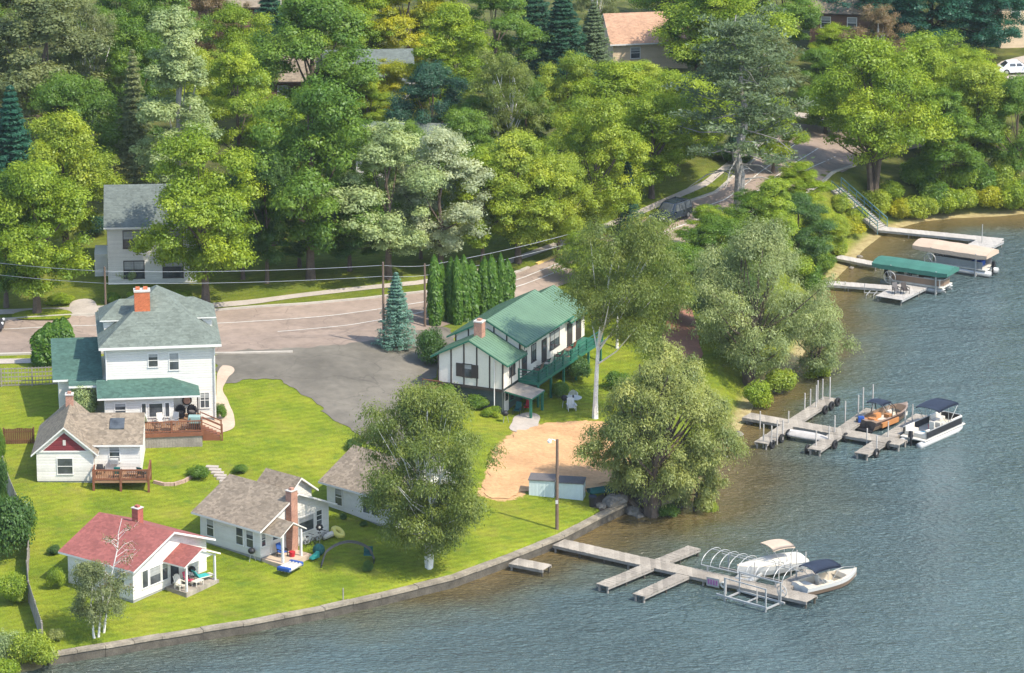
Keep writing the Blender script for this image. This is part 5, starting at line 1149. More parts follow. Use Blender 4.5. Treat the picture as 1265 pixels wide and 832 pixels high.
for x, y, w_, h_, c_ in [(1085, 262, 40, 34, 'lime'), (1110, 272, 36, 32, 'yel'), (1128, 255, 44, 34, 'lime'), (1145, 268, 40, 34, 'lime'), (1170, 266, 50, 40, 'yg'), (1195, 262, 46, 40, 'lime'), (1222, 262, 48, 42, 'yel'), (1250, 262, 46, 46, 'yg'),
                         (1155, 245, 50, 44, 'g'), (1185, 240, 50, 50, 'yg'), (1215, 240, 50, 46, 'g'), (1240, 240, 46, 50, 'lime'), (1100, 245, 40, 34, 'yg'), (1275, 258, 50, 50, 'g'), (1130, 235, 50, 40, 'g')]:
    shrub(x, y, w_, h_, c_, 'yellow green shrub in the thicket on the bank right of the staircase', SG)
SG = 'shrubs on the slope left of the staircase'
for x, y, w_, h_, c_ in [(1062, 275, 36, 26, 'lime'), (1050, 292, 40, 28, 'yel'), (1030, 288, 40, 32, 'lime'), (1022, 308, 44, 32, 'yg'), (1002, 325, 46, 36, 'g'), (985, 345, 46, 38, 'yg'), (1040, 262, 34, 26, 'lime'), (1035, 315, 36, 24, 'lime'), (1015, 338, 40, 30, 'g'), (1005, 360, 40, 34, 'g'), (965, 325, 44, 36, 'lime'), (940, 315, 44, 34, 'yg'), (915, 310, 44, 36, 'g'), (895, 330, 44, 36, 'yg'), (870, 315, 36, 28, 'g'), (930, 350, 46, 36, 'g'), (985, 395, 46, 40, 'yg'), (870, 380, 40, 34, 'g')]:
    shrub(x, y, w_, h_, c_, 'green shrub on the brushy slope between the street and the lake', SG)
# understory under the far trees
SG = 'shady shrubs under the wood'
for i in range(60):
    x, y = RNG.uniform(10, 980), RNG.uniform(80, 300)
    if y > 330 - .22 * max(0, x - 560) - 60 and x > 560: y -= 90
    if 120 < x < 215 and y > 225: continue
    shrub(x, y, RNG.uniform(30, 60), RNG.uniform(22, 40), random.choice(['dg', 'g', 'dk']), 'shady green shrub growing low under the trees of the wood', SG)
# ------------------------------------------------------------------ piers
DZK = .62
def plank_run(b, A, B_, width, z=DZK, pw=.2, m=0, th=.06):
    A, B_ = Vector(A), Vector(B_); d = (B_ - A); L_ = d.length; d.normalize(); nv = Vector((-d.y, d.x, 0)); n = max(1, int(L_ / pw)); rs = random.Random(int(L_ * 100))
    for i in range(n):
        p = A + d * (L_ * i / n); q = A + d * (L_ * (i + 1) / n - .018); e = rs.uniform(-.03, .03); zz = z + rs.uniform(-.008, .008)
        lo = [p - nv * (width / 2 + e), q - nv * (width / 2 + e), q + nv * (width / 2 + e), p + nv * (width / 2 + e)]
        b.hexa([Vector((k.x, k.y, zz - th)) for k in lo], [Vector((k.x, k.y, zz)) for k in lo], m)
    for s in (-1, 1):
        off = nv * s * (width / 2 - .08); b.beam(Vector((A.x, A.y, z - th - .1)) + off, Vector((B_.x, B_.y, z - th - .1)) + off, .1, .19, 1)
def pier(name, label, segs, plank='pier', pile_step=2.2, pile_r=.09, z=DZK):
    A0 = P(*segs[0][0], z); t = thing(name, label, 'pier', (A0.x, A0.y, 0)); cnt = 0
    for k, (a, c, w_) in enumerate(segs):
        A, B_ = P(*a, z) - A0, P(*c, z) - A0; A.z = B_.z = 0; b = MB(); plank_run(b, A, B_, w_, z - (.0 if k == 0 else .012 * k)); b.build('walkway', [plank, 'pile' if plank == 'pier' else 'alu'], t)
        d = (B_ - A); L_ = d.length; d.normalize(); nv = Vector((-d.y, d.x, 0)); n = max(1, int(L_ / pile_step))
        for i in range(n + 1):
            for s in (-1, 1):
                p = A + d * (.15 + (L_ - .3) * i / n) + nv * s * (w_ / 2 - .2)
                if shore_dist(np.array([p.x + A0.x]), np.array([p.y + A0.y]))[0][0] > -.2 or cnt > 60: continue
                MB().lathe([(pile_r, -2.2), (pile_r, z - .16)], (p.x, p.y, 0), 8).build('piling', 'wet' if plank == 'pier' and i % 3 else 'pile', t); cnt += 1
    return t
def mast(t, px, py, h, z0=-.8, r=.05, m='post_pale', name='mooring_post'):
    p = P(px, py, DZK) - t.location; o = MB().lathe([(r, z0), (r * .9, DZK + h)], (p.x, p.y, 0), 7).build(name, m, t); return o
p1 = pier('pier', 'long weathered plank pier with side fingers reaching out from the sea wall', [((690, 670), (1003, 740), 1.75), ((744, 723), (858, 676), 1.25), ((789, 735), (846, 709), 1.2), ((962, 727), (1003, 704), 1.3)])
for x, y, h in [(932, 714, 1.5), (962, 712, 1.5), (977, 706, 1.7), (984, 702, 1.7), (995, 703, 1.6), (897, 722, .6), (935, 733, .5), (962, 735, .5)]: mast(p1, x, y + 3, h)
p2 = pier('pier', 'long plank pier with three crossing fingers, upright posts and hanging tyres', [((922, 513), (1116, 547), 1.7), ((940, 547), (1026, 491), 1.25), ((1006, 555), (1078, 505), 1.25), ((1064, 560), (1140, 512), 1.3)])
for x, y, h in [(939, 522, 1.0), (943, 545, 1.5), (953, 547, 1.5), (960, 541, 1.6), (967, 538, 1.4), (974, 523, 1.1), (994, 506, 1.5), (1001, 501, 1.5), (1008, 503, 2.0), (1010, 497, 2.0), (1016, 494, 1.9), (1025, 493, 2.0), (1008, 550, 1.3), (1024, 543, 1.2), (1031, 534, 1.5), (1044, 516, 1.5), (1060, 514, 1.9), (1066, 503, 1.8), (1078, 502, 2.0), (1071, 543, 1.0), (1083, 556, 1.3), (1097, 540, 1.4), (1118, 528, 1.6), (1127, 520, 1.5)]:
    mast(p2, x, y, h, r=.065)
def torus(b, c, Rr, r, nrm, m=0, n=14, k=7):
    nrm = Vector(nrm).normalized(); u = nrm.orthogonal().normalized(); v = nrm.cross(u); b0 = len(b.v); c = Vector(c)
    for i in range(n):
        a = 2 * math.pi * i / n; rd = u * math.cos(a) + v * math.sin(a)
        for j in range(k):
            q = 2 * math.pi * j / k; b.v.append(tuple(c + rd * (Rr + r * math.cos(q)) + nrm * r * math.sin(q)))
    for i in range(n):
        for j in range(k): b.f.append((b0 + i * k + j, b0 + i * k + (j + 1) % k, b0 + ((i + 1) % n) * k + (j + 1) % k, b0 + ((i + 1) % n) * k + j)); b.m.append(m)
tb = MB(); torus(tb, (0, 0, 0), .31, .13, (1, 0, 0)); tyre0 = tb.build('tyre', 'rubber', None, True); first = True
FING = {'l': ((940, 547), (1026, 491), 1.25), 'm': ((1006, 555), (1078, 505), 1.25), 'r': ((1064, 560), (1140, 512), 1.3)}
for k_, f_, side, lab in [('l', .04, 1, 'black tyre at the nearest tip of the left finger'), ('l', .17, 1, 'black tyre second from the near tip of the left finger'), ('l', .27, 1, 'black tyre where the near left finger meets the main pier'), ('l', .80, 1, 'black tyre on the far left finger, first of three from the main pier'), ('l', .89, 1, 'black tyre on the far left finger, middle one of three'), ('l', .98, 1, 'black tyre at the very tip of the far left finger'),
                       ('m', .2, 1, 'black tyre at the near end of the middle finger'), ('m', .38, 1, 'black tyre at the junction of the middle finger and main pier'), ('r', .1, 1, 'black tyre at the near tip of the right finger'), ('r', .3, 1, 'black tyre halfway along the near right finger'), ('r', .62, 1, 'black tyre on the right finger by the pontoon boat motor'), ('m', .03, -1, 'black tyre on the left side of the middle finger tip')]:
    o = tyre0 if first else tyre0.copy()
    if not first: COL.objects.link(o)
    first = False; A, B_, w_ = P(*FING[k_][0], .6), P(*FING[k_][1], .6), FING[k_][2]; d = (B_ - A).normalized(); nv = Vector((d.y, -d.x, 0)) * side; q = A.lerp(B_, f_) + nv * (w_ / 2 + .19)
    o.location = (q.x, q.y, .36); o.rotation_euler = (0, 0, math.atan2(nv.y, nv.x)); tag(o, lab, 'tyre', 'tyres hung as fenders on the middle pier')
p3 = pier('dock', 'white dock with square end platform at the foot of the bank staircase', [((1086, 282), (1238, 297), 1.5), ((1204, 307), (1226, 296), 2.6)], 'pier_white', 3.0, .05)
mast(p3, 1213, 300, 1.9, r=.05, m='alu')
p4 = pier('dock', 'short pale dock leading from the brush to the green boat canopy', [((1034, 317), (1086, 327), 1.3)], 'pier_white', 3.0, .05)
p5 = pier('dock', 'white dock with chairs on its square end platform, nearest the silvery willow', [((1004, 348), (1138, 358), 1.4), ((1098, 368), (1130, 352), 2.9)], 'pier_white', 3.0, .05)
for x, y in ((1044, 352), (1068, 355), (1119, 362)): mast(p5, x, y, .35, r=.045, m='alu')
p6 = pier('dock', 'small square plank dock on the sea wall left of the long pier', [((634, 693), (676, 701), 1.5)], 'pier', 2.0)
b = MB()
for i in range(3): a = P(1070 + i * 9, 369, .5) - P(1070, 369, .5); b.beam(a + Vector((0, 0, .3)), a + Vector((.75, 2.4, .3)), .07); b.beam(a + Vector((0, 0, -.6)), a + Vector((0, 0, .35)), .05)
b.beam((-.1, 1.3, .22), (2.6, 1.0, .22), .08); o = b.build('dock_ladder_rack', 'alu'); o.location = P(1070, 369, 0); tag(o, 'white slanted rack beside the square end platform with chairs', 'rack')
for x, lab, m_ in ((1107, 'dark folding chair on the square white platform, left one', 'lead'), (1118, 'dark folding chair on the square white platform, right one', 'dark_trim')):
    q = P(x, 363, DZK); armchair('dock_chair', lab, q, R(20), m_, 'black')

# ------------------------------------------------------------------ boats
def hull_mesh(b, L_, beam, depth, n=16, m_hull=0, m_deck=1, m_floor=2, stripe=None, cock=(.06, .66), bowp=2.4, gun=.2):
    T_ = [i / (n - 1) for i in range(n)]; rows = []
    for t in T_:
        hb = beam / 2 * (.9 + .1 * min(1, t / .3)) * (1 - max(0, (t - .42) / .58) ** bowp) + .03; sh = depth * (1 + .22 * t ** 2); kz = depth * .55 * max(0, (t - .6) / .4) ** 2.2
        x = L_ * t; ch = kz + (sh - kz) * .28; md = kz + (sh - kz) * .66; mid_c = t > cock[0] and t < cock[1]; ib = max(.02, hb - gun); crown = sh + .1 * (t if not mid_c else 0)
        fl = depth * .42 if mid_c else crown
        rows.append([(x, 0, kz), (x - .12 * (1 - t), hb * .8, ch), (x, hb * .95, md), (x, hb, sh), (x, ib, sh + .05), (x, ib * .98 if mid_c else ib * .6, fl if mid_c else sh + .09), (x, 0, fl)])
    V, k = [], len(rows[0]); b0 = len(b.v)
    for r in rows:
        b.v += [(x, y, z) for x, y, z in r] + [(x, -y, z) for x, y, z in r]
    mats_ = [m_hull, m_hull if stripe is None else stripe, m_hull, m_deck, m_deck, m_floor]
    for i in range(n - 1):
        mc = cock[0] < T_[i] < cock[1] and cock[0] < T_[i + 1] < cock[1]
        for j in range(k - 1):
            for s in (0, k):
                a = b0 + i * 2 * k + s + j; q = (a, a + 1, a + 1 + 2 * k, a + 2 * k); b.f.append(q if s else q[::-1]); b.m.append(mats_[j] if (j < 4 or mc) else m_deck)
    for s in (0, k):
        a = b0 + s; b.f.append(tuple(a + j for j in range(k))); b.m.append(m_hull)
def bimini(parent, x0, x1, w_, z, zs, m, arch=.18, name='bimini_top'):
    b = MB(); nx, ny = 7, 7; g = [[(x0 + (x1 - x0) * i / (nx - 1), -w_ / 2 + w_ * j / (ny - 1), z + arch * (1 - (2 * j / (ny - 1) - 1) ** 2) + .1 * (1 - (2 * i / (nx - 1) - 1) ** 2)) for j in range(ny)] for i in range(nx)]
    top = [p for r in g for p in r]; lo = [(x, y, zz - .04 - (.1 if y in (-w_ / 2, w_ / 2) else 0)) for x, y, zz in top]; n = nx * ny
    fs = [(i * ny + j, i * ny + j + 1, (i + 1) * ny + j + 1, (i + 1) * ny + j) for i in range(nx - 1) for j in range(ny - 1)]
    rim = [i for i in range(ny)] + [i * ny + ny - 1 for i in range(1, nx)] + [(nx - 1) * ny + j for j in range(ny - 2, -1, -1)] + [i * ny for i in range(nx - 2, 0, -1)]
    b.add(top + lo, fs + [tuple(n + i for i in reversed(f)) for f in fs] + [(rim[i], rim[(i + 1) % len(rim)], n + rim[(i + 1) % len(rim)], n + rim[i]) for i in range(len(rim))])
    b.build(name, m, parent, True); xm = (x0 + x1) / 2
    for s in (-1, 1):
        b = MB()
        for xe in (x0, xm, x1): b.tube([(xm + (xe - xm) * .15, s * w_ * .49, zs), (xe, s * w_ * .49, z)], .022, 5)
        b.build('bimini_frame', 'alu', parent)
def outboard(parent, x, y, z, m='black'):
    b = MB(); b.hexa([(x - .5, y - .18, z + .35), (x - .08, y - .18, z + .35), (x - .08, y + .18, z + .35), (x - .5, y + .18, z + .35)], [(x - .42, y - .14, z + .95), (x - .12, y - .14, z + .9), (x - .12, y + .14, z + .9), (x - .42, y + .14, z + .95)])
    b.box(x - .3, y - .07, z - .6, x - .12, y + .07, z + .35); b.box(x - .14, y - .1, z + .1, x + .03, y + .1, z + .42, 1); return bevel(b.build('outboard_motor', [m, 'steel'], parent), .05)
def boat_at(t, stern_px, bow_px, L_, z=0.0):
    a, c = P(*stern_px, .5), P(*bow_px, .5); d = c - a; ang = math.atan2(d.y, d.x); mid = (a + c) / 2; t.location = (mid.x - math.cos(ang) * L_ / 2, mid.y - math.sin(ang) * L_ / 2, z); t.rotation_euler = (0, 0, ang)

# white runabout with navy top
t = thing('speedboat', 'white speedboat with navy bimini moored at the tip of the long pier', 'boat'); LB = 5.7
b = MB(); hull_mesh(b, LB, 2.2, .95, stripe=3, cock=(.1, .72)); b.build('hull', ['hull_white', 'gelcoat', 'vinyl', 'hull_stripe'], t)
b = MB()
for s in (-1, 1): b.hexa([(LB * .55, s * .25, 1.0), (LB * .62, s * .95, 1.0), (LB * .62, s * .99, 1.0), (LB * .55, s * .29, 1.0)], [(LB * .5, s * .25, 1.45), (LB * .52, s * .85, 1.4), (LB * .52, s * .89, 1.4), (LB * .5, s * .29, 1.45)])
b.build('windscreen', 'screen', t)
for x_, y_ in ((.42, .5), (.42, -.5)): b = MB(); b.box(LB * x_ - .28, y_ - .25, .4, LB * x_ + .25, y_ + .25, .72); b.box(LB * x_ - .34, y_ - .25, .7, LB * x_ - .2, y_ + .25, 1.15); bevel(b.build('seat', 'vinyl', t), .05)
b = MB(); b.box(LB * .11, -.85, .4, LB * .22, .85, .85); bevel(b.build('bench_seat', 'vinyl', t), .05)
b = MB(); b.tube([(LB * .70, -.75, 1.1), (LB * .85, -.55, 1.3), (LB * .97, 0, 1.38), (LB * .85, .55, 1.3), (LB * .70, .75, 1.1)], .02, 5); b.build('bow_rail', 'alu', t)
bimini(t, LB * .12, LB * .58, 2.0, 2.15, .95, 'navy'); boat_at(t, (988, 728), (1058, 710), LB, -.15)
# cream covered cruiser with tan top under the bare arched lift
t = thing('speedboat', 'cream speedboat under a fitted cover with tan top beside the long pier', 'boat'); LB = 6.0
b = MB(); hull_mesh(b, LB, 2.2, 1.0, cock=(2, 3)); b.build('hull', ['hull_white', 'gelcoat', 'vinyl'], t)
b = MB(); n = 13; V = []
for i in range(n):
    f = i / (n - 1); x = .15 + f * (LB - .35); hb = 1.08 * (1 - max(0, (f - .42) / .58) ** 2.4) + .02; z0 = 1.0 * (1 + .22 * f * f) + .02; hp = .38 * math.sin(math.pi * min(1, f * 1.25 + .1)) ** .7 if f < .72 else .06
    V += [(x, -hb * 1.02, z0 - .08), (x, -hb * .7, z0 + .07 + hp * .5), (x, 0, z0 + .1 + hp), (x, hb * .7, z0 + .07 + hp * .5), (x, hb * 1.02, z0 - .08)]
b.add(V, [(i * 5 + j, i * 5 + j + 1, (i + 1) * 5 + j + 1, (i + 1) * 5 + j) for i in range(n - 1) for j in range(4)]); b.build('fitted_cover', 'vinyl', t, True)
bimini(t, LB * .22, LB * .55, 2.0, 2.35, 1.1, 'tan_canvas', .12); boat_at(t, (990, 697), (921, 722), LB, .05)
t.location = P(991, 703, .0); t.rotation_euler = (0, 0, R(208)); t.location.z = .05
# small silver boat behind
t = thing('rowboat', 'pale open boat lying behind the bare arched lift frame', 'boat'); LB = 4.6
b = MB(); hull_mesh(b, LB, 1.6, .6, cock=(.08, .8), gun=.12); b.build('hull', ['hull_white', 'alu', 'vinyl'], t)
for f in (.25, .5): MB().box(LB * f - .15, -.7, .42, LB * f + .15, .7, .5).build('bench', 'alu', t)
boat_at(t, (912, 722), (950, 692), LB, .0)
# arched bare canopy frame
def lift_frame(label, corner_px, other_px, wid, arcs, zt=1.9, arch=.75):
    a, c = P(*corner_px, 0), P(*other_px, 0); d = c - a; ang = math.atan2(d.y, d.x); L_ = d.length; t = thing('boat_lift', label, 'boat lift', (a.x, a.y, 0), ang); b = MB()
    for y_ in (0, wid): b.tube([(0, y_, zt), (L_, y_, zt)], .045, 6)
    b.tube([(0, wid / 2, zt + arch), (L_, wid / 2, zt + arch)], .03, 6); b.build('top_rail', 'alu', t)
    for i in range(arcs):
        x = L_ * i / (arcs - 1); MB().tube([(x, wid * (1 - math.cos(math.pi * k / 10)) / 2, zt + arch * math.sin(math.pi * k / 10)) for k in range(11)], .03, 6).build('canopy_bow', 'alu', t)
    for x in (L_ * .08, L_ * .92):
        for y_ in (0, wid): MB().box(x - .05, y_ - .05, -1.5, x + .05, y_ + .05, zt).build('post', 'alu', t)
    return t, L_
t, L_ = lift_frame('empty arched white canopy frame of a boat lift over the long pier', (866, 714), (966, 737), 3.1, 10, 1.1, .85)
b = MB()
for y_ in (.5, 2.2): b.beam((.3, y_, .3), (L_ - .3, y_, .3), .12)
b.build('bunk', 'pile', t)
# open low lift frame in front
a, c = P(890, 741, 0), P(947, 757, 0); d = c - a; t = thing('boat_lift', 'low open grey lift frame in the water in front of the long pier', 'boat lift', (a.x, a.y, 0), math.atan2(d.y, d.x)); L_ = d.length
b = MB(); b.beam((-.4, 0, .35), (L_, 0, .35), .14); b.beam((.2, 1.9, .3), (L_ + .3, 1.9, .3), .14); b.beam((.4, -.0, .18), (.4, 1.9, .18), .12); b.beam((L_ - .2, 0, .18), (L_ - .2, 1.9, .18), .12); b.beam((L_ * .5, 0, .2), (L_ * .5, 1.9, .2), .1); b.build('cradle', 'alu', t)
for x, y_ in ((.4, 0), (L_ - .1, 0), (.4, 1.9), (L_ - .1, 1.9)): MB().box(x - .05, y_ - .05, -1.6, x + .05, y_ + .05, 1.9).build('post', 'alu', t)
b = MB(); b.beam((.4, 0, 1.85), (L_ - .1, 0, 1.85), .07); b.beam((.4, 1.9, 1.85), (L_ - .1, 1.9, 1.85), .07); b.build('top_rail', 'alu', t)
def wheel(parent, c, nrm, rr=.55, m='alu', name='lift_wheel'):
    b = MB(); torus(b, c, rr, .035, nrm, 0, 20, 5); nrm = Vector(nrm).normalized(); u = nrm.orthogonal().normalized(); v = nrm.cross(u); c = Vector(c)
    for i in range(5): a = 2 * math.pi * i / 5; b.tube([c, c + (u * math.cos(a) + v * math.sin(a)) * rr], .028, 5)
    b.tube([c - nrm * .1, c + nrm * .1], .1, 8); return b.build(name, m, parent)
wheel(t, (L_ - .1, 2.05, 1.15), (0, 1, 0), .45)
# panel hung on pier, box
q = P(872, 713, .55); b = MB(); b.box(0, 0, -.35, 1.15, .05, .35)
for i in range(4): b.box(.12 + i * .24, -.02, -.2, .28 + i * .24, 0, .2, 1)
o = b.build('painted_panel', ['steel', 'lilac']); d = P(1005, 742, .6) - P(695, 675, .6); o.rotation_euler = (0, 0, math.atan2(d.y, d.x)); o.location = (q.x, q.y - .95, .55); tag(o, 'grey panel with purple pink markings hung on the side of the long pier', 'panel')
b = MB(); torus(b, (0, 0, 0), .22, .08, (0, 1, .2)); o = b.build('life_ring', 'vinyl', None, True); q = P(893, 716, .6); o.location = (q.x, q.y - 1.0, .5); o.rotation_euler = (0, 0, R(-33)); tag(o, 'pale ring hung beside the purple pink panel on the long pier', 'life ring')

# bronze wake boat
t = thing('speedboat', 'dark bronze wake boat with black tower and orange brown seats', 'boat'); LB = 6.2
b = MB(); hull_mesh(b, LB, 2.3, 1.0, stripe=3, cock=(.08, .86), bowp=3.0, gun=.16); b.build('hull', ['hull_dark', 'hull_stripe', 'vinyl', 'hull_stripe'], t)
b = MB()
for s in (-1, 1): b.box(LB * .12, s * .95 - .3, .42, LB * .52, s * .95 + .12, .85)
b.box(LB * .09, -.9, .42, LB * .2, .9, .88); b.build('lounge_seat', 'vinyl_orange', t); b = MB(); b.box(LB * .12, -.35, .885, LB * .2, .35, 1.05); b.build('sun_pad', 'vinyl_orange', t); b = MB(); b.box(LB * .36, -.9, .86, LB * .44, -.3, 1.2); b.build('helm_seat', 'vinyl_orange', t)
b = MB(); b.box(LB * .66, -.75, .45, LB * .84, -.4, .8); b.box(LB * .66, .4, .45, LB * .84, .75, .8); b.build('bow_seat', 'vinyl', t)
b = MB()
for s in (-1, 1): b.hexa([(LB * .58, s * .25, 1.05), (LB * .66, s * 1.0, 1.05), (LB * .66, s * 1.04, 1.05), (LB * .58, s * .29, 1.05)], [(LB * .53, s * .25, 1.5), (LB * .56, s * .9, 1.45), (LB * .56, s * .94, 1.45), (LB * .53, s * .29, 1.5)])
b.build('windscreen', 'screen', t)
b = MB()
for dx in (0, .5): b.tube([(LB * .5 - dx * 1.6, -1.12, 1.0), (LB * .45 - dx * .5, -1.05, 1.9), (LB * .4 - dx * .7, -.8, 2.25), (LB * .4 - dx * .7, .8, 2.25), (LB * .45 - dx * .5, 1.05, 1.9), (LB * .5 - dx * 1.6, 1.12, 1.0)], .045, 6)
b.build('wake_tower', 'black', t); bimini(t, LB * .2, LB * .42, 1.7, 2.28, 1.6, 'navy', .08)
b = MB(); b.box(-.55, -.85, .2, .02, .85, .3); b.build('swim_platform', 'black', t); boat_at(t, (1066, 527), (1124, 504), LB, -.12)
o = MB(); o.box(-.3, -.2, 0, .25, .2, .55); o.box(-.2, -.08, -.6, .05, .08, 0); o = bevel(o.build('outboard_motor', 'blue'), .06); q = P(1064, 522, .6); o.location = (q.x, q.y, .6); tag(o, 'small blue black covered motor at the middle finger behind the bronze boat', 'motor')

# pontoon boats
def pontoon(name, label, LB, beam, fence, top=None, seats=True, tubes='alu'):
    t = thing(name, label, 'boat')
    for s in (-1, 1):
        b = MB(); b.tube([(-.1, s * (beam / 2 - .32), .2), (LB * .86, s * (beam / 2 - .32), .2), (LB * .95, s * (beam / 2 - .32), .28), (LB + .15, s * (beam / 2 - .32), .45)], [.31, .31, .24, .05], 12); b.build('pontoon_tube', tubes, t, True)
    bevel(MB().box(.3, -beam / 2, .52, LB, beam / 2, .64).build('deck', 'vinyl', t), .03)
    b = MB(); h0, h1 = .72, 1.3
    P_ = [(.7, -beam / 2 + .06), (LB - .5, -beam / 2 + .06), (LB - .1, -beam / 2 + .5), (LB - .1, beam / 2 - .5), (LB - .5, beam / 2 - .06), (.7, beam / 2 - .06)]
    for p, q in zip(P_, P_[1:]):
        b.beam((*p, (h0 + h1) / 2), (*q, (h0 + h1) / 2), .03, h1 - h0)
    b.build('fence_panel', fence, t); b = MB()
    for p, q in zip(P_, P_[1:]):
        b.beam((*p, h1 + .03), (*q, h1 + .03), .07, .06); b.beam((*p, .69), (*q, .69), .06, .06)
    b.build('rail', 'alu', t)
    if seats:
        for x0, x1, y0, y1 in ((LB - 2.1, LB - .35, -beam / 2 + .12, -beam / 2 + .7), (LB - 2.1, LB - .35, beam / 2 - .7, beam / 2 - .12), (.8, 2.2, beam / 2 - .7, beam / 2 - .12), (.75, 1.35, -beam / 2 + .15, .2)):
            b = MB(); b.box(x0, y0, .64, x1, y1, 1.02); yb = (y0, y0 + .16) if y0 < -.3 else (y1 - .16, y1); b.box(x0, yb[0], 1.0, x1, yb[1], 1.42); bevel(b.build('bench_seat', 'vinyl', t), .05)
        b = MB(); b.box(LB * .48, -.9, .64, LB * .55, -.25, 1.45); b.box(LB * .36, -.85, .64, LB * .44, -.3, 1.1); b.box(LB * .35, -.85, 1.1, LB * .375, -.3, 1.75); bevel(b.build('helm_console', 'vinyl', t), .04)
    outboard(t, .28, 0, .45)
    return t
LB = 6.8; t = pontoon('pontoon_boat', 'pontoon boat with black side panels and navy top at the middle pier', LB, 2.55, 'black', tubes='hull_white')
bimini(t, LB * .38, LB * .84, 2.4, 2.7, 1.3, 'navy', .12); MB().box(1.5, -.5, .642, 2.6, .5, .66).build('floor_mat', 'vinyl_blue', t); boat_at(t, (1124, 545), (1178, 521), LB, 0)
b = MB(); b.lathe([(.2, 0), (.24, .35), (.12, .5)], (0, 0, 0), 10); o = b.build('beach_bag', 'pink'); o.location = on(t, 3.5, .2, .66); tag(o, 'reddish bag lying on the pontoon boat deck with navy top', 'bag')
# canopied lifts on the far docks
def canopy_lift(label, a_px, c_px, wid, cm, zt=2.3, lab_w='alu'):
    a, c = P(*a_px, zt), P(*c_px, zt); d = c - a; ang = math.atan2(d.y, d.x); L_ = d.length; t = thing('boat_lift', label, 'boat lift', (a.x, a.y, 0), ang); b = MB(); nx, prof = 9, [(-.02, -.42), (0, 0), (wid * .22, .3), (wid * .5, .42), (wid * .78, .3), (wid, 0), (wid + .02, -.42)]
    V = []
    for i in range(nx):
        x = L_ * i / (nx - 1); e = .12 if i in (0, nx - 1) else 0; sag = -.03 * (i % 2)
        V += [(x, y, zt + z * (1 - e * 2) + sag) for y, z in prof]
    k = len(prof); fs = [(i * k + j, i * k + j + 1, (i + 1) * k + j + 1, (i + 1) * k + j) for i in range(nx - 1) for j in range(k - 1)]; n = len(V)
    V2 = [(x, y + (.03 if y < wid / 2 else -.03), z - .04) for x, y, z in V]
    b.add(V + V2, fs + [tuple(n + q for q in reversed(f)) for f in fs] + [tuple(range(k)), tuple((nx - 1) * k + j for j in reversed(range(k)))]); b.build('canopy', cm, t)
    for x in (L_ * .25, L_ * .85):
        for y in (.08, wid - .08): MB().box(x - .06, y - .06, -1.5, x + .06, y + .06, zt + .05).build('post', 'alu', t)
    b = MB()
    for x in (L_ * .25, L_ * .85): b.beam((x, .08, .15), (x, wid - .08, .15), .12)
    for y in (.7, wid - .7): b.beam((L_ * .2, y, .25), (L_ * .95, y, .25), .14)
    b.build('cradle', 'alu', t); wheel(t, (L_ * .25, -.12, 1.15), (0, 1, 0), .62); return t, L_
t, L_ = canopy_lift('boat lift with dark green canopy between two white docks', (1077, 325), (1170, 339), 2.8, 'green_canvas')
pb = pontoon('pontoon_boat', 'pontoon boat with brown striped sides under the dark green canopy', 6.6, 2.3, 'hull_stripe', seats=True); pb.location = on(t, .9, 1.4, .12); pb.rotation_euler = (0, 0, t.rotation_euler.z)
t, L_ = canopy_lift('boat lift with tan canopy beside the square dock platform', (1127, 303), (1219, 317), 2.8, 'tan_canvas')
pb = pontoon('pontoon_boat', 'pontoon boat with blue covers and black motor under the tan canopy', 6.4, 2.3, 'steel', seats=False); pb.location = on(t, L_ + .1, 1.45, .12); pb.rotation_euler = (0, 0, t.rotation_euler.z + math.pi)
b = MB(); b.box(1.2, -.8, .64, 2.4, .8, 1.15); bevel(b.build('seat_cover', 'blue', pb), .12)
b = MB(); a, c = P(978, 531, .75), P(1022, 538, .75); hull_mesh(b, 4.0, .95, .42, cock=(2, 3)); o = b.build('rowboat', ['post_pale', 'vinyl', 'vinyl'], None, True); o.scale = (1, 1, .7); d = c - a; o.location = (a.x - .2, a.y - .45, .8); o.rotation_euler = (math.pi + .3, 0, math.atan2(d.y, d.x)); tag(o, 'small white boat turned upside down on the edge of the middle pier', 'boat')

# ------------------------------------------------------------------ staircase on the bank
a, c = G(1033, 236), P(1090, 283, .62); a.z += .25; t = thing('staircase', 'pale staircase with teal handrails down the bank to the white dock', 'stairs', (c.x, c.y, 0)); a0 = a - Vector((c.x, c.y, 0)); n = 22; d = Vector((-a0.x, -a0.y, 0)).normalized(); nv = Vector((-d.y, d.x, 0)); b = MB(); top = a0; bot = Vector((0, 0, .62))
for i in range(n):
    k = top.lerp(bot, (i + .5) / n); q = [k - nv * .85 - d * .17, k - nv * .85 + d * .17, k + nv * .85 + d * .17, k + nv * .85 - d * .17]; b.hexa([p - Vector((0, 0, .06)) for p in q], q)
b.build('tread', 'pier_white', t)
for s in (-1, 1):
    b = MB(); b.beam(top + nv * s * .92 - Vector((0, 0, .12)), bot + nv * s * .92 - Vector((0, 0, .12)), .08, .28); b.build('stringer', 'pile', t)
    b = MB(); b.beam(top + nv * s * .92 + Vector((0, 0, .95)), bot + nv * s * .92 + Vector((0, 0, .95)), .08, .1); b.beam(top + nv * s * .92 + Vector((0, 0, .5)), bot + nv * s * .92 + Vector((0, 0, .5)), .06, .08)
    for i in range(7): k = top.lerp(bot, i / 6) + nv * s * .92; b.beam(k - Vector((0, 0, .4)), k + Vector((0, 0, .98)), .08)
    b.build('handrail', mat('pale_teal_rail', (.10, .19, .19), .6) if s < 0 else M['pale_teal_rail'] if 'pale_teal_rail' in M else bpy.data.materials['pale_teal_rail'], t)

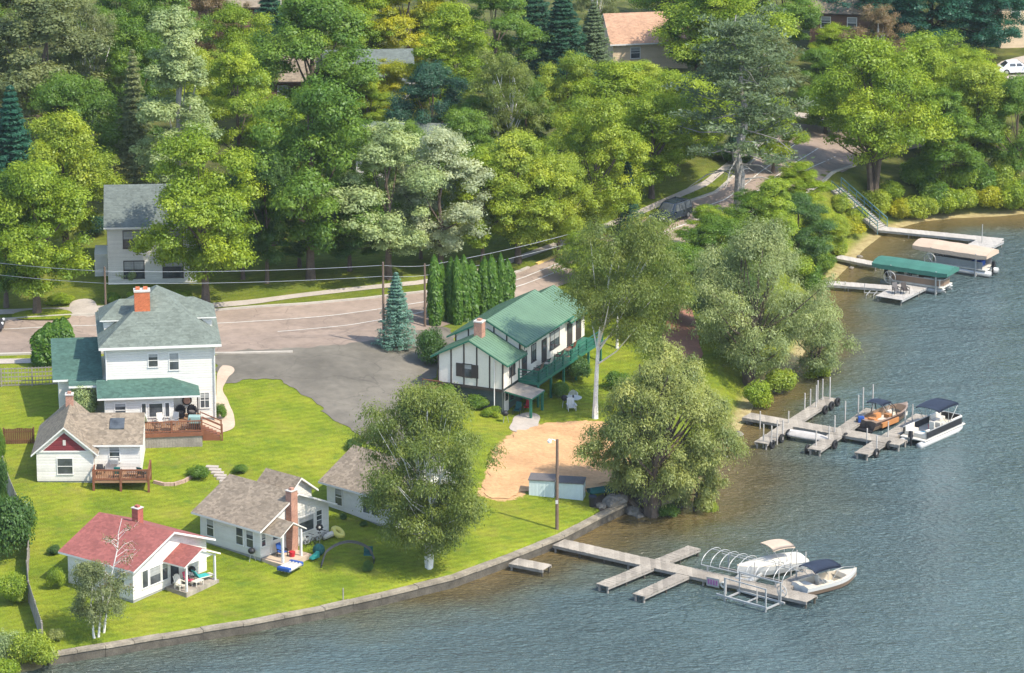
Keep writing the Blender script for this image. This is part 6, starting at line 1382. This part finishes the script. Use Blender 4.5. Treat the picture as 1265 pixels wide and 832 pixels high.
# ------------------------------------------------------------------ poles, wires, lamp
def pole(px, by, ty, label, r=.12, cross=False):
    g = G(px, by); h = zfor(g.x, g.y, ty) - g.z; t = thing('utility_pole', label, 'utility pole', g); MB().lathe([(r, -.5), (r * .7, h)], (0, 0, 0), 9).build('shaft', 'pole', t)
    if cross: MB().box(-.9, -.05, h - .55, .9, .05, h - .43).build('crossarm', 'pole', t)
    return g + Vector((0, 0, h))
A1 = pole(132, 432, 330, 'slim utility pole rising behind the hip roofed house'); A2 = pole(474, 430, 324, 'utility pole behind the blue spruce at the parking area', .13); A3 = pole(525, 404, 326, 'utility pole left of the arborvitae row'); A4 = pole(722, 336, 283, 'utility pole in the birch crown beyond the lodge roof', .12, False); A0 = P(-60, 318, 11.5)
def wire(name, pts, label):
    b = MB()
    for p, q in zip(pts, pts[1:]):
        L_ = (q - p).length; b.tube([p.lerp(q, i / 12) - Vector((0, 0, .028 * L_ * 4 * (i / 12) * (1 - i / 12) * .35)) for i in range(13)], .021, 4)
    o = b.build(name, 'wire'); tag(o, label, 'power line')
z_ = Vector((0, 0, 1))
wire('power_line', [A0, A1 - z_ * .4, A2 - z_ * .3, A3 - z_ * .2, A4 - z_ * .1], 'upper grey overhead wire along the street past the house')
wire('power_line', [A0 - z_ * 1.1, A1 - z_ * 1.5, A2 - z_ * 1.3, A3 - z_ * 1.1, A4 - z_ * 1.0], 'lower grey overhead wire along the street past the house')
g = G(688, 654); h = zfor(g.x, g.y, 543) - g.z; t = thing('yard_lamp', 'tall brown pole with a small lamp arm above the pale blue lockers', 'lamp post', g)
MB().lathe([(.15, -.4), (.11, h)], (0, 0, 0), 9).build('shaft', 'pole', t); MB().tube([(0, 0, h - .15), (-.45, 0, h + .02), (-.6, 0, h - .05)], .03, 6).build('arm', 'steel', t); b = MB(); b.lathe([(.08, .0), (.18, -.12), (.15, -.3)], (-.62, 0, h + .02), 10); b.build('lamp_head', 'lamp_glass', t)
MB().box(-.12, -.19, 2.2, .08, -.14, 2.5).build('meter_box', 'hull_white', t)
g = G(424, 742); MB_ = MB().lathe([(.05, -.2), (.05, 1.0)], (0, 0, 0), 8).build('marker_post', 'pile'); MB_.location = g; tag(MB_, 'short wooden post in the lawn near the sea wall', 'post')

# ------------------------------------------------------------------ fences
def fence(name, label, px, h, m, style='board', cat='fence'):
    pts = [G(*p) for p in px]; t = thing(name, label, cat, pts[0]); o = pts[0]; b = MB(); pb_ = []; rs = random.Random(4)
    for a, c in zip(pts, pts[1:]):
        L_ = (c - a).length; n = max(1, int(L_ / 2.2)); d = (c - a).normalized(); d2 = Vector((d.x, d.y, 0)).normalized()
        for i in range(n): pb_.append(a.lerp(c, i / n) - o)
        if style == 'board':
            k = max(1, int(L_ / .17))
            for i in range(k):
                p = a.lerp(c, i / k) - o; q = a.lerp(c, (i + .88) / k) - o; hh = h + rs.uniform(-.05, .05); nv = Vector((-d2.y, d2.x, 0)) * .014
                b.hexa([p - nv + Vector((0, 0, -.15)), q - nv + Vector((0, 0, -.15)), q + nv + Vector((0, 0, -.15)), p + nv + Vector((0, 0, -.15))], [p - nv + z_ * hh, q - nv + z_ * hh, q + nv + z_ * hh, p + nv + z_ * hh])
            for zz in (.3, h - .3): b.beam(a - o + z_ * zz, c - o + z_ * zz, .06, .09)
        else:
            for zz in np.linspace(.12, h, 5): b.beam(a - o + z_ * zz, c - o + z_ * zz, .035, .09)
            k = int(L_ / .28)
            for i in range(k + 1): p = a.lerp(c, i / k) - o; b.beam(p + z_ * .05, p + z_ * (h + .1), .05)
    pb_.append(pts[-1] - o); b.build('boards' if style == 'board' else 'rails', m, t)
    for p in pb_: MB().box(p.x - .06, p.y - .06, p.z - .3, p.x + .06, p.y + .06, p.z + h + .08).build('post', m, t)
fence('board_fence', 'long grey weathered board fence curving down the left edge to the water', [(4, 590), (10, 610), (20, 635), (34, 660), (36, 690), (34, 720), (36, 745), (44, 770), (52, 795), (53, 808)], 1.75, 'fence_grey')
fence('lattice_fence', 'openwork weathered rail fence between the lawn and the street verge', [(-30, 479), (2, 478), (40, 477), (82, 475)], 1.6, 'fence_grey', 'rail')
fence('board_fence', 'short brown board fence left of the maroon gabled cabin', [(5, 549), (42, 548)], 1.35, 'fence_brown')

# curved retaining wall, stone steps
b = MB(); pts = [(190, 597), (202, 600), (215, 600), (228, 596), (238, 590)]; gs = [G(*p) for p in pts]; rs = random.Random(2)
for a, c in zip(gs, gs[1:]):
    for i in range(3):
        p, q = a.lerp(c, i / 3), a.lerp(c, (i + .94) / 3)
        for k in range(2): b.beam(p + z_ * (.04 + .14 * k), q + z_ * (.04 + .14 * k), .26 - .04 * k, .13)
o = b.build('retaining_wall', 'paver'); tag(o, 'low curved pinkish block retaining wall in the lawn by the deck cabin', 'retaining wall')
b = MB()
for i in range(7):
    p = G(262 + i * 3.4, 578 + i * 3.6); b.beam(p + Vector((-.5, .05, .06)), p + Vector((.5, -.1, .06)), .5, .16)
o = b.build('stone_steps', 'walk'); tag(o, 'pale stone steps descending the lawn behind the porch cabin', 'steps')

# ------------------------------------------------------------------ lawn and porch items
def adirondack(label, loc, rz, m='hull_white'):
    t = thing('lawn_chair', label, 'chair', loc, rz)
    b = MB(); b.hexa([(-.3, -.35, .3), (.3, -.35, .3), (.3, .3, .2), (-.3, .3, .2)], [(-.3, -.35, .36), (.3, -.35, .36), (.3, .3, .26), (-.3, .3, .26)]); b.build('seat', m, t); b = MB()
    for i in range(5): x = -.26 + i * .13; hh = .95 + .12 * math.sin(math.pi * i / 4); b.hexa([(x - .055, .22, .22), (x + .055, .22, .22), (x + .055, .26, .22), (x - .055, .26, .22)], [(x - .055, .52, hh), (x + .055, .52, hh), (x + .055, .56, hh), (x - .055, .56, hh)])
    b.build('backrest', m, t)
    for s in (-1, 1): b = MB(); b.box(s * .36 - .07, -.42, .5, s * .36 + .07, .4, .54); b.box(s * .33 - .03, -.36, 0, s * .33 + .03, -.26, .5); b.box(s * .33 - .03, .25, 0, s * .33 + .03, .33, .5); b.build('arm', m, t)
    return t
adirondack('white slatted garden chair behind the round white lawn table', G(708, 494), R(180)); adirondack('white slatted garden chair in front of the round white lawn table', G(706, 507), R(10))
t = thing('lawn_table', 'round white table between two garden chairs under the tall birch', 'table', G(708, 501)); MB().lathe([(.75, .68), (.78, .72)], (0, 0, 0), 18).build('tabletop', 'hull_white', t); MB().lathe([(.3, 0), (.08, .08), (.08, .68)], (0, 0, 0), 10).build('pedestal', 'hull_white', t); MB().lathe([(.09, .72), (.06, .95)], (0, 0, 0), 8).build('centre_sleeve', 'black', t)
def kettle(label, loc, m='black'):
    t = thing('kettle_grill', label, 'grill', loc); b = MB(); b.sphere((0, 0, .82), .3, 0, 12, (1, 1, .85)); b.build('bowl', m, t, True)
    for a in (0, 2.1, 4.2): MB().tube([(.15 * math.cos(a), .15 * math.sin(a), .62), (.32 * math.cos(a), .32 * math.sin(a), 0)], .02, 5).build('leg', 'steel', t)
kettle('black kettle grill on the lawn left of the brick chimney porch', G(311, 693)); kettle('dark grill beside the round white lawn table', G(697, 503)); kettle('black grill by the lodge entry path', G(624, 522)); kettle('dark kettle grill against the porch wall of the red roofed cabin', on(RC, 6.2, -.5, .3))
# red roofed cabin porch
adirondack('white plastic chair at the left of the red roofed porch', on(RC, 4.05, -1.2, .3), RC.rotation_euler.z + R(-10), 'vinyl')
armchair('camp_chair', 'pink red folding chair in the middle of the red roofed porch', on(RC, 5.1, -1.15, .3), RC.rotation_euler.z + R(10), 'pink', 'black')
t = thing('lounge_chair', 'turquoise towel draped lounge chair on the red roofed porch', 'chair', on(RC, 6.5, -1.3, .3), RC.rotation_euler.z + R(75)); MB().box(-.32, -.9, .3, .32, .4, .38).build('seat', 'vinyl', t); b = MB(); b.hexa([(-.32, .4, .32), (.32, .4, .32), (.32, .46, .32), (-.32, .46, .32)], [(-.32, .8, .95), (.32, .8, .95), (.32, .86, .95), (-.32, .86, .95)]); b.build('backrest', 'teal_towel', t); b = MB(); b.box(-.3, -.5, .382, .34, .4, .42); b.build('towel', 'teal_towel', t)
for x in (-.28, .28):
    for y in (-.8, .3): MB().box(x - .03, y - .03, 0, x + .03, y + .03, .3).build('leg', 'vinyl', t)
b = MB(); b.box(-.45, -.28, .36, .45, .28, .41); [b.box(x - .03, y - .03, 0, x + .03, y + .03, .36) for x in (-.38, .38) for y in (-.22, .22)]; o = b.build('coffee_table', 'vinyl'); o.location = on(RC, 5.4, -1.75, .3); o.rotation_euler = (0, 0, RC.rotation_euler.z); tag(o, 'low cream table before the pink red porch chair', 'table')
# porch cabin clutter
armchair('camp_chair', 'blue folding chair standing on the brick chimney porch', on(BC, 1.5, -.9, .22), BC.rotation_euler.z, 'blue', 'black')
b = MB(); b.lathe([(.2, 0), (.26, .4), (.24, .42)], (0, 0, 0), 12); o = b.build('bucket', 'red'); o.location = on(BC, 2.0, -1.5, .22); tag(o, 'red bucket on the porch floor beside the blue folding chair', 'bucket')
t = thing('inflatable_raft', 'blue and white striped raft lying in front of the brick chimney porch', 'raft', on(BC, .2, -2.9, 0), BC.rotation_euler.z + R(10)); b = MB()
for i in range(4): b.tube([(-.9 + .0, -.45 + .3 * i, .2), (.9, -.45 + .3 * i, .2)], .17, 8)
b.build('chambers', 'hull_white', t, True)
for x in (-.95, .75): b = MB(); b.hexa([(x, -.62, .05), (x + .35, -.62, .05), (x + .35, .62, .05), (x, .62, .05)], [(x, -.6, .4), (x + .35, -.6, .4), (x + .35, .6, .4), (x, .6, .4)]); bevel(b.build('pillow', 'blue', t), .1)
t = thing('covered_trike', 'dark teal covered mound on the lawn right of the brick chimney porch', 'covered toy', on(BC, 4.2, -2.3, 0)); b = MB(); b.sphere((0, 0, .38), .5, 0, 12, (1, .8, 1)); b.build('cover', 'teal_dark', t, True)
b = MB(); b.hexa([(-.7, -.2, 0), (.2, -.2, 0), (.2, .2, 0), (-.7, .2, 0)], [(-.7, -.17, .14), (.2, -.17, .5), (.2, .17, .5), (-.7, .17, .14)]); o = bevel(b.build('toy_slide', 'teal'), .05); o.location = on(BC, 3.5, -2.7, 0); o.rotation_euler = (0, 0, BC.rotation_euler.z); tag(o, 'bright teal plastic slide next to the dark teal covered mound', 'toy slide')
def bicycle(label, loc, rz):
    t = thing('bicycle', label, 'bicycle', loc, rz, 'bicycles at the brick chimney cabin')
    for x in (-.5, .5): b = MB(); torus(b, (x, 0, .33), .31, .022, (0, 1, 0), 0, 16, 5); torus(b, (x, 0, .33), .03, .02, (0, 1, 0), 0, 8, 4); b.build('wheel', 'rubber', t)
    b = MB(); [b.tube([p, q], .022, 5) for p, q in (((-.5, 0, .33), (-.15, 0, .75)), ((-.5, 0, .33), (0, 0, .32)), ((0, 0, .32), (-.18, 0, .85)), ((0, 0, .32), (.38, 0, .78)), ((-.15, 0, .75), (.38, 0, .8)), ((.5, 0, .33), (.36, 0, .95)))]; b.build('frame', 'steel', t); MB().beam((.3, -.28, .98), (.3, .28, .98), .035).build('handlebar', 'black', t); MB().box(-.3, -.07, .85, -.06, .07, .92).build('saddle', 'black', t)
bicycle('bicycle leaning below the big window of the brick chimney cabin, nearer the porch', on(BC, 5.0, -.5, .0), BC.rotation_euler.z); bicycle('bicycle leaning below the big window of the brick chimney cabin, nearer the corner', on(BC, 6.3, -.6, .0), BC.rotation_euler.z)
t = thing('garden_spinner', 'dark round flower shaped spinner on a stake before the big cabin window', 'ornament', on(BC, 5.3, -1.4, 0)); MB().lathe([(.02, -.1), (.02, 1.7)], (0, 0, 0), 6).build('stake', 'steel', t); b = MB()
for i in range(8): a = i * math.pi / 4; b.sphere((.2 * math.cos(a), -.05, 1.75 + .2 * math.sin(a)), .11, 0, 6, (1, .3, 1))
b.build('petals', 'black', t); b = MB(); b.sphere((0, -.09, 1.75), .1, 0, 8, (1, .4, 1)); b.build('centre', 'vinyl', t)
b = MB(); torus(b, (0, 0, .25), .42, .22, (.5, -.2, .75), 0, 16, 8); o = b.build('swim_ring', 'yellow', None, True); o.location = on(BC, 8.3, -.6, .1); tag(o, 'pale yellow inflatable ring by the right corner of the brick chimney cabin', 'swim ring')
t = thing('rolled_mattress', 'cream inflatable tube lying at the wall beside the yellow ring', 'inflatable', on(BC, 7.6, -.5, .1), BC.rotation_euler.z); b = MB(); b.tube([(-.9, 0, .25), (.5, 0, .25)], .24, 10); b.build('tube', 'vinyl', t, True)
# black arch stand
a, c = G(397, 699), G(462, 694); t = thing('hammock_stand', 'black arched stand on the lawn in front of the large birch', 'arch stand', a); v = c - a; b = MB()
for k in (0, .35): b.tube([(v.x * i / 12, v.y * i / 12 + k, max(0, 1.9 * math.sin(math.pi * (.08 + .84 * i / 12)) ** .6 - .15 + v.z * i / 12) if 0 < i < 12 else 0) for i in range(13)], .06, 7)
b.build('arch', 'lead', t); b = MB(); b.box(v.x - .8, v.y - .2, .35, v.x - .1, v.y + .5, .42); b.box(v.x - .8, v.y + .45, .42, v.x - .1, v.y + .52, .9); b.build('seat', 'teal_dark', t)
b = MB()
for k in (0, .35): b.beam((0, k - .5, .04), (0, k + .5, .04), .08); b.beam((v.x, v.y + k - .5, v.z + .04), (v.x, v.y + k + .5, v.z + .04), .08)
b.build('foot', 'black', t)
# lockers by the sand
for px, by, lab in ((669, 613.5, 'pale blue storage locker with dark lid, left of the lamp pole'), (704.5, 617, 'pale blue storage locker with dark lid, right of the lamp pole')):
    g = G(px, by); t = thing('storage_locker', lab, 'locker', g, R(-10)); MB().box(-1.05, 0, -.15, 1.05, 1.25, 1.35).build('body', 'locker', t); b = MB(); b.hexa([(-1.12, -.08, 1.35), (1.12, -.08, 1.35), (1.12, 1.32, 1.5), (-1.12, 1.32, 1.5)], [(-1.12, -.08, 1.42), (1.12, -.08, 1.42), (1.12, 1.32, 1.57), (-1.12, 1.32, 1.57)]); b.build('lid', 'lead', t); MB().box(1.05, .5, .6, 1.11, .7, .95).build('latch', 'vinyl', t)
# trash bin, upturned canoe, bank roots
t = thing('dustbin', 'black dustbin at the foot of the huge willow beside the lockers', 'bin', G(732, 626)); MB().lathe([(.26, 0), (.32, .85)], (0, 0, 0), 12).build('body', 'black', t); MB().lathe([(.34, .85), (.3, .95), (.1, 1.0)], (0, 0, 0), 12).build('lid', 'navy', t)
t = thing('canoe', 'green canoe with white gunwales turned over under the huge willow', 'canoe'); b = MB(); hull_mesh(b, 4.6, .9, .42, cock=(2, 3), bowp=2); b.build('hull', ['teal_dark', 'hull_white', 'hull_white'], t, True); g = G(728, 614); t.location = g + Vector((0, 0, .75)); t.rotation_euler = (math.pi, 0, R(25))
b = MB(); [b.beam((x, -.45, .25), (x, .45, .25), .06) for x in (1.2, 3.2)]; b.build('thwart', 'hull_white', t)
rs = random.Random(12); k = 0
for x, y, s in [(742, 648, .5), (756, 644, .7), (770, 640, .6), (782, 634, .8), (760, 630, .9), (748, 632, .5), (790, 640, .5), (775, 626, .7), (815, 632, .6), (838, 622, .5), (893, 565, .45), (912, 538, .5), (925, 523, .4), (948, 480, .5), (960, 473, .6), (955, 467, .8), (968, 462, .4), (1052, 332, .3), (1062, 318, .3)]:
    q = G(x, y); b = MB(); b.sphere((0, 0, 0), s, 0, 8, (1.2, .9, .55))
    b.v = [(v[0] * (1 + rs.uniform(-.2, .2)), v[1] * (1 + rs.uniform(-.2, .2)), v[2] * (1 + rs.uniform(-.25, .25))) for v in b.v]; o = b.build('boulder', 'rock'); o.location = q + z_ * s * .15; o.rotation_euler.z = rs.random() * 6; tag(o, 'grey boulder on the rocky shore under the willows' if y > 460 else 'small stone on the sandy beach below the staircase', 'rock', 'boulders along the willow shore' if y > 460 else 'stones on the little beach')
b = MB(); rs = random.Random(21); g = G(768, 628)
for i in range(14):
    a = R(-150 + i * 11 + rs.uniform(-5, 5)); L_ = rs.uniform(1.6, 3.4); q = Vector((math.cos(a) * L_, math.sin(a) * L_ * .9, 0)); zz = tz(g.x + q.x, g.y + q.y) - g.z; b.tube([(0, 0, 1.1), (q.x * .4, q.y * .4, .55), (q.x, q.y, zz - .1)], [.28, .17, .05], 6)
o = b.build('exposed_roots', 'bark'); o.location = g; tag(o, 'tangle of dark exposed roots spreading down the bank under the huge willow', 'roots')
for px, py, lab, m_, in ((639, 512, 'dark teal covered chair by the lodge entry posts', 'teal_dark'), (652, 508, 'red folding chair in the lodge entry under the small roof', 'red')): armchair('entry_chair', lab, G(px, py), R(-20), m_)
# blue tarpaulin tucked in willow crown left out; sign posts
# ------------------------------------------------------------------ vehicles
def car(name, label, cat, loc, rz, paint, L_=4.7, W=1.85, Hh=1.7, suv=True):
    t = thing(name, label, cat, loc, rz); n = 2
    prof = [(0.02, .35), (0, .75), (.08, 1.0), (.22, Hh * .97), (.5, Hh), (L_ * .56, Hh), (L_ * .70, 1.02), (L_ - .12, .88), (L_, .62), (L_ - .02, .32)] if suv else [(0, .35), (0, .8), (.5, .95), (1.1, Hh * .98), (L_ * .52, Hh), (L_ * .7, .95), (L_ - .15, .78), (L_, .55), (L_, .3)]
    b = MB(); k = len(prof); V = []
    for s in (-1, -.86, .86, 1):
        for x, z in prof: inset = max(0, (z - .95) / (Hh - .95)) * .17 if z > .95 else 0; V.append((x, s * (W / 2) - math.copysign(inset, s) if abs(s) == 1 else s * (W / 2 - inset), z if abs(s) < 1 else z - .03 * (z > .6)))
    fs = [(r * k + i, r * k + (i + 1) % k, (r + 1) * k + (i + 1) % k, (r + 1) * k + i) for r in range(3) for i in range(k)] + [tuple(range(k)), tuple(3 * k + i for i in reversed(range(k)))]
    b.add(V, fs); b.build('body', paint, t)
    for s in (-1, 1):
        b = MB(); y = s * (W / 2 + .004); yi = s * (W / 2 - .13)
        for x0, x1 in ((.42, 1.25), (1.35, 2.2), (2.3, 2.95)) if suv else ((1.2, 1.9), (2.0, 2.75)): b.hexa([(x0, y, 1.04), (x1, y, 1.04), (x1, y - s * .03, 1.04), (x0, y - s * .03, 1.04)], [(x0 + .04, yi + s * .01, Hh - .14), (x1 - (.25 if x1 > 2.6 else .02), yi + s * .01, Hh - .14), (x1 - (.25 if x1 > 2.6 else .02), yi - s * .03, Hh - .14), (x0 + .04, yi - s * .03, Hh - .14)])
        b.build('side_window', 'glass', t); b = MB(); b.box(L_ * .63, s * (W / 2 + .2) - .1, 1.0, L_ * .63 + .14, s * (W / 2 + .2) + .1, 1.16); b.beam((L_ * .63 + .05, s * W / 2 * .95, 1.04), (L_ * .63 + .05, s * (W / 2 + .18), 1.06), .05); b.build('mirror', paint, t)
        for x in (.85, L_ - .95):
            b = MB(); b.lathe([(.2, -.12), (.36, -.11), (.36, .11), (.2, .12)], (x, s * (W / 2 - .1), .36), 16, 0, 'y'); w_ = b.build('wheel', 'rubber', t); b = MB(); b.lathe([(.21, -.015), (.21, .015)], (x, s * (W / 2 + .022), .36), 12, 0, 'y'); b.build('rim', 'steel', w_)
        b = MB(); b.box(L_ - .2, s * W * .36 - .17, .66, L_ - .015, s * W * .36 + .17, .8); b.build('headlight', 'lamp_glass', t); b = MB(); b.box(-.015, s * W * .42 - .1, .75, .1, s * W * .42 + .1, 1.0); b.build('tail_light', 'red', t)
    b = MB(); x0, x1 = (L_ * .70, L_ * .56) if suv else (L_ * .7, L_ * .52); zz = .97 if not suv else 1.04
    b.hexa([(x0 + .0, -.72, zz), (x0 + .0, .72, zz), (x0 - .06, .72, zz), (x0 - .06, -.72, zz)], [(x1 + .12, -.62, Hh - .07), (x1 + .12, .62, Hh - .07), (x1, .62, Hh - .07), (x1, -.62, Hh - .07)]); b.v = [(v[0] + .035, v[1], v[2] + .02) for v in b.v]; b.build('windscreen', 'glass', t)
    b = MB(); (b.hexa([(.06, -.7, 1.05), (.06, .7, 1.05), (.12, .7, 1.05), (.12, -.7, 1.05)], [(.18, -.62, Hh - .12), (.18, .62, Hh - .12), (.26, .62, Hh - .12), (.26, -.62, Hh - .12)]) if suv else b.hexa([(.5, -.7, .98), (.5, .7, .98), (.6, .7, .98), (.6, -.7, .98)], [(1.04, -.6, Hh - .1), (1.04, .6, Hh - .1), (1.12, .6, Hh - .1), (1.12, -.6, Hh - .1)])); b.v = [(v[0] - .02, v[1], v[2] + .01) for v in b.v]; b.build('rear_window', 'glass', t)
    if suv:
        b = MB(); [b.beam((.6, s * .68, Hh + .05), (2.5, s * .68, Hh + .05), .05) for s in (-1, 1)]; b.build('roof_rail', 'black', t)
    return t
a, c = G(846, 266), G(786, 290); d = c - a; car('parked_car', 'dark blue suv parked at the far kerb by the slim dark spruce', 'car', a + z_ * .05, math.atan2(d.y, d.x), 'car_dark', 4.9, 1.95, 1.8)
a = G(1232, 92); car('parked_car', 'white car parked at the right edge by the pale building', 'car', a + z_ * .02, R(8), 'car_white', 4.6, 1.8, 1.5, False)
a = G(-58, 408); car('parked_car', 'dark car on the street cut by the left edge', 'car', a + z_ * .05, R(2), 'car_red', 4.6, 1.85, 1.5, False)
# pale post among dark trees at top right
g = G(1121, 70); o = MB().lathe([(.14, -.3), (.12, 3.2)], (0, 0, 0), 8).build('white_post', 'hull_white'); o.location = g; tag(o, 'white post standing before the dark blue green trees at the top right', 'post')
drape_poly('eroded_bank', [(735, 650), (728, 628), (740, 612), (772, 604), (800, 612), (812, 628), (790, 636), (765, 644), (748, 654)], 'stone_mulch', .08, .3, .3)
drape_poly('parking_pad', [(1222, 78), (1300, 62), (1340, 80), (1300, 100), (1240, 100)], 'walk', .04, .6, .1)

# ------------------------------------------------------------------ light
SUN_DIR = Vector((.83 * math.cos(R(52)), -.56 * math.cos(R(52)), math.sin(R(52)))).normalized()   # towards the sun
sd = bpy.data.lights.new('sun', 'SUN'); sd.energy = 2.5; sd.angle = R(.55); sd.color = (1.0, .925, .80); so = bpy.data.objects.new('sun', sd); COL.objects.link(so)
so.rotation_euler = SUN_DIR.to_track_quat('Z', 'Y').to_euler(); so.location = (60, 300, 120)
world = bpy.data.worlds.new('World'); scene.world = world; world.use_nodes = True; nt = world.node_tree; nt.nodes.clear()
sky = nt.nodes.new('ShaderNodeTexSky'); sky.sky_type = 'NISHITA'; sky.sun_disc = False; sky.sun_elevation = math.asin(SUN_DIR.z); sky.sun_rotation = math.atan2(SUN_DIR.x, SUN_DIR.y); sky.altitude = 500; sky.dust_density = 1.5; sky.ozone_density = 1.0
bg = nt.nodes.new('ShaderNodeBackground'); bg.inputs[1].default_value = .15; wo = nt.nodes.new('ShaderNodeOutputWorld'); nt.links.new(sky.outputs[0], bg.inputs[0]); nt.links.new(bg.outputs[0], wo.inputs[0])
vs = scene.view_settings; vs.view_transform = 'Standard'; vs.look = 'None'; vs.gamma = 1; vs.use_curve_mapping = False; vs.exposure = 1.38
scene.cycles.max_bounces = 10; scene.cycles.diffuse_bounces = 8; scene.cycles.glossy_bounces = 2; scene.cycles.transmission_bounces = 8; scene.cycles.transparent_max_bounces = 6; scene.cycles.sample_clamp_indirect = 6
# ------------------------------------------------------------------ air
hb = MB().box(-6300, -6300, -6, 6300, 9300, 125).build('added_haze', 'white'); hb.data.materials.clear()  # thin volume added over the whole scene to lift and soften the shade
hm = bpy.data.materials.new('shade_lift_haze'); hm.use_nodes = True; nt = hm.node_tree; nt.nodes.clear(); ho = nt.nodes.new('ShaderNodeOutputMaterial'); pv = nt.nodes.new('ShaderNodeVolumePrincipled')
pv.inputs['Color'].default_value = (.80, .88, .92, 1); pv.inputs['Density'].default_value = .00005; pv.inputs['Anisotropy'].default_value = .1; nt.links.new(pv.outputs[0], ho.inputs['Volume']); hb.data.materials.append(hm); hb['kind'] = 'stuff'
